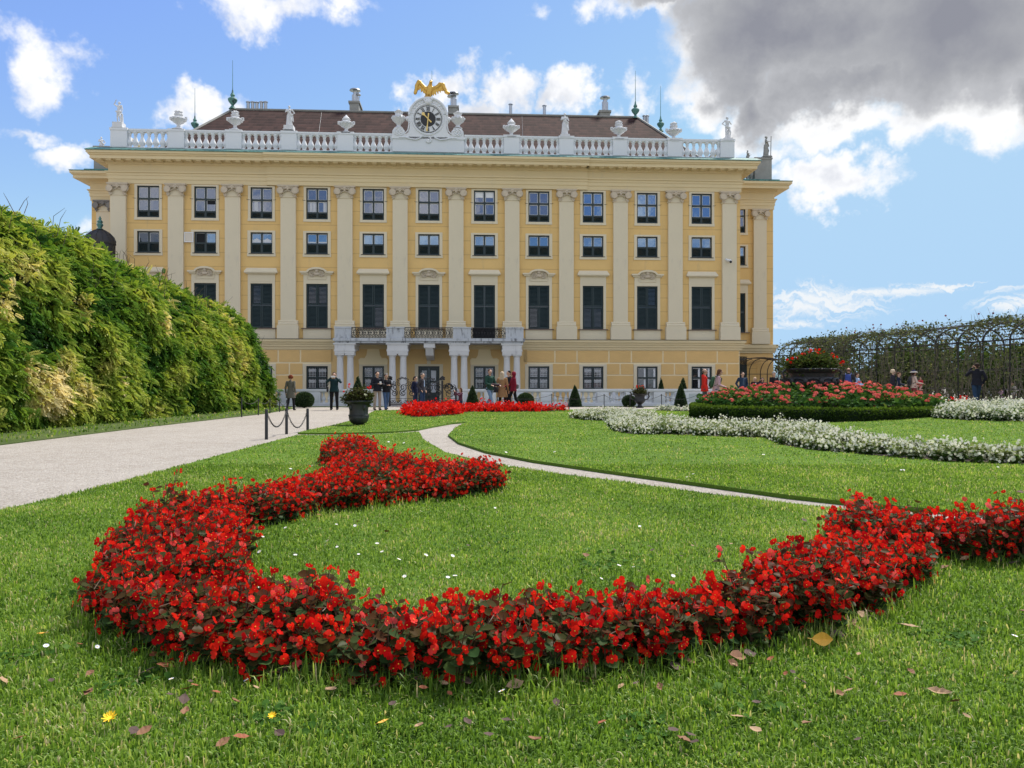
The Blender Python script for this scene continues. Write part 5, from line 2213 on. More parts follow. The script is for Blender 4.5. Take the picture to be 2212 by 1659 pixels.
M_tree = leafmat('tree_leaves', [(0.0, (0.012, 0.028, 0.010)), (0.4, (0.030, 0.060, 0.016)), (0.75, (0.07, 0.11, 0.025)), (1.0, (0.16, 0.19, 0.05))], trans=.3, gloss=.04, nscale=.6)
tree('broadleaf_tree', 'tree whose dark top shows above the hedge at the left edge', -19.2, 25.8, 7.3, 2.2, 3.0, 61, M_tree, n=6000, leaf=.22)
for i, (x, y, hh, rr_, seed) in enumerate([(31, 39, 3.1, 3.4, 71), (31.5, 31, 3.0, 3.2, 72), (31, 47, 3.4, 3.8, 73), (33, 58, 3.9, 4.2, 74), (27.5, 54, 3.4, 3.0, 75), (38, 44, 3.6, 4.0, 76), (30.5, 24.5, 2.9, 3.0, 77), (22.5, 56, 4.2, 3.2, 78)]):
    tree('broadleaf_tree', 'bushy dark tree behind the iron rose pergola, ' + ['in the middle of the row', 'third from the right end', 'left of the middle', 'farthest and tallest of the row', 'nearest the palace corner', 'in the back row on the right', 'at the right end of the row', 'behind the far end of the pergola'][i], x, y, hh, rr_, hh * .85, seed, M_tree, n=5000, leaf=.30, group='trees behind the pergola')

# ------------------------------------------------------------------ clipped box: balls and cones
M_box = leafmat('boxwood', [(0.0, (0.020, 0.042, 0.020)), (0.5, (0.045, 0.080, 0.035)), (1.0, (0.10, 0.14, 0.06))], trans=.15, gloss=.05, nscale=3.0, namp=.5)


def topiary(kind, label, px, ytop, ybot, wpx, Y, seed, group=None):
    """clipped shrub at distance Y whose outline is measured in the photo"""
    r = np.random.default_rng(seed)
    x = (px - PX0) / FPX * Y
    g = G(x, Y)
    hgt = (PY0 - ytop) / FPX * Y + EYE - g
    rad = wpx / 2 / FPX * Y
    root = empty('topiary_' + kind, (x, Y, g), label=label, cat='topiary', group=group)
    n = 5200
    u = r.random(n)
    a = r.random(n) * 2 * math.pi
    if kind == 'ball':
        th = np.arccos(1 - 1.8 * u)
        rr_ = rad * np.sin(th)
        z = hgt * .5 + hgt * .5 * np.cos(th)
        nz = np.cos(th)
    else:
        t = 1 - np.sqrt(u)
        t = np.clip(t, 0, 1)
        rr_ = rad * (1 - t ** 1.35)
        z = hgt * t
        nz = np.full(n, .35)
    rr_ = rr_ * (1 + .02 * r.standard_normal(n)) - .01
    N_ = np.stack([np.cos(a), np.sin(a), nz], 1)
    P = np.stack([rr_ * np.cos(a), rr_ * np.sin(a), np.maximum(z, .02)], 1)
    f = N_ + r.standard_normal((n, 3)) * .55
    M = frames(f, r.standard_normal((n, 3))) * (.055 * (.6 + .8 * r.random(n)))[:, None, None]
    tint = np.clip(.5 + .2 * r.standard_normal(n), 0, 1)
    scatter('foliage', SIMPLE_LF, M, P, M_box, root, tint)
    m = MB()
    if kind == 'ball':
        m.ell((0, 0, hgt * .5), (rad * .95, rad * .95, hgt * .48), 18, 12)
    else:
        m.lathe([(rad * (1 - (k / 8) ** 1.35) * .95 + .003, hgt * .97 * k / 8 + .01) for k in range(9)], (0, 0, 0), 18)
    m.tube([(0, 0, -.05), (0, 0, .2)], .04, 6)
    m.build('core', pmat('boxwood_core', (.012, .026, .010), rough=1, var=.4), root)
    return root


YB = 40.3
topiary('ball', 'large clipped box ball beside the woman in the grey coat', 657, 848, 882, 40, 38.6, 1)
topiary('cone', 'clipped box cone standing behind the black planter', 773, 812, 882, 34, 39.3, 2)
topiary('cone', 'clipped box cone between the crouching photographer and the man in green', 1020.5, 832.5, 877, 27, YB, 3)
topiary('ball', 'clipped box ball behind the striding woman in red', 1135, 850, 877, 34, YB, 4)
topiary('cone', 'slim clipped box cone standing alone before the balustrade', 1242, 832.5, 877, 27, YB, 5)
topiary('ball', 'clipped box ball left of the urn with handles', 1359, 855, 877, 28, YB, 6)
topiary('cone', 'tall clipped box cone right of the urn with handles', 1470.5, 828, 877, 26, YB - .3, 7)
topiary('cone', 'small clipped box cone behind the balustrade by the second window from the corner', 1428, 816, 850, 19, 43.5, 8)
topiary('cone', 'clipped box cone behind the balustrade by the corner window', 1475.5, 814, 852, 27, 43.5, 9)

# ------------------------------------------------------------------ round geranium bed with low box hedge and the great black planter
M_gleaf = leafmat('geranium_leaves', [(0.0, (0.010, 0.032, 0.010)), (0.5, (0.028, 0.075, 0.018)), (0.85, (0.065, 0.14, 0.03)), (1.0, (0.16, 0.20, 0.05))], trans=.3, gloss=.05, nscale=1.6, namp=.5)
gz = G(*CIR)
root = empty('round_flower_bed', (CIR[0], CIR[1], gz), label='round mounded bed of coral geraniums ringed by a low box hedge', cat='flower bed')
random.seed(5)
r = np.random.default_rng(5)


def mound(rr_):
    return .34 + .42 * (1 - (rr_ / 3.75) ** 2)


m = MB()
m.lathe([(3.8, 0), (3.8, .18), (3.3, .36), (2.4, .52), (1.2, .66), (.01, .72)], (0, 0, 0), 36)
m.build('soil', M_soil, root)
n = 16000
rad = 3.8 * np.sqrt(r.random(n))
a = r.random(n) * 2 * math.pi
lump = np.array([mnoise.noise(Vector((math.cos(t) * q * 1.6, math.sin(t) * q * 1.6, 2))) for t, q in zip(a, rad)])
top = .32 + .50 * (1 - (rad / 3.8) ** 2.5) + .22 * lump
hh = r.random(n) ** .6
P = np.stack([rad * np.cos(a) * (1 + .05 * hh), rad * np.sin(a) * (1 + .05 * hh), .12 + (top + .12) * hh], 1)
f = np.stack([np.cos(a), np.sin(a), r.standard_normal(n) * .5 + .2], 1) + r.standard_normal((n, 3)) * .6
u = np.array([0, 0, 1.0]) + r.standard_normal((n, 3)) * .45 + np.stack([np.cos(a), np.sin(a), 0 * a], 1) * .4
M = frames(f, u) * (.105 * (.6 + .8 * r.random(n)))[:, None, None]
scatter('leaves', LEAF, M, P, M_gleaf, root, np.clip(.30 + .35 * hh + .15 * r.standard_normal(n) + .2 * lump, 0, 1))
fp, fn = [], []
for k in range(820):
    q = 3.75 * math.sqrt(random.random())
    t = random.uniform(0, 2 * math.pi)
    if mnoise.noise(Vector((math.cos(t) * q * 1.1, math.sin(t) * q * 1.1, 7))) < -.22:
        continue
    z = .12 + .43 + .50 * (1 - (q / 3.8) ** 2.5) + .22 * mnoise.noise(Vector((math.cos(t) * q * 1.6, math.sin(t) * q * 1.6, 2))) + random.uniform(-.10, .12)
    c = Vector((q * math.cos(t) * 1.03, q * math.sin(t) * 1.03, z))
    R_ = random.uniform(.035, .075)
    for j in range(16):
        d = Vector((random.gauss(0, 1), random.gauss(0, 1), abs(random.gauss(0, .7)))).normalized()
        fp.append(tuple(c + Vector((d.x, d.y, d.z * .7)) * R_))
        fn.append(tuple(d + Vector((0, -.3, .3))))
fp = np.array(fp)
z_ = np.array(fn)
z_ /= np.linalg.norm(z_, axis=1, keepdims=True)
x_ = np.cross(r.standard_normal(z_.shape), z_)
x_ /= np.linalg.norm(x_, axis=1, keepdims=True)
Mf = np.stack([x_, np.cross(z_, x_), z_], 2) * .032
scatter('petals', SIMPLE_FL, Mf, fp, M_pinkp, root, np.clip(.5 + .2 * r.standard_normal(len(fp)), 0, 1))
# low box hedge ring
n = 26000
a = r.random(n) * 2 * math.pi
s_ = r.random(n)
rag = np.array([mnoise.noise(Vector((math.cos(t) * 9, math.sin(t) * 9, 3))) for t in a])
rad = np.where(s_ < .55, 4.18, np.where(s_ < .85, 3.78 + .40 * r.random(n), 3.78)) + .02 * r.standard_normal(n)
z = np.where((s_ >= .55) & (s_ < .85), .37, .37 * r.random(n)) + .02 * r.standard_normal(n) + np.where(s_ >= .55, .05 * rag, 0)
rad = rad + .05 * rag
P = np.stack([rad * np.cos(a), rad * np.sin(a), np.maximum(z, .01)], 1)
nr = np.where(s_ >= .85, -1, 1)
N_ = np.stack([np.cos(a) * nr, np.sin(a) * nr, np.where((s_ >= .55) & (s_ < .85), 2.5, .3)], 1)
M = frames(N_ + r.standard_normal((n, 3)) * .6, r.standard_normal((n, 3))) * (.055 * (.6 + .8 * r.random(n)))[:, None, None]
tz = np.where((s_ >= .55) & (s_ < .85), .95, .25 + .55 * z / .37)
M_boxl = leafmat('box_hedge_leaves', [(0.0, (0.012, 0.026, 0.008)), (0.5, (0.040, 0.075, 0.016)), (1.0, (0.13, 0.21, 0.03))], trans=.25, gloss=.04, nscale=2.5, namp=.5)
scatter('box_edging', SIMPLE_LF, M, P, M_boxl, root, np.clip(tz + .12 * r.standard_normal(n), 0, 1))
m = MB()
m.lathe([(3.8, 0), (3.80, .34), (4.14, .34), (4.14, 0)], (0, 0, 0), 60)
m.build('edging_core', pmat('boxwood_core', (.012, .026, .010)), root)


def leafy_top(root, c, rx, ry, rz, n, leafmat_, lsz, flowers, fmat, fcount, fsz, seed, name='plants', tintc=.5, sprigs=0):
    """loose potted planting: leaves on sprigs plus flower heads"""
    r = np.random.default_rng(seed)
    random.seed(seed)
    P, Fd = [], []
    st = MB()
    ns = max(20, n // 22)
    tips = []
    for k in range(ns):
        a = random.uniform(0, 2 * math.pi)
        e = random.random() ** .6
        tip = Vector((c[0] + math.cos(a) * rx * e, c[1] + math.sin(a) * ry * e, c[2] + rz * (1 - .62 * e ** 2) * random.uniform(.55, 1.1)))
        b = Vector((c[0] + math.cos(a) * rx * e * .35, c[1] + math.sin(a) * ry * e * .35, c[2] - .05))
        mid = b.lerp(tip, .5) + Vector((0, 0, rz * .12))
        st.tube([b, mid, tip], [.008, .006, .003], 3, caps=False)
        tips.append(tip)
        for j in range(n // ns):
            t = .2 + .8 * random.random()
            p = b.lerp(tip, t) + Vector((random.gauss(0, .05), random.gauss(0, .05), random.gauss(0, .04))) * (rx / .4)
            P.append(tuple(p))
            Fd.append((math.cos(a) + random.gauss(0, .6), math.sin(a) + random.gauss(0, .6), random.gauss(.1, .5)))
    st.build('stems', M_stem, root, fix=False)
    k = len(P)
    M = frames(np.array(Fd), np.array([0, 0, 1.0]) + r.standard_normal((k, 3)) * .5) * (lsz * (.6 + .8 * r.random(k)))[:, None, None]
    scatter(name, SIMPLE_LF, M, np.array(P), leafmat_, root, np.clip(tintc + .2 * r.standard_normal(k), 0, 1))
    if fcount:
        fp, fn = [], []
        for _ in range(fcount):
            cc = random.choice(tips) if not flowers else Vector(random.choice(flowers)) + Vector((random.gauss(0, .05), random.gauss(0, .05), random.gauss(0, .04)))
            for j in range(12):
                d = Vector((random.gauss(0, 1), random.gauss(0, 1), random.gauss(0, 1))).normalized()
                fp.append(tuple(cc + d * fsz * 1.3))
                fn.append(tuple(d))
        fp, z_ = np.array(fp), np.array(fn)
        x_ = np.cross(r.standard_normal(z_.shape), z_)
        x_ /= np.linalg.norm(x_, axis=1, keepdims=True)
        scatter('petals', SIMPLE_FL, np.stack([x_, np.cross(z_, x_), z_], 2) * fsz, fp, fmat, root, np.clip(.6 + .2 * r.standard_normal(len(fp)), 0, 1))


M_cast = pmat('black_cast_iron', (0.022, 0.022, 0.024), rough=.5, var=.4, vscale=3, bump=.35, bscale=25, fine=.15, spec=.5, stain=((.07, .075, .06), 2.0, .5, .75, .6))
M_potleaf = leafmat('potted_leaves', [(0.0, (0.035, 0.020, 0.012)), (0.4, (0.045, 0.050, 0.020)), (0.8, (0.075, 0.10, 0.03)), (1.0, (0.13, 0.10, 0.05))], trans=.3, gloss=.04, nscale=6, namp=.5)


def rings(m, prof, c=(0, 0, 0), n=32):
    return m.lathe(prof, c, n)


def big_handles(m, R_, z, s=1.0):
    for sg in (-1, 1):
        m.tube([(sg * R_, 0, z), (sg * (R_ + .16 * s), 0, z + .10 * s), (sg * (R_ + .22 * s), 0, z + .30 * s), (sg * (R_ + .08 * s), 0, z + .42 * s), (sg * (R_ - .02), 0, z + .30 * s)], [.05 * s, .045 * s, .05 * s, .045 * s, .03 * s], 8)
        m.tube([(sg * R_, 0, z), (sg * (R_ + .10 * s), 0, z - .12 * s), (sg * (R_ + .02), 0, z - .22 * s)], [.045 * s, .04 * s, .03 * s], 8)


# the great planter in the middle of the round bed
root = empty('planter', (CIR[0] - .15, CIR[1], gz + .60), label='great black iron bowl planter with scroll handles on the geranium mound', cat='planter')
zb = 1.2 - (837 - PY0) / FPX * 26.4 - gz - .60
zt_ = 1.2 + (PY0 - 798) / FPX * 26.4 - gz - .60
m = MB()
H_ = zt_
rings(m, [(.45, 0), (.47, .06), (.38, .12), (.42, .16), (.62, H_ * .36), (.78, H_ * .48), (.80, H_ * .58), (.74, H_ * .66), (.70, H_ * .74), (.73, H_ * .86), (.84, H_ * .93), (.88, H_), (.84, H_ + .03), (.76, H_), (.70, H_ - .12), (.01, H_ - .15)])
m.build('bowl', M_cast, root, smooth=True)
m = MB()
big_handles(m, .80, H_ * .62, .95)
m.build('handle', M_cast, root, smooth=True)
m = MB()
for k in range(10):
    a = R(36 * k + 18)
    m.ell((.80 * math.cos(a), .80 * math.sin(a), H_ * .60), (.09, .09, .13), 8, 6)
m.tube([(.80 * math.cos(R(t)), .80 * math.sin(R(t)), H_ * .66 + .03 * math.cos(R(t * 10))) for t in range(0, 361, 6)], .025, 5)
m.build('garland', M_cast, root, smooth=True)
leafy_top(root, (0, 0, H_ - .05), 1.0, .9, .62, 5200, leafmat('planter_leaves', [(0, (.02, .035, .012)), (.5, (.045, .075, .02)), (.8, (.10, .13, .035)), (1, (.14, .07, .03))], trans=.3, gloss=.04, nscale=3, namp=.5), .085,
          [(-.10, -.1, H_ + .62), (.10, -.1, H_ + .55), (-.35, -.2, H_ + .50), (-.25, -.3, H_ + .45), (.62, -.2, H_ + .48), (.70, -.3, H_ + .38), (-.9, -.1, H_ + .28), (1.02, -.1, H_ + .22), (-.7, -.3, H_ + .38), (.25, 0, H_ + .62)], M_red, 26, .030, 8)

# ------------------------------------------------------------------ the tall black urn on the lawn, left
Yu = 1.2 * FPX / (921 - PY0)
xu = (775 - PX0) / FPX * Yu
k = Yu / FPX
root = empty('planter', (xu, Yu, .04), label='tall black iron urn with flowers and grasses at the edge of the gravel', cat='planter')
H_ = (921 - 868) * k
m = MB()
rw = 20.8 * k
rings(m, [(rw * .42, 0), (rw * .55, .03), (rw * .75, .06), (rw * .95, H_ * .17), (rw * 1.02, H_ * .28), (rw * 1.03, H_ * .36), (rw * .98, H_ * .39), (rw * .97, H_ * .42), (rw * .96, H_ * .60), (rw * .97, H_ * .80), (rw * 1.02, H_ * .86), (rw * 1.28, H_ * .92), (rw * 1.33, H_ * .97), (rw * 1.30, H_), (rw * 1.05, H_), (rw * .95, H_ - .08), (.01, H_ - .1)])
m.build('bowl', M_cast, root, smooth=True)
m = MB()
for j in range(4):
    a = R(90 * j + 45)
    m.ell((rw * 1.0 * math.cos(a), rw * 1.0 * math.sin(a), H_ * .72), (.05, .05, .09), 8, 6)
m.tube([(rw * 1.04 * math.cos(R(t)), rw * 1.04 * math.sin(R(t)), H_ * .40) for t in range(0, 361, 12)], .014, 5, caps=False)
m.tube([(rw * 1.36 * math.cos(R(t)), rw * 1.36 * math.sin(R(t)), H_ * .965) for t in range(0, 361, 12)], .018, 5, caps=False)
m.build('moulding', M_cast, root, smooth=True)
leafy_top(root, (0, 0, H_ - .05), rw * 1.55, rw * 1.4, .42, 4200, M_potleaf, .055, [(-.30, -.05, H_ + .42), (.22, -.05, H_ + .44), (-.36, -.1, H_ + .30), (.34, -.08, H_ + .36), (-.2, -.1, H_ + .25)], M_red, 9, .018, 9)
leafy_top(root, (0, 0, H_ - .1), rw * 1.5, rw * 1.4, .12, 900, leafmat('trailing_leaves', [(0, (.03, .05, .015)), (1, (.10, .14, .04))], nscale=4), .05, [(.2, -.25, H_ + .16), (-.1, -.2, H_ + .2), (.28, -.2, H_ + .10)], M_whitep, 6, .014, 10, name='trailing_plants')

# small urn with handles by the balustrade
Yu = 1.2 * FPX / (879 - PY0) - 1.2
xu = (1382 - PX0) / FPX * Yu
k = Yu / FPX
root = empty('planter', (xu, Yu, 0), label='small black urn with curled handles before the white balustrade', cat='planter')
H_ = (881 - 851) * k
m = MB()
rings(m, [(.20, 0), (.21, .04), (.11, .08), (.09, .16), (.20, .24), (.27, H_ * .45), (.27, H_ * .60), (.24, H_ * .72), (.27, H_ * .86), (.40, H_ * .95), (.42, H_), (.36, H_), (.30, H_ - .08), (.01, H_ - .1)], n=24)
m.build('bowl', M_cast, root, smooth=True)
m = MB()
for sg in (-1, 1):
    m.tube([(sg * .24, 0, H_ * .55), (sg * .40, 0, H_ * .62), (sg * .48, 0, H_ * .80), (sg * .42, 0, H_ * 1.0), (sg * .50, 0, H_ * 1.08), (sg * .44, 0, H_ * 1.12)], .035, 7)
m.build('handle', M_cast, root, smooth=True)
leafy_top(root, (0, 0, H_ - .05), .44, .4, .48, 1800, M_potleaf, .055, [(-.15, -.05, H_ + .38), (.1, -.05, H_ + .42), (.2, -.1, H_ + .3)], M_red, 8, .02, 12)

# ------------------------------------------------------------------ iron rose pergola on the right
M_rose = leafmat('rose_leaves', [(0.0, (0.030, 0.038, 0.022)), (0.4, (0.065, 0.085, 0.040)), (0.75, (0.13, 0.155, 0.07)), (1.0, (0.24, 0.22, 0.13))], trans=.35, gloss=.05, nscale=1.5, namp=.5)
M_cane = pmat('rose_canes', (0.17, 0.145, 0.11), rough=.8, var=.3, vscale=6)
M_iron = pmat('pergola_iron', (0.025, 0.024, 0.024), rough=.6, var=.3, vscale=6)
PG0, PG1 = 23.0, 50.5


def pgx(y):
    return 20.5 - .168 * (y - 31)


root = empty('rose_pergola', (pgx(30), 30, G(17, 30)), label='long arched iron pergola grown over with climbing roses', cat='pergola')
C0 = Vector((pgx(30), 30, 0.0))
PW, PHS, PHT = 3.2, 2.80, 3.70
gz2 = .22
nA = int((PG1 - PG0) / 1.42)
for i in range(nA + 1):
    y = PG0 + 1.42 * i
    x = pgx(y)
    m = MB()
    m.tube([(x, y, 0), (x, y, gz2 + PHS)], .032, 6)
    m.tube([(x + PW, y, 0), (x + PW, y, gz2 + PHS)], .032, 6)
    arc = [(x + PW / 2 - PW / 2 * math.cos(R(t)), y, gz2 + PHS + (PHT - PHS) * math.sin(R(t))) for t in range(0, 181, 12)]
    m.tube(arc, .038, 6)
    m.v = [tuple(Vector(p) - C0 - Vector((0, 0, root.location.z))) for p in m.v]
    m.build('arch', M_iron, root, smooth=True)
m = MB()
for dx, z in ((0, PHS), (PW, PHS), (0, 1.6), (PW, 1.6), (0, .75), (PW, .75), (0, 2.05)):
    m.tube([(pgx(PG0) + dx, PG0, gz2 + z), (pgx(PG1) + dx, PG1, gz2 + z)], .035 if z == PHS else .012, 5)
for t in (30, 60, 90, 120, 150):
    dx, z = PW / 2 - PW / 2 * math.cos(R(t)), PHS + (PHT - PHS) * math.sin(R(t))
    m.tube([(pgx(PG0) + dx, PG0, gz2 + z), (pgx(PG1) + dx, PG1, gz2 + z)], .02 if t != 90 else .035, 5)
m.v = [tuple(Vector(p) - C0 - Vector((0, 0, root.location.z))) for p in m.v]
m.build('rail', M_iron, root)
# canes and leaves
random.seed(77)
r = np.random.default_rng(77)
cn = MB()
P, Fd, tn = [], [], []
for _ in range(520):
    side = random.random() < .58
    y = random.uniform(PG0, PG1)
    x0 = pgx(y) + (0 if side else PW)
    s_ = 1 if side else -1
    pts = []
    a = random.uniform(-.25, .25)
    yy = y
    reach = random.uniform(.5, 1.0)
    nseg = 9
    lift = random.uniform(.02, .22)
    for k in range(nseg + 1):
        t = reach * k / nseg
        if t < .5:
            q = (x0 - s_ * random.uniform(-.08, .14), yy, gz2 + .0 + PHS * t / .5)
        else:
            an = (t - .5) / .5 * math.pi * .62
            q = (x0 + s_ * PW / 2 * (1 - math.cos(an)), yy, gz2 + PHS + lift + (PHT - PHS) * math.sin(an) + random.uniform(-.06, .12))
        pts.append(Vector(q))
        yy += a * .4 + random.gauss(0, .07)
    cn.tube(pts, [.016 - .010 * k / nseg for k in range(nseg + 1)], 3, caps=False)
    for k in range(15 if side else 10):
        t = random.uniform(.12, 1) ** .75
        i = min(nseg - 1, int(t * nseg))
        p = pts[i].lerp(pts[i + 1], t * nseg - i)
        o = Vector((random.gauss(0, .12), random.gauss(0, .16), random.gauss(0, .10)))
        P.append(p + o)
# dense crest
for _ in range(7400):
    y = PG0 + (PG1 - PG0) * random.random()
    t = random.gauss(.42, .26)
    if not 0 < t < 1:
        continue
    an = math.pi * t
    th_ = mnoise.noise(Vector((y * .6, t * 3, 1)))
    if th_ < .0 - .3 * (y > 40) and t < .8:
        continue
    dz = random.random() ** 1.6 * (.20 + .75 * max(0, mnoise.noise(Vector((y * 1.1, t * 2, 12)))))
    x = pgx(y) + PW / 2 - PW / 2 * math.cos(an)
    P.append(Vector((x + random.gauss(0, .06), y, gz2 + PHS + (PHT - PHS) * math.sin(an) + dz + random.gauss(0, .04))))
# leafy wall faces
for _ in range(6400):
    y = PG0 + (PG1 - PG0) * random.random()
    side = random.random() < .45
    z = random.uniform(.25, PHS) if side else random.uniform(.3, PHS)
    if mnoise.noise(Vector((y * .9, z * 1.0, 5 if side else 8))) < (-.02 if side else -.25) - .6 * (y > 38):
        continue
    P.append(Vector((pgx(y) + (0 if side else PW) + random.gauss(0, .12), y, gz2 + z)))
P = [tuple(p - C0 - Vector((0, 0, root.location.z))) for p in P]
k = len(P)
M = frames(r.standard_normal((k, 3)) + np.array([0, 0, -.2]), r.standard_normal((k, 3)) * .7 + np.array([0, 0, 1.0])) * (.12 * (.45 + .9 * r.random(k)))[:, None, None]
scatter('foliage', SIMPLE_LF, M, np.array(P), M_rose, root, np.clip(.45 + .22 * r.standard_normal(k), 0, 1))
cn2 = MB()
fl = []
for _ in range(85):      # thin shoots with a rose on top
    y = random.uniform(PG0 + 1, PG1 - 6)
    t = random.uniform(.25, .6)
    x = pgx(y) + PW / 2 - PW / 2 * math.cos(math.pi * t)
    b = Vector((x, y, gz2 + PHS + (PHT - PHS) * math.sin(math.pi * t)))
    L = random.uniform(.2, .75)
    tip = b + Vector((random.gauss(0, .18), random.gauss(0, .22), L))
    cn.tube([b, b.lerp(tip, .5) + Vector((random.gauss(0, .04), 0, .03)), tip], [.009, .007, .004], 3, caps=False)
    if random.random() < .28:
        fl.append(tip)
cn.v = [tuple(Vector(p) - C0 - Vector((0, 0, root.location.z))) for p in cn.v]
cn.build('canes', M_cane, root, fix=False)
fp, fn = [], []
for c in fl:
    for j in range(12):
        d = Vector((random.gauss(0, 1), random.gauss(0, 1), random.gauss(0, 1))).normalized()
        fp.append(tuple(c + d * .028 - C0 - Vector((0, 0, root.location.z))))
        fn.append(tuple(d))
fp, z_ = np.array(fp), np.array(fn)
x_ = np.cross(r.standard_normal(z_.shape), z_)
x_ /= np.linalg.norm(x_, axis=1, keepdims=True)
M_rosep = leafmat('rose_petals', [(0, (.22, .03, .05)), (.6, (.42, .06, .09)), (1, (.60, .28, .26))], trans=.3, gloss=.03, nscale=.8, namp=.8)
scatter('roses', SIMPLE_FL, np.stack([x_, np.cross(z_, x_), z_], 2) * .035, fp, M_rosep, root, np.clip(.4 + .3 * r.standard_normal(len(fp)), 0, 1))
# shrubby rose bases along the near side
for i in range(12):
    y = 24.0 + 2.1 * i
    x = pgx(y) - .05
    random.seed(500 + i)
    rt = empty('rose_bush', (x, y, G(x, y)), label='twiggy climbing rose bush at the foot of the pergola, ' + ['nearest to the viewer', 'second', 'third', 'fourth', 'fifth', 'sixth', 'seventh', 'eighth', 'ninth', 'tenth', 'eleventh', 'nearest to the palace'][i] + (' from the near end' if 0 < i < 11 else ''), cat='rose bush', group='rose bushes along the pergola')
    m = MB()
    PP = []
    for k in range(16):
        a = random.uniform(0, 2 * math.pi)
        l_ = random.uniform(.25, .6)
        b = Vector((random.gauss(0, .07), random.gauss(0, .1), 0))
        tip = b + Vector((math.cos(a) * l_ * .7, math.sin(a) * l_ * 1.3, random.uniform(.7, 1.7)))
        mid = b.lerp(tip, .5) + Vector((math.cos(a) * .12, math.sin(a) * .12, 0))
        m.tube([b, mid, tip], [.016, .011, .005], 3, caps=False)
        for j in range(16):
            t = random.uniform(.2, 1)
            PP.append(tuple(b.lerp(tip, t) + Vector((random.gauss(0, .07), random.gauss(0, .07), random.gauss(0, .05)))))
    m.build('canes', M_cane, rt, fix=False)
    r = np.random.default_rng(i)
    k = len(PP)
    scatter('foliage', SIMPLE_LF, frames(r.standard_normal((k, 3)), r.standard_normal((k, 3)) + np.array([0, 0, 1.0])) * (.07 * (.6 + .8 * r.random(k)))[:, None, None], np.array(PP), M_rose, rt, np.clip(.4 + .2 * r.standard_normal(k), 0, 1))
# ------------------------------------------------------------------ white garden balustrade before the palace
BY = 41.35          # distance of its front face


def xat(px, Y=BY):
    return (px - PX0) / FPX * Y


def garden_balustrade(label, x0, x1, Y, zt, pier_every, pier_w, seed, name='balustrade', nbal=3):
    root = empty(name, (x0, Y, 0), label=label, cat='balustrade')
    L = x1 - x0
    m = MB()
    m.box(0, L, -.05, .42, -.05, .14)
    m.box(0, L, -.01, .38, .14, .20)
    m.build('plinth', M_white, root)
    m = MB()
    m.box(0, L, -.03, .40, zt - .10, zt)
    m.box(0, L, .02, .35, zt - .16, zt - .101)
    m.build('handrail', M_white, root)
    x = 0.0
    bm = MB().lathe(baluster_prof(zt - .16 - .20, .12), (0, 0, 0), 12).mesh('baluster', M_white, True)
    while x < L - .3:
        w = min(pier_w, L - x)
        m = MB()
        m.box(x, x + w, .0, .37, .201, zt - .161)
        m.box(x + .10, x + w - .10, -.02, .37, .27, zt - .24)
        m.build('pier', M_white, root)
        x += w
        gap = min(pier_every, L - x - pier_w)
        if gap < .4:
            break
        for j in range(nbal):
            o = link(bpy.data.objects.new('baluster', bm), root)
            o.location = (x + gap * (j + .5) / nbal, .19, .20)
        x += gap
    if x < L - .01:
        m = MB(); m.box(max(x, L - pier_w), L, .0, .37, .201, zt - .161); m.build('pier', M_white, root)
    return root


ztB = EYE + (PY0 - 840.5) / FPX * BY
garden_balustrade('white stone balustrade left of the iron gate', -15.5, xat(838), BY, ztB, .90, .62, 1)
garden_balustrade('long white stone balustrade right of the iron gate', xat(985), xat(1520), BY, ztB, .90, .62, 2)
garden_balustrade('second white balustrade seen through the right end of the first', xat(1285, 44.6), xat(1540, 44.6), 44.6, ztB - .01, .62, .30, 3, nbal=3)
# stone steps side wall rising behind
# ------------------------------------------------------------------ wrought iron gate
root = empty('iron_gate', (xat(927), BY - .1, 0), label='black wrought iron gate of scrolls between two leafy posts', cat='gate')
gx = lambda px: xat(px) - xat(927)
gz_ = lambda py: EYE + (PY0 - py) / FPX * (BY - .1)


def scroll(m, cx, cz, r, turns, sgn, a0=90, y=0, t=.014, th=1.7):
    pts = []
    n = 16
    for i in range(n):
        k = i / (n - 1)
        a = R(a0) + sgn * k * turns * 2 * math.pi
        rr_ = r * (1 - .85 * k)
        pts.append((cx + rr_ * math.cos(a), y, cz + rr_ * math.sin(a)))
    m.tube(pts, [t * th * (1 - .4 * i / n) for i in range(n)], 4)


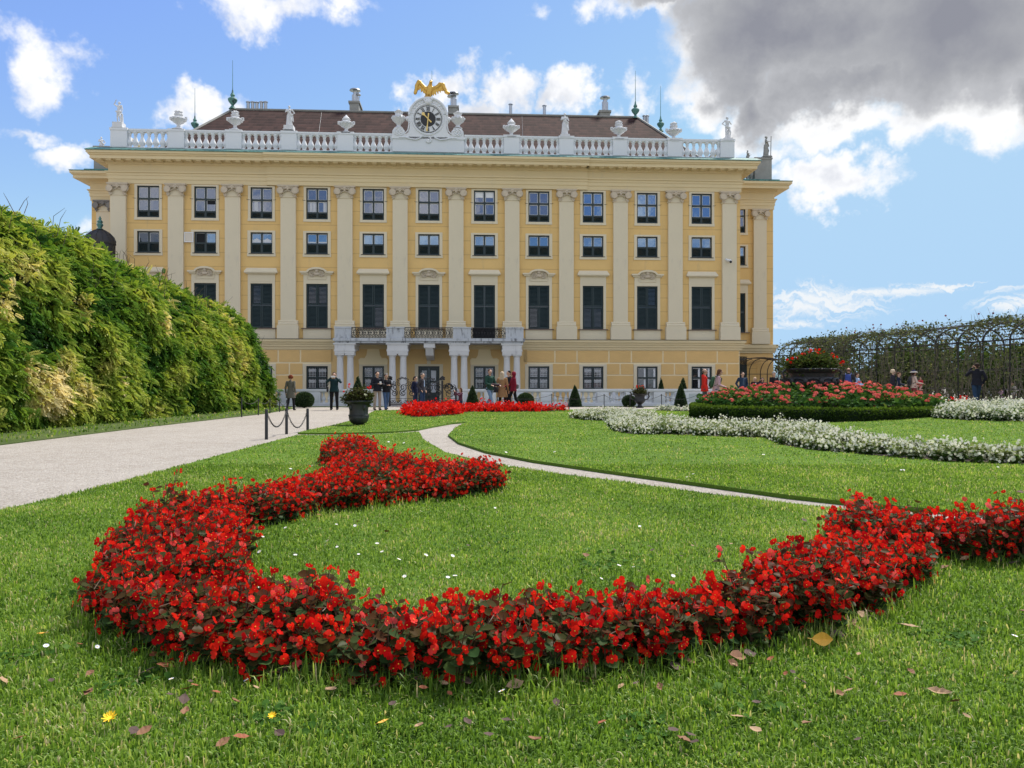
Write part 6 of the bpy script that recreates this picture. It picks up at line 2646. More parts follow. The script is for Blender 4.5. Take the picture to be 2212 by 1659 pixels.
random.seed(14)
for (a, b, crest, nm) in ((843, 899, 816, 'gate_leaf'), (901, 955, 816, 'gate_leaf'), (957, 985, 830, 'side_panel')):
    m = MB()
    x0, x1 = gx(a), gx(b)
    w = x1 - x0
    zt = gz_(829 if nm == 'gate_leaf' else 836)
    m.bar((x0, 0, .06), (x0, 0, zt), .035)
    m.bar((x1, 0, .06), (x1, 0, zt), .035)
    m.bar((x0, 0, .10), (x1, 0, .10), .035)
    m.bar((x0, 0, .42), (x1, 0, .42), .022)
    for zz, sgn in ((.72, 1), (1.02, -1)):
        for k in range(max(1, int(w / .36))):
            n_ = max(1, int(w / .36))
            cx = x0 + w * (k + .5) / n_
            r_ = w / n_ * .44
            scroll(m, cx, zz, r_, 1.5, 1 if k % 2 else -1, 90 if sgn > 0 else -90)
            scroll(m, cx, zz + .02, r_ * .6, 1.0, -1 if k % 2 else 1, -60, y=.02, t=.010)
    for k in range(max(2, int(w / .16))):
        cx = x0 + w * (k + .5) / max(2, int(w / .16))
        scroll(m, cx, .26, .085, 1.2, 1 if k % 2 else -1, 90, t=.011)
    # crest: rising scrolls with leaves
    zc = gz_(crest)
    m.tube([(x0, 0, zt - .1), (x0 + w * .2, 0, zt + .05), (x0 + w * .5, 0, zc), (x0 + w * .8, 0, zt + .05), (x1, 0, zt - .1)], .016, 5)
    for k, (t, hgt) in enumerate(((.18, .1), (.35, .02), (.65, .02), (.82, .1))):
        scroll(m, x0 + w * t, zt - .02 + hgt * .3, .12, 1.3, 1 if t < .5 else -1, 90, t=.012)
    for k in range(9):
        t = .3 + .4 * k / 8
        m.ell((x0 + w * t, 0, zc - .12 * abs(t - .5) * 4 + random.uniform(-.02, .05)), (.035, .02, .05), 5, 4)
    m.build(nm, M_black, root)
for px in (842.5, 955.8, 985):
    m = MB()
    zt = gz_(822) if px < 980 else gz_(838)
    m.box(gx(px) - .05, gx(px) + .05, -.05, .05, 0, zt)
    m.build('gate_post', M_black, root)
    if px < 980:
        m = MB()
        random.seed(int(px))
        for k in range(26):
            a, e = random.uniform(0, 6.28), random.uniform(-.3, 1.5)
            d = Vector((math.cos(a) * math.cos(e), math.sin(a) * math.cos(e), math.sin(e)))
            c = Vector((gx(px), 0, zt + .08))
            m.tube([c, c + d * .10, c + d * .17], [.010, .012, .004], 4)
            m.ell(c + d * .14, (.035, .03, .04), 6, 4)
        m.build('leaf_finial', M_black, root)

# ------------------------------------------------------------------ barrier posts and chains
def barrier_post(px, ytop, ybot, Y=None, label=None, group=None, thick=.035):
    if Y is None:
        Y = EYE * FPX / (ybot - PY0)
    x = (px - PX0) / FPX * Y
    h_ = EYE + (PY0 - ytop) / FPX * Y
    g_ = G(x, Y)
    root = empty('barrier_post', (x, Y, g_), label=label, cat='barrier post', group=group)
    m = MB()
    m.lathe([(thick, -.02), (thick, h_ - g_ - .02), (thick * .7, h_ - g_)], (0, 0, 0), 10)
    m.build('rod', M_black, root, smooth=True)
    m = MB()
    m.tube([(math.cos(R(t)) * .028, 0, h_ - g_ - .05 + math.sin(R(t)) * .028) for t in range(0, 361, 40)], .006, 4, caps=False)
    m.build('eyelet', M_black, root)
    return Vector((x, Y, h_ - .05)), Vector((x, Y, 0))


def chain(a, b, sag, label, group=None, links=True, t=.009, ext=None):
    c = (a + b) / 2
    root_loc = Vector((c.x, c.y, 0))
    m = MB()
    L = (b - a).length
    n = max(10, int((L + sag) / .055)) if links else 14
    P = []
    for i in range(n + 1):
        k = i / n
        p = a.lerp(b, k)
        p.z -= sag * 4 * k * (1 - k)
        P.append(p - root_loc)
    if links:
        for i in range(n):
            p, q = P[i], P[i + 1]
            ax = (q - p).normalized()
            s_ = ax.cross(Vector((0, 1, 0))).normalized() if i % 2 else ax.cross(ax.cross(Vector((0, 1, 0)))).normalized()
            mid = (p + q) / 2
            ring = []
            for k in range(9):
                an = 2 * math.pi * k / 8
                ring.append(mid + ax * math.cos(an) * .036 + s_ * math.sin(an) * .016)
            m.tube(ring, .0065, 4, caps=False)
    else:
        m.tube(P, t, 5)
    o = m.build('chain', M_black, None, fix=False)
    o.location = root_loc
    return tag(o, label, 'chain', group)


tops = []
for px, yt, yb, lb in ((575.5, 884, 949.5, 'nearest black barrier post on the gravel, left end of the chain'), (619, 882, 938, 'leaning black barrier post in the middle of the short chain row'),
                       (664.5, 882.5, 932, 'black barrier post at the tip of the lawn, right end of the chain')):
    tops.append(barrier_post(px, yt, yb, label=lb, group='barrier posts on the gravel')[0])
chain(tops[0], tops[1], .36, 'sagging black chain between the two nearest barrier posts')
chain(tops[1], tops[2], .42, 'sagging black chain ending at the tip of the lawn')
lp = []
for px, yt, yb, lb in ((522, 859, 901, 'thin black post by the hedge foot, nearest of the row'), (558, 859.5, 897, 'thin black post by the end of the hedge'), (583, 860, 893, 'thin black post left of the woman in the grey coat'),
                       (604, 863.5, 890, 'thin black post close to the woman in the grey coat'), (619.5, 863.5, 889, 'thin black post behind the legs of the woman in the grey coat')):
    lp.append(barrier_post(px, yt, yb, label=lb, group='thin posts along the hedge', thick=.022)[0])
for i in range(4):
    chain(lp[i], lp[i + 1], .18, 'thin dark rope slung between the posts at the hedge', group='ropes along the hedge', links=False)
rp = []
for px, Y, lb in ((718, 36.5, 'thin black post behind the legs of the man taking a photo'), (809, 36.8, 'thin black post behind the legs of the man in beige trousers'),
                  (1075, 39.0, 'thin black post beside the camel coat'), (1192, 39.2, 'thin black post between the box ball and the slim cone'), (1305, 39.0, 'thin black post left of the box ball near the urn'),
                  (1361, 38.5, 'thin black post touching the box ball by the urn'), (1429, 38.8, 'thin black post midway between urn and tall cone'), (1506, 38.6, 'thin black post by the small grey board')):
    rp.append(barrier_post(px, 830.5 + (EYE - .72) * FPX / Y, 0, Y=Y, label=lb, group='thin posts before the balustrade', thick=.02)[0])
for i in range(2, 7):
    chain(rp[i], rp[i + 1], .22, 'thin dark rope before the balustrade, ' + ['behind the red flower strip', 'behind the slim box cone', 'left of the box ball near the urn', 'behind the urn with handles', 'behind the tall box cone'][i - 2], group='ropes before the balustrade', links=False)
barrier_post(1229.5, 862, 885.5, label='leaning black post at the end of the far red flower strip', thick=.022)
# small grey board near the right end of the balustrade
Yb = 38.9
m = MB()
x = xat(1500, Yb)
root = empty('sign_board', (x, Yb, 0), label='small blank grey-green board on a stake by the round bed', cat='board')
m.box(-.28, .30, -.015, .015, .30, .72)
m.build('panel', pmat('grey_board', (.36, .42, .42), rough=.6), root)
m = MB(); m.tube([(0, .03, -.02), (0, .03, .6)], .02, 6); m.build('stake', M_black, root)

# ------------------------------------------------------------------ arched iron canopy at the corner, dark dome at the left
root = empty('iron_canopy', tuple(pal_world(U(1632, BV - 1.5), BV - 1.5, 0)), TH, label='arched black iron canopy over the side door at the right corner', cat='canopy')
m = MB()
k = 54 / FPX
for j, (dx, top) in enumerate(((-1.0, 2.9), (-.45, 2.9), (.35, 2.95), (.85, 2.95))):
    pts = [(dx + .0, -1.2, 0), (dx, -1.2, 2.0)]
    m.tube([(dx + 1.0 * 0, 0, 0), (dx, 0, 1.9)], .035, 6)
    m.tube([(dx - .0 + .75 * (1 - math.cos(R(t))), 0, 1.9 + 1.05 * math.sin(R(t))) for t in range(0, 91, 10)], .03, 5)
m.build('rib', M_black, root)
m = MB()
for zz in (1.9, 1.2, .6):
    m.tube([(-1.05, 0, zz), (1.3, 0, zz)], .022, 5)
for kx in range(12):
    m.tube([(.85 - .75 * 0 - 1.9 + 0.17 * kx, 0, 1.9 + .9 * math.sin(R(20 + 6 * kx))), (-.2 + .1 * kx, 0, 2.9)], .008, 4)
m.build('lattice', M_black, root)
m = MB()
pts = [(-1.25 + 2.9 * i / 12, 2.78 + .24 * math.sin(math.pi * i / 12 * .8 + .3)) for i in range(13)]
for (a, b), (c, d) in zip(pts, pts[1:]):
    m.add([(a, -.5, b), (c, -.5, d), (c, .9, d), (a, .9, b), (a, -.5, b + .06), (c, -.5, d + .06), (c, .9, d + .06), (a, .9, b + .06)], [(0, 1, 2, 3), (7, 6, 5, 4), (0, 4, 5, 1), (3, 2, 6, 7)])
m.build('roof_sheet', M_black, root)

Yd = 46.0
xd = (216 - PX0) / FPX * Yd
root = empty('garden_pavilion', (xd, Yd, 0), label='small pavilion with dark ribbed dome and green finial beside the left end of the palace', cat='pavilion')
kd = Yd / FPX
zb = EYE + (PY0 - 528) * kd
r_ = 31 * kd
m = MB()
m.lathe([(r_, 0), (r_ * 1.02, .05), (r_ * .99, .18), (r_ * .86, .45), (r_ * .62, .68), (r_ * .32, .82), (.10, .88)], (0, 0, zb), 28)
for j in range(14):
    a = 2 * math.pi * j / 14
    m.tube([(q * r_ * math.cos(a), q * r_ * math.sin(a), zb + z) for q, z in ((1.0, .18), (.88, .45), (.64, .68), (.34, .83), (.1, .9))], .025, 4)
m.build('dome', pmat('dark_dome_sheet', (.035, .032, .030), rough=.5, var=.3), root, smooth=True)
m = MB()
m.lathe([(.12, 0), (.20, .05), (.10, .12), (.16, .25), (.19, .32), (.12, .42), (.17, .5), (.06, .62), (.09, .68), (.01, .85)], (r_ * .55 * 0, 0, zb + .86), 12)
m.build('finial', M_copper, root, smooth=True)
m = MB()
for j in range(10):
    a = 2 * math.pi * j / 10
    m.tube([(r_ * .9 * math.cos(a), r_ * .9 * math.sin(a), 0), (r_ * .9 * math.cos(a), r_ * .9 * math.sin(a), zb + .02)], .05, 6)
m.lathe([(r_ * .97, -.5), (r_ * .97, 0)], (0, 0, zb), 24)
m.build('lattice_wall', M_black, root)

# security camera on the last pilaster
p = pal_world(U(1574, -.4), -.38, Lz(564, 1574, -.4))
root = empty('security_camera', tuple(p), TH, label='white security camera on the corner pilaster', cat='camera')
m = MB()
m.bar((0, .18, 0), (0, 0, 0), .08); m.cap((-.18, -.05, .10), (.02, -.08, .04), .07, .07, 10); m.cap((.10, -.05, .0), (.10, -.05, .02), .09, .09, 10)
m.build('housing', M_sash, root, smooth=True)
m = MB(); m.ell((.11, -.10, -.06), (.085, .085, .085), 10, 8); m.ell((-.20, -.04, .12), (.05, .05, .05), 8, 6)
m.build('lens', M_black, root, smooth=True)

# ------------------------------------------------------------------ rooftop vases
M_vase = pmat('white_vase_stone', (0.60, 0.61, 0.62), rough=.85, var=.12, vscale=4, bump=.5, bscale=20, fine=.08, stain=((.25, .25, .25), 2.2, .6, .8, .5))
vase_lab = {383: 'white flaming vase on the second pier from the left end of the roof balustrade', 506: 'white flaming vase left of the roof statue of a draped woman', 747: 'white lidded vase on the pier left of the clock gable',
            1105: 'white lidded vase on the pier right of the clock gable', 1338: 'white flaming vase on the roof left of the far right roof hip', 1457: 'white flaming vase near the right end of the roof balustrade, topped by a sprig',
            861: 'tall white vase standing on the left scroll of the clock gable', 989: 'tall white vase standing on the right scroll of the clock gable'}


def vase(px, yt, yb, kind):
    u = U(px)
    v = .2 if kind != 2 else .1
    z0, z1 = Lz(yb, px), Lz(yt, px)
    h_ = z1 - z0
    p = pal_world(u, v, z0)
    root = empty('roof_vase', tuple(p), TH, label=vase_lab[px], cat='vase', group='vases along the palace roof')
    m = MB()
    if kind == 2:
        m.lathe([(.20, 0), (.30, h_ * .04), (.16, h_ * .12), (.12, h_ * .2), (.22, h_ * .3), (.40, h_ * .42), (.44, h_ * .5), (.38, h_ * .58), (.26, h_ * .66), (.22, h_ * .74), (.27, h_ * .80), (.30, h_ * .84), (.12, h_ * .88), (.16, h_ * .92), (.05, h_ * .96), (.02, h_)], (0, 0, 0), 16)
    else:
        m.box(-.30, .30, -.30, .30, 0, .08)
        m.lathe([(.30, .08), (.26, .14), (.12, .22), (.10, h_ * .28), (.20, h_ * .34), (.34, h_ * .40), (.40, h_ * .50), (.46, h_ * .56), (.42, h_ * .60), (.24, h_ * .64), (.20, h_ * .70), (.26, h_ * .74), (.27, h_ * .78), (.20, h_ * .82), (.10, h_ * .85)], (0, 0, 0), 16)
    b = m.build('vase_body', M_vase, root, smooth=True)
    m = MB()
    if kind == 1:
        random.seed(int(px))
        for j in range(7):
            a = j * .9
            m.tube([(math.cos(a) * .10, math.sin(a) * .10, h_ * .82), (math.cos(a) * .18, math.sin(a) * .18, h_ * .90), (math.cos(a + .5) * .08, math.sin(a + .5) * .08, h_ * random.uniform(.95, 1.0))], [.09, .08, .015], 6)
    elif kind == 0:
        m.lathe([(.22, h_ * .82), (.16, h_ * .88), (.10, h_ * .92), (.03, h_)], (0, 0, 0), 10)
    if kind < 2:
        for s_ in (-1, 1):
            m.tube([(s_ * .38, 0, h_ * .48), (s_ * .52, 0, h_ * .54), (s_ * .52, 0, h_ * .64), (s_ * .40, 0, h_ * .64)], .05, 6)
        for j in range(12):
            a = j * math.pi / 6
            m.ell((.42 * math.cos(a), .42 * math.sin(a), h_ * .53), (.08, .08, .09), 6, 4)
    else:
        for j in range(10):
            a = j * math.pi / 5
            m.ell((.40 * math.cos(a), .40 * math.sin(a), h_ * .55), (.09, .09, .09), 6, 4)
    m.build('ornament', M_vase, root, smooth=True)


for px, yt, yb, kd_ in ((383, 235, 280, 1), (506, 236, 282, 1), (747, 246, 288, 0), (1105, 254, 297, 0), (1338, 258, 302, 1), (1457, 261, 305, 1), (861, 234, 278, 2), (989, 238, 278, 2)):
    vase(px, yt, yb, kd_)

# ------------------------------------------------------------------ figures: shared skeleton
ARM = {'down': ((.245, .02, 1.13), (.26, -.06, .88)), 'phone': ((.25, -.04, 1.15), (.07, -.30, 1.20)), 'photo': ((.25, -.22, 1.30), (.08, -.34, 1.52)), 'ear': ((.29, -.12, 1.26), (.13, -.07, 1.57)),
       'front': ((.24, -.06, 1.14), (.20, -.32, 1.08)), 'pocket': ((.26, .08, 1.16), (.20, -.05, .93)), 'bag': ((.27, .02, 1.14), (.25, -.22, 1.06)), 'back': ((.24, .12, 1.14), (.24, .04, .90)), 'up': ((.36, -.05, 1.56), (.20, -.10, 1.80)), 'hip': ((.36, .08, 1.18), (.20, -.04, 1.02)), 'chest': ((.26, -.08, 1.18), (-.02, -.22, 1.28))}
LEG = {'stand': (((.10, -.01, .49), (.11, .03, .08)), ((.10, -.01, .49), (.11, .03, .08))), 'walk': (((.09, -.18, .53), (.09, -.30, .10)), ((.09, .08, .49), (.09, .40, .17))),
       'stroll': (((.09, -.10, .50), (.09, -.16, .08)), ((.09, .04, .49), (.09, .20, .11))), 'contra': (((.11, -.02, .49), (.11, .03, .08)), ((.15, -.14, .52), (.17, -.06, .09)))}
HANDR = .0092


def upper(p, lean, pel):
    """move a point of the upper body with the pelvis and lean it forward"""
    x, y, z = p
    dz = z - .95
    c, s = math.cos(lean), math.sin(lean)
    return Vector((x, y * c - dz * s, .95 + dz * c + y * s)) + pel


def hand(m, wrist, elbow, side, curl=.5, r=HANDR):
    """palm, four unequal bent fingers and a thumb off the side of the palm"""
    d = (wrist - elbow).normalized()
    s = d.cross(Vector((0, 0, 1)))
    s = s.normalized() if s.length > .1 else Vector((1, 0, 0))
    nrm = s.cross(d).normalized()
    if side < 0:
        s = -s
    m.cap(wrist - d * .01, wrist + d * .075, .026, .034, 8, side=s, flat=.5)
    for k, (o, L) in enumerate(((-.027, .062), (-.009, .074), (.009, .070), (.026, .054))):
        b = wrist + d * .085 + s * o
        q = b + d * L * .5 - nrm * L * .25 * curl
        e = q + d * L * .30 - nrm * L * .5 * curl
        m.cap(b, q, r, r * .95, 6)
        m.cap(q, e, r * .95, r * .8, 6)
    b = wrist + d * .025 - s * .030
    m.cap(b, b + d * .035 - s * .028, r * 1.2, r, 6)
    m.cap(b + d * .035 - s * .028, b + d * .065 - s * .032, r, r * .85, 6)


def joints(legs='stand', arms=('down', 'down'), lean=0.0, crouch=False, turn=0.0):
    J = {}
    pel = Vector((0, 0, 0))
    if crouch:
        pel = Vector((0, .02, -.50))
        J['hip'] = [Vector((s * .09, .02, .43)) for s in (-1, 1)]
        J['knee'] = [Vector((-.12, -.36, .47)), Vector((.12, -.30, .12))]
        J['ank'] = [Vector((-.12, -.26, .08)), Vector((.12, .12, .10))]
    else:
        lg = LEG[legs]
        J['hip'] = [Vector((s * .09, 0, .93)) for s in (-1, 1)]
        J['knee'] = [Vector((-lg[0][0][0], *lg[0][0][1:])), Vector((lg[1][0][0], *lg[1][0][1:]))]
        J['ank'] = [Vector((-lg[0][1][0], *lg[0][1][1:])), Vector((lg[1][1][0], *lg[1][1][1:]))]
    up_ = lambda x, y, z: upper((x, y, z), lean, pel)
    J['up'] = up_
    J['sh'] = [up_(-.175, 0, 1.42), up_(.175, 0, 1.42)]
    J['el'], J['wr'] = [], []
    for i, s in ((0, -1), (1, 1)):
        e, w = ARM[arms[i]]
        J['el'].append(up_(s * e[0], e[1], e[2]))
        J['wr'].append(up_(s * w[0], w[1], w[2]))
    J['turn'] = turn
    return J


def head(m, J, k=1.0, face=True):
    up_ = J['up']
    t = J['turn']
    c, s = math.cos(t), math.sin(t)

    def H(x, y, z):
        return up_(x * c - y * s, x * s + y * c - .01, z)
    m.cap(up_(0, .01, 1.43), H(0, 0, 1.55), .052, .050, 10)
    m.ell(H(0, .008, 1.655), (.074 * k, .090 * k, .098 * k), 14, 10)
    m.cap(H(0, -.020, 1.595), H(0, -.045, 1.570), .056, .036, 10)
    m.cap(H(0, -.088, 1.655), H(0, -.102, 1.618), .008, .015, 6)         # nose
    m.cap(H(-.020, -.088, 1.588), H(.020, -.088, 1.588), .008, .008, 6)   # mouth
    m.cap(H(-.035, -.078, 1.668), H(.035, -.078, 1.668), .012, .012, 6)   # brow
    for sg in (-1, 1):
        m.ell(H(sg * .076, .010, 1.630), (.012, .018, .030), 6, 5)
    return H


def person(label, px, ytop, Y, rz, pose, jacket, trousers, hair, skin=(.50, .30, .21), wide=1.0, coat=None, shoes=(.02, .02, .02), shirt=None, hairkind='short', group=None, base_h=1.75, x=None, kid=False, extra=None, hood=None, skirt=None, bare=False, yoff=0):
    if x is None:
        x = (px - PX0) / FPX * Y
    g_ = G(x, Y)
    ztop = EYE + (PY0 - ytop) / FPX * Y - g_
    ref = base_h
    if pose.get('crouch'):
        ref = 1.22
    sc = ztop / ref
    root = empty('person', (x, Y, g_), R(rz), label=label, cat='person', group=group, scale=sc)
    root.scale = (sc * wide * 1.08, sc * wide * 1.08, sc)
    J = joints(**pose)
    up_ = J['up']
    cname = lambda c: 'cloth_%02d_%02d_%02d' % tuple(int(99 * v) for v in c)
    cm = lambda c: pmat(cname(c), c, rough=.85, var=.18, vscale=9, bump=.3, bscale=25, fine=.05, spec=.2)
    skm = pmat('skin_%02d' % int(skin[0] * 99), skin, rough=.55, var=.06, vscale=8)
    vox = .0095
    # one continuous body
    m = MB()
    H = head(m, J)
    m.cap(up_(0, 0, 1.05), up_(0, 0, 1.33), .115, .135, 12, side=(1, 0, 0), flat=.62)
    m.cap(up_(0, 0, 1.0), J['hip'][0].lerp(J['hip'][1], .5) + Vector((0, 0, .03)), .115, .12, 12, side=(1, 0, 0), flat=.65)
    m.cap(J['sh'][0], J['sh'][1], .045, .045, 8)
    for i, s in ((0, -1), (1, 1)):
        m.cap(J['sh'][i], J['el'][i], .042, .034, 8)
        m.cap(J['el'][i], J['wr'][i], .034, .025, 8)
        hand(m, J['wr'][i], J['el'][i], s)
        m.cap(J['hip'][i], J['knee'][i], .066, .046, 8)
        m.cap(J['knee'][i], J['ank'][i], .046, .032, 8)
        m.cap(J['ank'][i] + Vector((0, .01, -.03)), J['ank'][i] + Vector((0, -.13, -.045)), .028, .022, 8)
    m.build('body', skm, root, remesh=vox, fix=False)
    # trousers
    if not bare:
        m = MB()
        pc = J['hip'][0].lerp(J['hip'][1], .5)
        m.ell(pc + Vector((0, 0, .02)), (.155, .12, .13), 12, 8)
        for i in (0, 1):
            m.cap(J['hip'][i], J['knee'][i], .092, .064, 10)
            m.cap(J['knee'][i], J['ank'][i] + Vector((0, 0, .0)), .064, .056, 10)
        m.build('trousers', cm(trousers), root, remesh=.014, fix=False)
    # jacket
    m = MB()
    hem = coat if coat else .86
    m.cap(up_(0, 0, 1.04), up_(0, 0, 1.32), .152, .165, 14, side=(1, 0, 0), flat=.68)
    m.cap(up_(0, 0, .98), up_(0, 0, 1.10), .158, .152, 14, side=(1, 0, 0), flat=.72)
    if pose.get('crouch'):
        m.cap(up_(0, 0, .90), up_(0, 0, 1.05), .16, .158, 14, side=(1, 0, 0), flat=.78)
    else:
        m.lathe([(.155, hem + .0), (.165 + (.95 - hem) * .22, hem), (.165, .97), (.15, 1.1)], (0, 0, 0), 18, sx=1, sy=.78)
        m.v[-18 * 4:] = m.v[-18 * 4:]
    m.cap(J['sh'][0] + Vector((.02, 0, -.015)), J['sh'][1] + Vector((-.02, 0, -.015)), .066, .066, 10)
    for i in (0, 1):
        m.cap(J['sh'][i], J['el'][i], .064, .053, 10)
        w = J['el'][i].lerp(J['wr'][i], .93)
        m.cap(J['el'][i], w, .053, .042, 10)
    if hood == 'down' or hood is None:
        m.cap(up_(0, .03, 1.44), up_(0, .04, 1.47), .062 if hood is None else .085, .058 if hood is None else .075, 10)
    if hood == 'up':
        m.ell(H(0, .025, 1.66), (.105, .108, .120), 14, 10)
        m.cap(up_(0, .02, 1.44), H(0, .03, 1.58), .085, .085, 10)
    m.build('coat' if coat else 'jacket', cm(jacket), root, remesh=.014, fix=False)
    if shirt:
        m = MB()
        m.cap(up_(0, -.075, .98), up_(0, -.075, 1.36), .062, .050, 10, side=(1, 0, 0), flat=.8)
        m.build('shirt', cm(shirt), root, remesh=.012, fix=False)
    # shoes
    m = MB()
    for i in (0, 1):
        a = J['ank'][i]
        m.cap(a + Vector((0, .03, -.035)), a + Vector((0, -.15, -.045)), .045, .038, 8, side=(1, 0, 0), flat=.9)
    m.build('shoes', cm(shoes), root, remesh=.014, fix=False)
    # hair
    m = MB()
    if hairkind == 'short':
        m.ell(H(0, .024, 1.682), (.082, .088, .086), 14, 10)
        m.cap(H(0, .06, 1.66), H(0, .065, 1.60), .055, .045, 10)
    elif hairkind == 'balding':
        m.cap(H(-.03, .055, 1.64), H(.03, .055, 1.64), .052, .052, 10)
    elif hairkind == 'curly':
        for k in range(34):
            a, e = k * 2.4, -.6 + 1.9 * (k / 34)
            d = Vector((math.cos(a) * math.cos(e), math.sin(a) * math.cos(e) * .9, math.sin(e)))
            if d.y < -.5 and d.z < .45:
                continue
            m.ell(H(d.x * .085, .02 + d.y * .085, 1.665 + d.z * .09), .042, 7, 5)
    elif hairkind in ('long', 'bob', 'tail'):
        m.ell(H(0, .022, 1.682), (.086, .092, .086), 14, 10)
        lo = {'long': 1.38, 'bob': 1.52, 'tail': 1.60}[hairkind]
        for sx in (-.05, 0, .05):
            m.cap(H(sx, .06, 1.66), H(sx * 1.3, .075, lo), .045, .034, 8)
        if hairkind != 'tail':
            for sg in (-1, 1):
                m.cap(H(sg * .070, .01, 1.66), H(sg * .082, .02, lo + .05), .026, .02, 8)
        else:
            m.cap(H(0, .10, 1.68), H(0, .14, 1.52), .03, .015, 8)
    elif hairkind in ('cap', 'hat'):
        m.cap(H(0, .05, 1.66), H(0, .06, 1.58), .055, .045, 10)
    if m.v:
        m.build('hair', cm(hair), root, remesh=.012, fix=False)
    if extra:
        extra(root, J, H, cm)
    return root


def add_cap(col_):
    def f(root, J, H, cm):
        m = MB()
        m.ell(H(0, .015, 1.70), (.088, .098, .066), 14, 8)
        m.cap(H(-.03, -.11, 1.70), H(.03, -.11, 1.70), .035, .035, 8, side=(0, 1, 0), flat=.3)
        m.build('cap', cm(col_), root, remesh=.012, fix=False)
    return f


def add_hat(c1, c2):
    def f(root, J, H, cm):
        m = MB()
        m.ell(H(0, .01, 1.72), (.095, .10, .075), 14, 8)
        m.build('hat', cm(c1), root, smooth=True)
        m = MB()
        p = H(0, .01, 1.70)
        m.lathe([(.09, .01), (.16, -.01), (.17, -.03), (.16, -.035), (.09, -.01)], p, 20)
        m.build('hat_brim', cm(c2), root, smooth=True)
    return f


def held(name, label, cat, verts_fn, root, mat, group=None):
    """a thing in someone's hand or on the back stays a thing of its own"""
    m = MB()
    verts_fn(m)
    M_ = root.matrix_world if False else Matrix.LocRotScale(root.location, root.rotation_euler, root.scale)
    o_loc = M_ @ Vector(m.v[0])
    m.v = [tuple(M_ @ Vector(p) - o_loc) for p in m.v]
    o = m.build(name, mat, None, smooth=True)
    o.location = o_loc
    return tag(o, label, cat, group)


M_phone = pmat('phone_case', (.03, .03, .035), rough=.3)
M_phonew = pmat('white_phone', (.7, .7, .7), rough=.3)


def phone(root, J, label, mat=M_phone, both=True, w=.15, h_=.075):
    a = J['wr'][0].lerp(J['wr'][1], .5) if both else J['wr'][1]
    c = a + Vector((0, -.10, .04))
    held('phone', label, 'phone', lambda m: m.box(c.x - w / 2, c.x + w / 2, c.y - .006, c.y + .006, c.z - h_ / 2, c.z + h_ / 2), root, mat)


def backpack(root, label, mat, lean=0.0):
    up_ = lambda x, y, z: upper((x, y, z), lean, Vector())

    def f(m):
        m.cap(up_(0, .19, 1.10), up_(0, .18, 1.34), .13, .115, 14, side=(1, 0, 0), flat=.62)
        m.cap(up_(0, .26, 1.10), up_(0, .26, 1.20), .085, .08, 10, side=(1, 0, 0), flat=.5)
        for sg in (-1, 1):
            m.tube([up_(sg * .09, .14, 1.42), up_(sg * .11, .02, 1.50), up_(sg * .12, -.12, 1.40), up_(sg * .14, -.11, 1.2), up_(sg * .13, .10, 1.08)], .016, 5)
    held('backpack', label, 'backpack', f, root, mat)


P = person
a = P('person seen from behind with curly reddish hair and olive grey coat', 628, 811, 34.8, 172, dict(legs='stroll', arms=('back', 'down')), (.115, .11, .085), (.015, .015, .018), (.16, .035, .012), coat=.62, hairkind='curly')
b = P('person in dark teal shirt and black trousers raising a phone to the face', 722, 805, 35.4, 8, dict(legs='stand', arms=('photo', 'photo')), (.010, .030, .034), (.008, .008, .010), (.012, .010, .010), wide=1.16, hairkind='short')
phone(b, joints(arms=('photo', 'photo')), 'pale phone held up by the person in the teal shirt', M_phonew)
held('shoulder_bag', 'dark shoulder bag hanging at the side of the person in the teal shirt', 'bag', lambda m: (m.cap((-.25, .06, .92), (-.25, .06, 1.05), .09, .08, 10, side=(0, 1, 0), flat=.5), m.tube([(-.25, .06, 1.1), (-.15, .08, 1.47), (.0, .1, 1.3)], .012, 5)), b, M_phone)
c = P('person in black sweater and beige trousers looking down at a phone', 815, 803, 35.2, 28, dict(legs='stand', arms=('phone', 'phone'), turn=.1), (.014, .015, .022), (.30, .24, .19), (.012, .010, .010), wide=1.06)
phone(c, joints(arms=('phone', 'phone')), 'phone in the hands of the person in beige trousers', M_phonew, w=.075, h_=.13)
d = P('person in black jacket and blue jeans with sunglasses on the head', 834, 808, 35.6, 30, dict(legs='stroll', arms=('phone', 'phone'), turn=.1), (.014, .014, .018), (.055, .10, .19), (.012, .010, .010))
held('sunglasses', 'sunglasses pushed up on the head of the person in blue jeans', 'glasses', lambda m: (m.cap((-.04, -.075, 1.745), (-.02, -.08, 1.745), .024, .024, 8), m.cap((.02, -.08, 1.745), (.04, -.075, 1.745), .024, .024, 8)), d, pmat('lens_glare', (.4, .4, .42), rough=.1))
held('shoulder_bag', 'black bag worn in front by the person in blue jeans', 'bag', lambda m: (m.cap((.02, -.16, .98), (.10, -.16, .98), .09, .09, 10, side=(1, 0, 0), flat=.6), m.tube([(.05, -.15, 1.05), (.13, -.1, 1.45), (0, .1, 1.47)], .012, 5)), d, M_phone)
P('person in navy jacket half hidden behind the grey-haired visitor', 897, 813, 36.9, 62, dict(legs='stand', arms=('down', 'down')), (.014, .018, .045), (.020, .035, .075), (.03, .028, .028), hairkind='tail')
P('grey-haired person with dark jacket over pale blue shirt, standing in profile', 912, 806, 36.2, 72, dict(legs='stand', arms=('pocket', 'pocket')), (.045, .042, .048), (.025, .045, .095), (.14, .13, .125), shirt=(.32, .42, .55), wide=1.08)
f_ = P('person in maroon padded jacket crouching to take a picture', 994, 839, 37.4, -62, dict(crouch=True, arms=('photo', 'photo')), (.095, .030, .048), (.015, .025, .055), (.11, .055, .03), hairkind='bob', shoes=(.02, .02, .02))
phone(f_, joints(crouch=True, arms=('photo', 'photo')), 'small camera held by the crouching person in maroon')
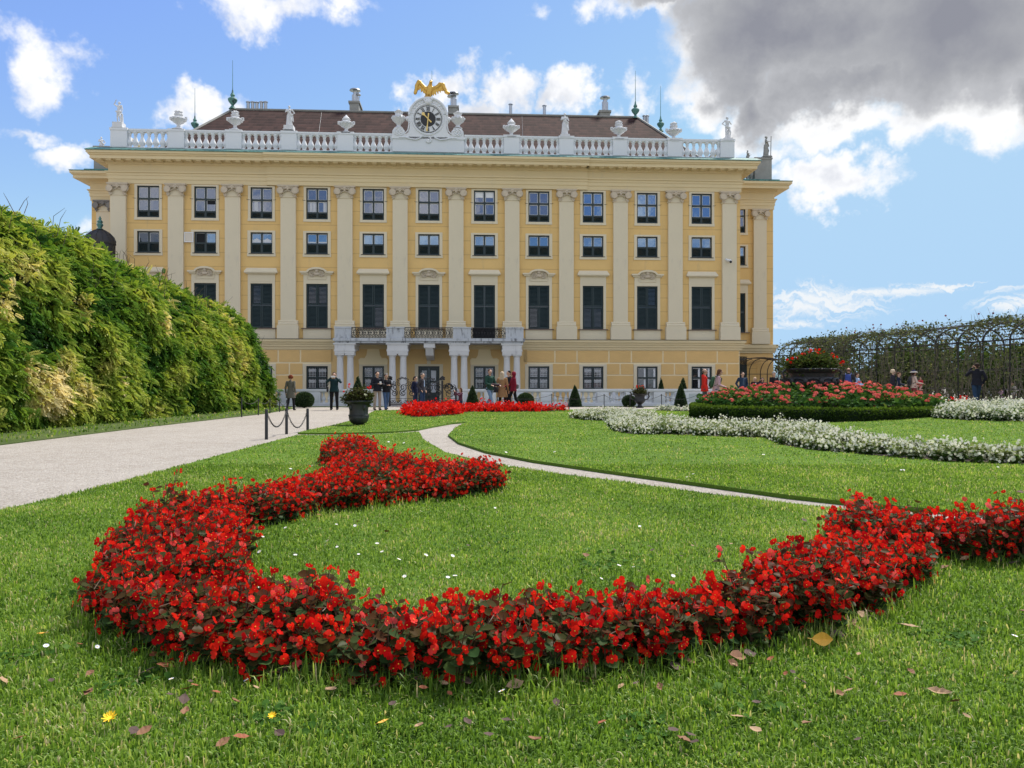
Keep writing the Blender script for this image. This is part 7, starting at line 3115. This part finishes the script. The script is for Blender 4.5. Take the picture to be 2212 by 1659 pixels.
g_p = P('person in dark green hooded jacket and light jeans facing the camera', 1058, 798, 35.2, 42, dict(legs='walk', arms=('front', 'front'), turn=-.35), (.022, .065, .045), (.17, .25, .36), (.10, .045, .025), hood='down', hairkind='short')
held('folder', 'dark folded jacket carried in front by the person in green', 'jacket', lambda m: m.cap((-.15, -.30, 1.10), (.22, -.36, 1.08), .055, .05, 10), g_p, pmat('dark_bundle', (.03, .012, .02), rough=.8))
h_p = P('person with long pale blond hair in a camel coat, seen from behind', 1085, 803, 35.6, 158, dict(legs='stroll', arms=('down', 'bag')), (.36, .20, .095), (.010, .010, .012), (.55, .44, .30), coat=.58, hairkind='long')
held('handbag', 'large black handbag on the arm of the person in the camel coat', 'handbag', lambda m: (m.add([(.16, -.14, .80), (.16, .30, .80), (.30, .30, .80), (.30, -.14, .80), (.20, -.06, 1.05), (.20, .22, 1.05), (.27, .22, 1.05), (.27, -.06, 1.05)], [(3, 2, 1, 0), (4, 5, 6, 7), (0, 1, 5, 4), (1, 2, 6, 5), (2, 3, 7, 6), (3, 0, 4, 7)]), m.tube([(.235, -.02, 1.04), (.23, .0, 1.22), (.22, .08, 1.28), (.23, .16, 1.22), (.235, .18, 1.04)], .012, 5)), h_p, M_phone)
P('dark-haired person partly hidden between the camel coat and the red hood', 1099, 801, 36.6, -60, dict(legs='stand', arms=('front', 'front')), (.020, .016, .022), (.015, .015, .02), (.012, .008, .008))
j_p = P('person in crimson hooded jacket striding in black trousers', 1109, 801.5, 35.4, -72, dict(legs='walk', arms=('front', 'down')), (.20, .012, .028), (.010, .009, .010), (.02, .01, .01), hood='up', shoes=(.7, .7, .7), base_h=1.79)
held('shoulder_bag', 'patterned bag at the elbow of the person in the crimson hood', 'bag', lambda m: m.cap((.20, .10, 1.05), (.22, .10, 1.12), .08, .07, 10, side=(0, 1, 0), flat=.6), j_p, pmat('grey_pattern', (.13, .12, .13), rough=.8, var=.6, vscale=20))
P('balding person in bright red jacket by the round flower bed', 1522, 797, 31.2, 80, dict(legs='stand', arms=('down', 'down')), (.72, .030, .020), (.10, .10, .105), (.16, .10, .08), hairkind='balding', hood='down', shoes=(.1, .1, .1))
l_p = P('brown-haired person in pale pink hoodie looking down', 1547, 799, 31.0, 78, dict(legs='stand', arms=('front', 'front'), lean=.18), (.58, .36, .38), (.10, .12, .16), (.10, .045, .03), hood='down', hairkind='bob', base_h=1.72)
backpack(l_p, 'green and black backpack on the person in the pink hoodie', pmat('green_pack', (.045, .11, .055), rough=.8, var=.4, vscale=6), lean=.18)
P('person in navy jacket with grey backpack straps standing behind the geraniums', 1604, 804, 42.0, 12, dict(legs='stand', arms=('pocket', 'pocket')), (.022, .040, .075), (.03, .03, .04), (.035, .02, .015), shirt=(.06, .09, .13), wide=1.1)
P('blond person in dark blazer and white top behind the geraniums', 1631, 815, 43.5, 5, dict(legs='stand', arms=('down', 'down')), (.040, .018, .022), (.03, .03, .03), (.60, .44, .28), shirt=(.75, .74, .72), hairkind='bob')
P('dark-haired person with a hand raised to the eyes behind the geraniums', 1647, 816, 43.0, -15, dict(legs='stand', arms=('ear', 'down')), (.022, .018, .035), (.02, .02, .03), (.02, .014, .012), hairkind='bob')
P('person in black with a pale grey flat cap beside the great planter', 1672, 803, 40.0, 15, dict(legs='stand', arms=('front', 'down')), (.018, .018, .020), (.02, .02, .02), (.2, .2, .2), hairkind='cap', extra=add_cap((.30, .30, .30)), shirt=(.03, .03, .03))
P('person in dark coat in profile next to the great planter', 1693, 806, 39.0, -70, dict(legs='stand', arms=('front', 'front')), (.020, .024, .022), (.02, .02, .02), (.03, .025, .022), hairkind='short')
r_p = P('balding person in dark jacket seen from behind near the pergola', 1833, 795, 36.0, 150, dict(legs='stand', arms=('down', 'front')), (.035, .036, .042), (.03, .03, .04), (.10, .06, .045), hairkind='balding', skin=(.42, .24, .17), wide=1.08)
backpack(r_p, 'blue backpack on the balding person near the pergola', pmat('blue_pack', (.025, .05, .22), rough=.7, var=.3, vscale=6))
P('child in light blue jacket beside the balding person', 1851, 806, 36.0, 40, dict(legs='stand', arms=('front', 'front'), turn=.3), (.30, .42, .62), (.08, .1, .2), (.045, .02, .015), hairkind='tail', shirt=(.55, .35, .38))
P('person with light blond hair behind the one with the beige bag', 1929, 799, 35.4, 80, dict(legs='stand', arms=('down', 'down')), (.022, .025, .035), (.04, .04, .05), (.58, .46, .32), hairkind='curly', skin=(.55, .36, .27))
t_p = P('brown-haired person in navy jacket carrying a beige bag', 1941, 804.5, 35.0, 70, dict(legs='stand', arms=('bag', 'front')), (.015, .022, .045), (.04, .04, .05), (.11, .05, .03), hairkind='short')
held('tote_bag', 'beige tote bag at the side of the person in navy', 'bag', lambda m: (m.add([(-.30, -.16, .62), (-.30, .16, .62), (-.20, .16, .62), (-.20, -.16, .62), (-.28, -.18, 1.0), (-.28, .18, 1.0), (-.22, .18, 1.0), (-.22, -.18, 1.0)], [(3, 2, 1, 0), (4, 5, 6, 7), (0, 1, 5, 4), (1, 2, 6, 5), (2, 3, 7, 6), (3, 0, 4, 7)]), m.tube([(-.25, -.1, 1.0), (-.22, -.05, 1.3), (-.18, 0, 1.44), (-.22, .05, 1.3), (-.25, .1, 1.0)], .012, 5)), t_p, pmat('beige_bag', (.33, .28, .22), rough=.9))
u_p = P('person in cream top and navy sun hat carrying a small child', 1974, 801, 35.0, 82, dict(legs='stand', arms=('front', 'front')), (.58, .44, .36), (.25, .04, .05), (.05, .025, .018), hairkind='bob', extra=add_hat((.015, .02, .07), (.62, .58, .52)))
backpack(u_p, 'small black backpack on the person in the sun hat', M_phone)
xk = u_p.location.x + .30
P('small child in red and white held in front of the person in the sun hat', 0, 822, 35.0, -60, dict(crouch=True, arms=('front', 'front')), (.45, .03, .05), (.60, .38, .32), (.08, .04, .03), x=xk, base_h=1.75, hairkind='short')
kid = COL.objects[-1]
for o in list(COL.objects)[::-1]:
    if o.name.startswith('person') and o.get('label', '').startswith('small child'):
        o.location.z = u_p.location.z + .62
        o.scale = (.50, .50, .50)
        break
v_p = P('person in navy hooded jacket and jeans walking while phoning', 2110, 785, 31.6, 165, dict(legs='walk', arms=('pocket', 'ear')), (.012, .016, .028), (.020, .045, .085), (.04, .018, .014), hood='down', shoes=(.06, .06, .07), wide=1.08)
P('visitor in pale pink seen through the pergola beside the gravel', 2163, 838, 42.0, 10, dict(legs='stand', arms=('down', 'down')), (.42, .28, .36), (.05, .05, .08), (.08, .05, .04), hairkind='bob')
P('visitor in pale grey seen through the pergola next to the one in pink', 2138, 838, 44.0, -20, dict(legs='stroll', arms=('down', 'down')), (.35, .37, .40), (.06, .07, .1), (.06, .04, .03))
P('person in light grey top at the right edge behind the pergola', 2186, 826, 41.0, -40, dict(legs='stand', arms=('front', 'down')), (.38, .36, .35), (.08, .07, .08), (.10, .06, .04), hairkind='short')

# ------------------------------------------------------------------ roof statues
def statue(label, px, ytop, yfoot, yplinth, rz, pose, drape=True, v=.2, mat=None, turn=0.0, staff=False, seated=False):
    mat = mat or M_vase
    u = U(px, v)
    zp, zf, zt = Lz(yplinth, px, v), Lz(yfoot, px, v), Lz(ytop, px, v)
    p = pal_world(u, v, zp)
    root = empty('statue', tuple(p), TH, label=label, cat='statue', group='statues on the palace roof')
    m = MB()
    m.box(-.30, .30, -.28, .28, 0, zf - zp)
    m.box(-.34, .34, -.32, .32, 0, .06)
    m.build('plinth', mat, root)
    hgt = zt - zf
    J = joints(turn=turn, **pose)
    m = MB()
    H = head(m, J)
    up_ = J['up']
    m.ell(H(0, .03, 1.69), (.088, .095, .085), 10, 8)
    m.cap(up_(0, 0, 1.05), up_(0, 0, 1.33), .13, .155, 12, side=(1, 0, 0), flat=.68)
    m.cap(up_(0, 0, 1.0), Vector((0, 0, .93)), .13, .15, 12, side=(1, 0, 0), flat=.7)
    m.cap(J['sh'][0], J['sh'][1], .06, .06, 8)
    for i, s in ((0, -1), (1, 1)):
        m.cap(J['sh'][i], J['el'][i], .058, .046, 8)
        m.cap(J['el'][i], J['wr'][i], .046, .034, 8)
        hand(m, J['wr'][i], J['el'][i], s, r=.014)
        m.cap(J['hip'][i], J['knee'][i], .088, .064, 8)
        m.cap(J['knee'][i], J['ank'][i], .062, .045, 8)
        m.cap(J['ank'][i] + Vector((0, .01, -.03)), J['ank'][i] + Vector((0, -.13, -.045)), .04, .03, 8)
    if drape:
        m.lathe([(.22, .03), (.24, .1), (.20, .5), (.19, .8), (.17, 1.0), (.12, 1.05)], (0, .03, 0), 14, sy=.8)
        for k in range(9):
            a = .3 + k * .7
            m.cap((.19 * math.cos(a), .16 * math.sin(a), .05), (.15 * math.cos(a + .3), .12 * math.sin(a + .3), .95), .035, .02, 6)
        m.cap((-.2, -.05, 1.35), (.18, -.14, .95), .06, .07, 8)
        m.cap((.2, .05, .95), (.28, .05, .45), .07, .04, 8)
    else:
        m.cap((.14, .12, .05), (.16, .1, .75), .12, .07, 8)
        m.cap((-.14, -.08, .95), (.16, -.06, .88), .075, .07, 8)
    o = m.build('figure', mat, root, remesh=.022, fix=False)
    o.location = (0, 0, zf - zp)
    o.rotation_euler = (0, 0, R(rz))
    o.scale = (hgt / 1.76 * 1.2, hgt / 1.76 * 1.2, hgt / 1.74)
    if staff:
        m = MB(); m.tube([(.3, -.1, zf - zp), (.33, -.1, zt - zp)], .03, 6); m.build('staff', mat, root)


statue('white statue of a nude figure lifting a vessel at the left end of the roof', 257, 220, 266, 279, -15, dict(legs='contra', arms=('up', 'down'), lean=-.05), drape=False)
statue('white statue of a draped figure on the roof between two vases, left half', 625, 229, 273, 283, 10, dict(legs='contra', arms=('chest', 'hip')))
statue('white statue of a robed figure with folded arms on the roof, right half', 1220, 245, 292, 299, 5, dict(legs='contra', arms=('chest', 'front')))
statue('white statue of a lean figure at the right end of the roof balustrade', 1571, 253, 300, 306, 20, dict(legs='contra', arms=('hip', 'chest')), drape=False, turn=.2)
statue('grey statue with a staff on the parapet beyond the right end', 1655, 295, 338, 341, 60, dict(legs='contra', arms=('chest', 'down')), v=BV + .4, mat=M_gstone, staff=True)
statue('small grey statue behind the right end of the front roof', 1615, 325, 352, 356, 40, dict(legs='contra', arms=('chest', 'front')), v=BV + 9, mat=M_gstone)
statue('small white statue on the roof edge beyond the left end', 219, 296, 330, 341, 40, dict(legs='contra', arms=('chest', 'hip')), v=BV + .4)

# ------------------------------------------------------------------ gilded eagle over the clock
p = pal_world(cu, .1, cz_(211.5))
root = empty('eagle_sculpture', tuple(p), TH, label='gilded eagle with spread drooping wings above the clock', cat='sculpture')
k_ = 49.75 / FPX


def E(px, py, y=0.0):
    return Vector(((px - 925) * k_, y, (211.5 - py) * k_))


m = MB()
m.cap(E(926, 201), E(928, 190), .20, .22, 12)
m.cap(E(928, 190), E(929, 184, -.1), .20, .13, 12)
m.cap(E(929, 184, -.1), E(931, 178, -.22), .12, .11, 10)
m.cap(E(931, 178, -.28), E(931, 181, -.42), .06, .02, 8)
m.cap(E(924, 202, .05), E(918, 209, .15), .12, .10, 10)
for dx in (-3, 4):
    m.cap(E(926 + dx, 201), E(926 + dx, 209, -.05), .09, .05, 8)
    for j in (-1, 0, 1):
        m.cap(E(926 + dx, 210, -.05), E(926 + dx + j * 2, 211, -.2), .03, .02, 6)
lw = [(922, 192), (914, 185), (907, 177), (904, 176), (900, 184), (899, 193), (897, 200)]
rw_ = [(934, 190), (944, 186), (950, 180), (957, 181), (960, 189), (964, 197), (968, 199)]
for pts in (lw, rw_):
    for (a0, b0), (a1, b1) in zip(pts, pts[1:]):
        m.cap(E(a0, b0), E(a1, b1), .13, .12, 8, side=(0, 1, 0), flat=1)
# feathers hanging from the wing bones
for (x0, y0, x1, y1) in ((905, 178, 901, 190), (908, 179, 905, 193), (911, 183, 910, 197), (914, 185, 915, 199), (917, 188, 919, 202), (920, 191, 922, 203), (902, 183, 898, 196),
                         (935, 190, 936, 204), (939, 188, 941, 203), (943, 186, 946, 200), (947, 184, 951, 197), (951, 182, 955, 194), (955, 183, 958, 193), (931, 192, 931, 205)):
    m.cap(E(x0, y0), E(x1, y1, .04), .11, .05, 8, side=(1, 0, 0), flat=.5)
m.build('figure', M_gold, root, remesh=.03, fix=False)
m = MB()
m.tube([E(933, 206, .1), E(932.5, 150, .1)], [.022, .010], 5)
m.build('lightning_rod', M_copper, root)

# ------------------------------------------------------------------ fallen leaves, daisies, weeds
def fallen_leaf_mesh(seed, mat):
    random.seed(seed)
    V, F = [], []
    n = 8
    w = random.uniform(.28, .45)
    cu_ = random.uniform(.15, .5)
    for i in range(n + 1):
        t = i / n
        hw = w * math.sin(math.pi * min(1, t * 1.02 + .01)) ** .8 * (1 + .12 * random.uniform(-1, 1))
        z = cu_ * (t - .5) ** 2 + random.uniform(-.02, .02)
        V += [(t - .5, -hw, z + hw * cu_ * .9), (t - .5, 0, z), (t - .5, hw, z + hw * cu_ * .9 * random.uniform(.4, 1.2))]
    for i in range(n):
        a = 3 * i
        F += [(a, a + 3, a + 4, a + 1), (a + 1, a + 4, a + 5, a + 2)]
    m = MB()
    m.add(V, F)
    m.tube([(-.5, 0, V[1][2]), (-.72, .03, V[1][2] - .02)], .014, 4)
    return m.mesh('fallen_leaf', mat)


LM = [pmat('dry_leaf_brown', (.20, .095, .045), rough=.75, var=.4, vscale=25), pmat('dry_leaf_tan', (.34, .22, .12), rough=.75, var=.3, vscale=25), pmat('dry_leaf_dark', (.075, .045, .035), rough=.8, var=.4, vscale=25),
      pmat('leaf_yellow', (.70, .38, .05), rough=.6, var=.2, vscale=25), pmat('leaf_rust', (.24, .07, .025), rough=.7, var=.3, vscale=25)]
leaf_meshes = [[fallen_leaf_mesh(i * 7 + j, LM[i]) for j in range(3)] for i in range(5)]
spots = [(1777, 1431, 3, .085, 70, 'upright yellow leaf on the lawn right of the bed'), (1437, 1448, 3, .07, 20, 'bright yellow leaf under the bed edge'), (697, 1463, 4, .12, 10, 'large rust-brown leaf under the front bed at the left'),
         (1115, 1455, 0, .11, 25, 'large brown leaf leaning against the front bed'), (715, 1534, 1, .075, 5, 'curled tan leaf on the lawn before the middle of the bed'), (620, 1494, 2, .09, 0, 'dark withered leaf on the lawn'),
         (1965, 1388, 1, .085, 0, 'long pale dry leaf lying flat on the right lawn'), (1900, 1308, 1, .085, 10, 'tan leaf at the right shoulder of the bed'), (2030, 1540, 1, .08, 20, 'ribbed beige leaf near the lower right corner'),
         (1945, 1545, 4, .05, 10, 'small rust leaf beside the ribbed beige leaf'), (960, 1520, 1, .045, 20, 'small tan leaf in front of the bed centre'), (1258, 1515, 1, .035, 10, 'tiny pale leaf on the front lawn centre'),
         (8, 1512, 1, .07, 30, 'pale leaf at the left edge of the lawn'), (90, 1405, 3, .05, 10, 'yellowish leaf on the left lawn'), (400, 1585, 0, .06, 5, 'brown leaf on the lower left lawn'), (828, 1608, 3, .04, 0, 'small orange-yellow leaf near the bottom'),
         (1010, 1608, 2, .05, 0, 'dark little leaf near the bottom centre'), (1480, 1430, 1, .08, 30, 'tan leaf standing at the bed edge')]
for px, py, mi_, sz_, tilt, lb in spots:
    x, y = gp(px, py)
    random.seed(int(px))
    o = bpy.data.objects.new('fallen_leaf', random.choice(leaf_meshes[mi_]))
    link(o)
    o.location = (x, y, G(x, y) + .075 + (sz_ * .3 if tilt > 40 else 0))
    o.rotation_euler = (R(tilt), R(random.uniform(-15, 15)), R(random.uniform(0, 360)) if tilt < 40 else R(-20))
    o.scale = (sz_, sz_ * .75, sz_)
    tag(o, lb, 'leaf', 'fallen leaves on the lawn')
random.seed(99)
for k in range(135):
    if k < 75:
        px, py = random.uniform(0, 2212), random.uniform(1460, 1659) if random.random() < .7 else random.uniform(1330, 1659)
    elif k < 118:     # litter along the front edge of the bed
        t = random.random()
        i = random.randint(0, 14)
        a_, b_ = bed_front[i], bed_front[i + 1]
        x, y = a_[0] + (b_[0] - a_[0]) * t + random.gauss(0, .05), a_[1] + (b_[1] - a_[1]) * t - random.uniform(-.04, .10)
        px = None
    else:
        px, py = random.uniform(600, 1900), random.uniform(1130, 1240)
    if px is not None:
        x, y = gp(px, py)
        if in_poly([(x, y)], bed_front)[0]:
            continue
    o = bpy.data.objects.new('fallen_leaf', random.choice(leaf_meshes[random.choice([0, 0, 1, 2, 2, 2, 4])]))
    link(o)
    s_ = random.uniform(.025, .055) * (1.35 if px is None else 1)
    o.location = (x, y, G(x, y) + .078)
    o.rotation_euler = (R(random.uniform(-25, 25)), R(random.uniform(-25, 25)), random.uniform(0, 6.28))
    o.scale = (s_,) * 3
    tag(o, 'small withered brown leaf fallen on the grass near the red bed', 'leaf', 'small withered leaves on the grass')

dm_ = MB()
for k in range(10):
    a = 2 * math.pi * k / 10
    v, f = petal(a, 1.0, .45, .15)
    dm_.add(v, f)
dm_.cur = 1
dm_.ell((0, 0, .05), (.26, .26, .14), 8, 5)
dm_.cur = 2
dm_.tube([(0, 0, 0), (.1, 0, -2.0)], .06, 4)
daisy_me = dm_.mesh('daisy', [M_sash, M_stam, pmat('green_stalk', (.06, .14, .02), rough=.7)])
random.seed(5)
dz = [(532, 1518), (42, 1540), (1084, 1543), (2192, 1415), (370, 1515)] + [(random.uniform(560, 830), random.uniform(1145, 1230)) for _ in range(18)] + [(random.uniform(850, 1500), random.uniform(1040, 1290)) for _ in range(26)] + [(random.uniform(600, 1100), random.uniform(935, 1035)) for _ in range(24)] + \
     [(random.uniform(1100, 2200), random.uniform(960, 1060)) for _ in range(14)] + [(random.uniform(0, 600), random.uniform(1120, 1500)) for _ in range(10)]
for px, py in dz:
    x, y = gp(px, py)
    if in_poly([(x, y)], bed_front)[0] or not (in_poly([(x, y)], near_lawn)[0] or in_poly([(x, y)], far_lawn)[0]):
        continue
    o = link(bpy.data.objects.new('daisy', daisy_me))
    o.location = (x, y, G(x, y) + .085)
    o.rotation_euler = (R(random.uniform(0, 35)), R(random.uniform(-20, 20)), random.uniform(0, 6))
    o.scale = (random.uniform(.010, .015) * max(1, y / 7),) * 3
    tag(o, 'tiny white daisy open in the lawn grass', 'daisy', 'daisies in the lawn')
dm_ = MB()
for k in range(16):
    a = 2 * math.pi * k / 16
    v, f = petal(a, 1.0 if k % 2 else .8, .32, .3 if k % 2 else .55)
    dm_.add(v, f)
dm_.cur = 1
dm_.tube([(0, 0, 0), (.1, 0, -1.8)], .08, 4)
dd_me = dm_.mesh('dandelion', [pmat('dandelion_yellow', (.85, .60, .02), rough=.6), pmat('green_stalk', (.06, .14, .02))])
for px, py, lb in ((237, 1612, 'yellow dandelion open in the lower left lawn'), (588, 1608, 'closed yellow dandelion among clover leaves')):
    x, y = gp(px, py)
    o = link(bpy.data.objects.new('dandelion', dd_me))
    o.location = (x, y, .095)
    o.scale = (.024,) * 3 if px < 400 else (.015,) * 3
    o.rotation_euler = (R(25), 0, 0)
    tag(o, lb, 'dandelion')
# broad weed leaves in the turf
WP = ['left of the red bed', 'around the closed dandelion', 'in the centre of the front lawn', 'inside the bed curve on the right', 'inside the bed curve under the right hump', 'inside the bed curve at its front centre', 'in the middle of the lawn inside the bed', 'before the left bulge of the bed', 'near the bottom edge right of centre', 'in the front lawn on the right', 'at the bottom edge left of centre', 'at the left edge of the front lawn', 'at the bottom edge in the centre', 'left of the upper arm of the bed']
M_weed = leafmat('weed_leaves', [(0, (.03, .08, .015)), (.6, (.07, .16, .03)), (1, (.14, .24, .06))], trans=.35, gloss=.06, nscale=8)
for wi, (px, py, rr_, n_) in enumerate([(150, 1300, .14, 50), (600, 1575, .10, 60), (1000, 1500, .12, 40), (1730, 1290, .18, 60), (1880, 1240, .2, 60), (1330, 1230, .3, 80), (1040, 1190, .3, 80), (300, 1500, .15, 50), (1600, 1560, .14, 50), (2080, 1400, .15, 50), (700, 1610, .10, 40), (50, 1450, .12, 40), (1380, 1600, .12, 50), (380, 1180, .3, 70)]):
    x, y = gp(px, py)
    r = np.random.default_rng(wi)
    n_ = n_
    Pp = np.stack([r.standard_normal(n_) * rr_ * .6, r.standard_normal(n_) * rr_ * .6, .045 + .02 * r.random(n_)], 1)
    ok = ~in_poly(Pp[:, :2] + np.array([x, y]), bed_front)
    Pp = Pp[ok]
    n_ = len(Pp)
    if n_ < 8:
        continue
    M = frames(r.standard_normal((n_, 3)) * np.array([1, 1, .3]), r.standard_normal((n_, 3)) * .35 + np.array([0, -.2, 1.0])) * (.026 * (.6 + .8 * r.random(n_)))[:, None, None]
    o = scatter('weed_patch', LEAF, M, Pp, M_weed, None, np.clip(.5 + .2 * r.standard_normal(n_), 0, 1))
    o.location = (x, y, G(x, y))
    tag(o, 'patch of broad clover and weed leaves ' + WP[wi], 'weeds', 'weed patches in the lawn')
# long couch grass growing through the front bed
random.seed(31)
m = MB()
tint = []
P_, Q_ = [], []
M_long = leafmat('long_grass_leaves', [(0, (.05, .11, .03)), (.6, (.11, .20, .06)), (1, (.30, .34, .16))], trans=.35, gloss=.08, nscale=4)
for k in range(190):
    if k < 130:
        i = random.randint(0, 15)
        t = random.random()
        a_, b_ = bed_front[i], bed_front[i + 1]
        x, y = a_[0] + (b_[0] - a_[0]) * t, a_[1] + (b_[1] - a_[1]) * t + random.uniform(-.06, .03)
        L = random.uniform(.08, .17)
        w = .0035
    else:
        pts = poisson(bed_front, .6) if k == 130 else pts
        x, y = random.choice(list(pts))
        L = random.uniform(.22, .42)
        w = .0055
    a = random.uniform(0, 6.28)
    d = Vector((math.cos(a), math.sin(a) * .5, 0))
    s_ = Vector((-d.y, d.x, 0)).normalized()
    base = Vector((x, y, G(x, y) + .03))
    le = random.uniform(.3, .9)
    prev = None
    n = 7
    for i in range(n + 1):
        t = i / n
        p = base + d * L * le * t ** 1.6 + Vector((0, 0, L * (t - .42 * le * t * t * 1.3)))
        ww = w * (1 - t ** 2.2) + .0004
        m.v += [tuple(p - s_ * ww), tuple(p + s_ * ww)]
        if i:
            q = len(m.v)
            m.f.append((q - 4, q - 3, q - 1, q - 2))
            m.mi.append(0)
o = m.build('long_grass', M_long, None, fix=False)
tag(o, 'long coarse grass blades growing at the edge of the red bed', 'grass', kind='stuff')
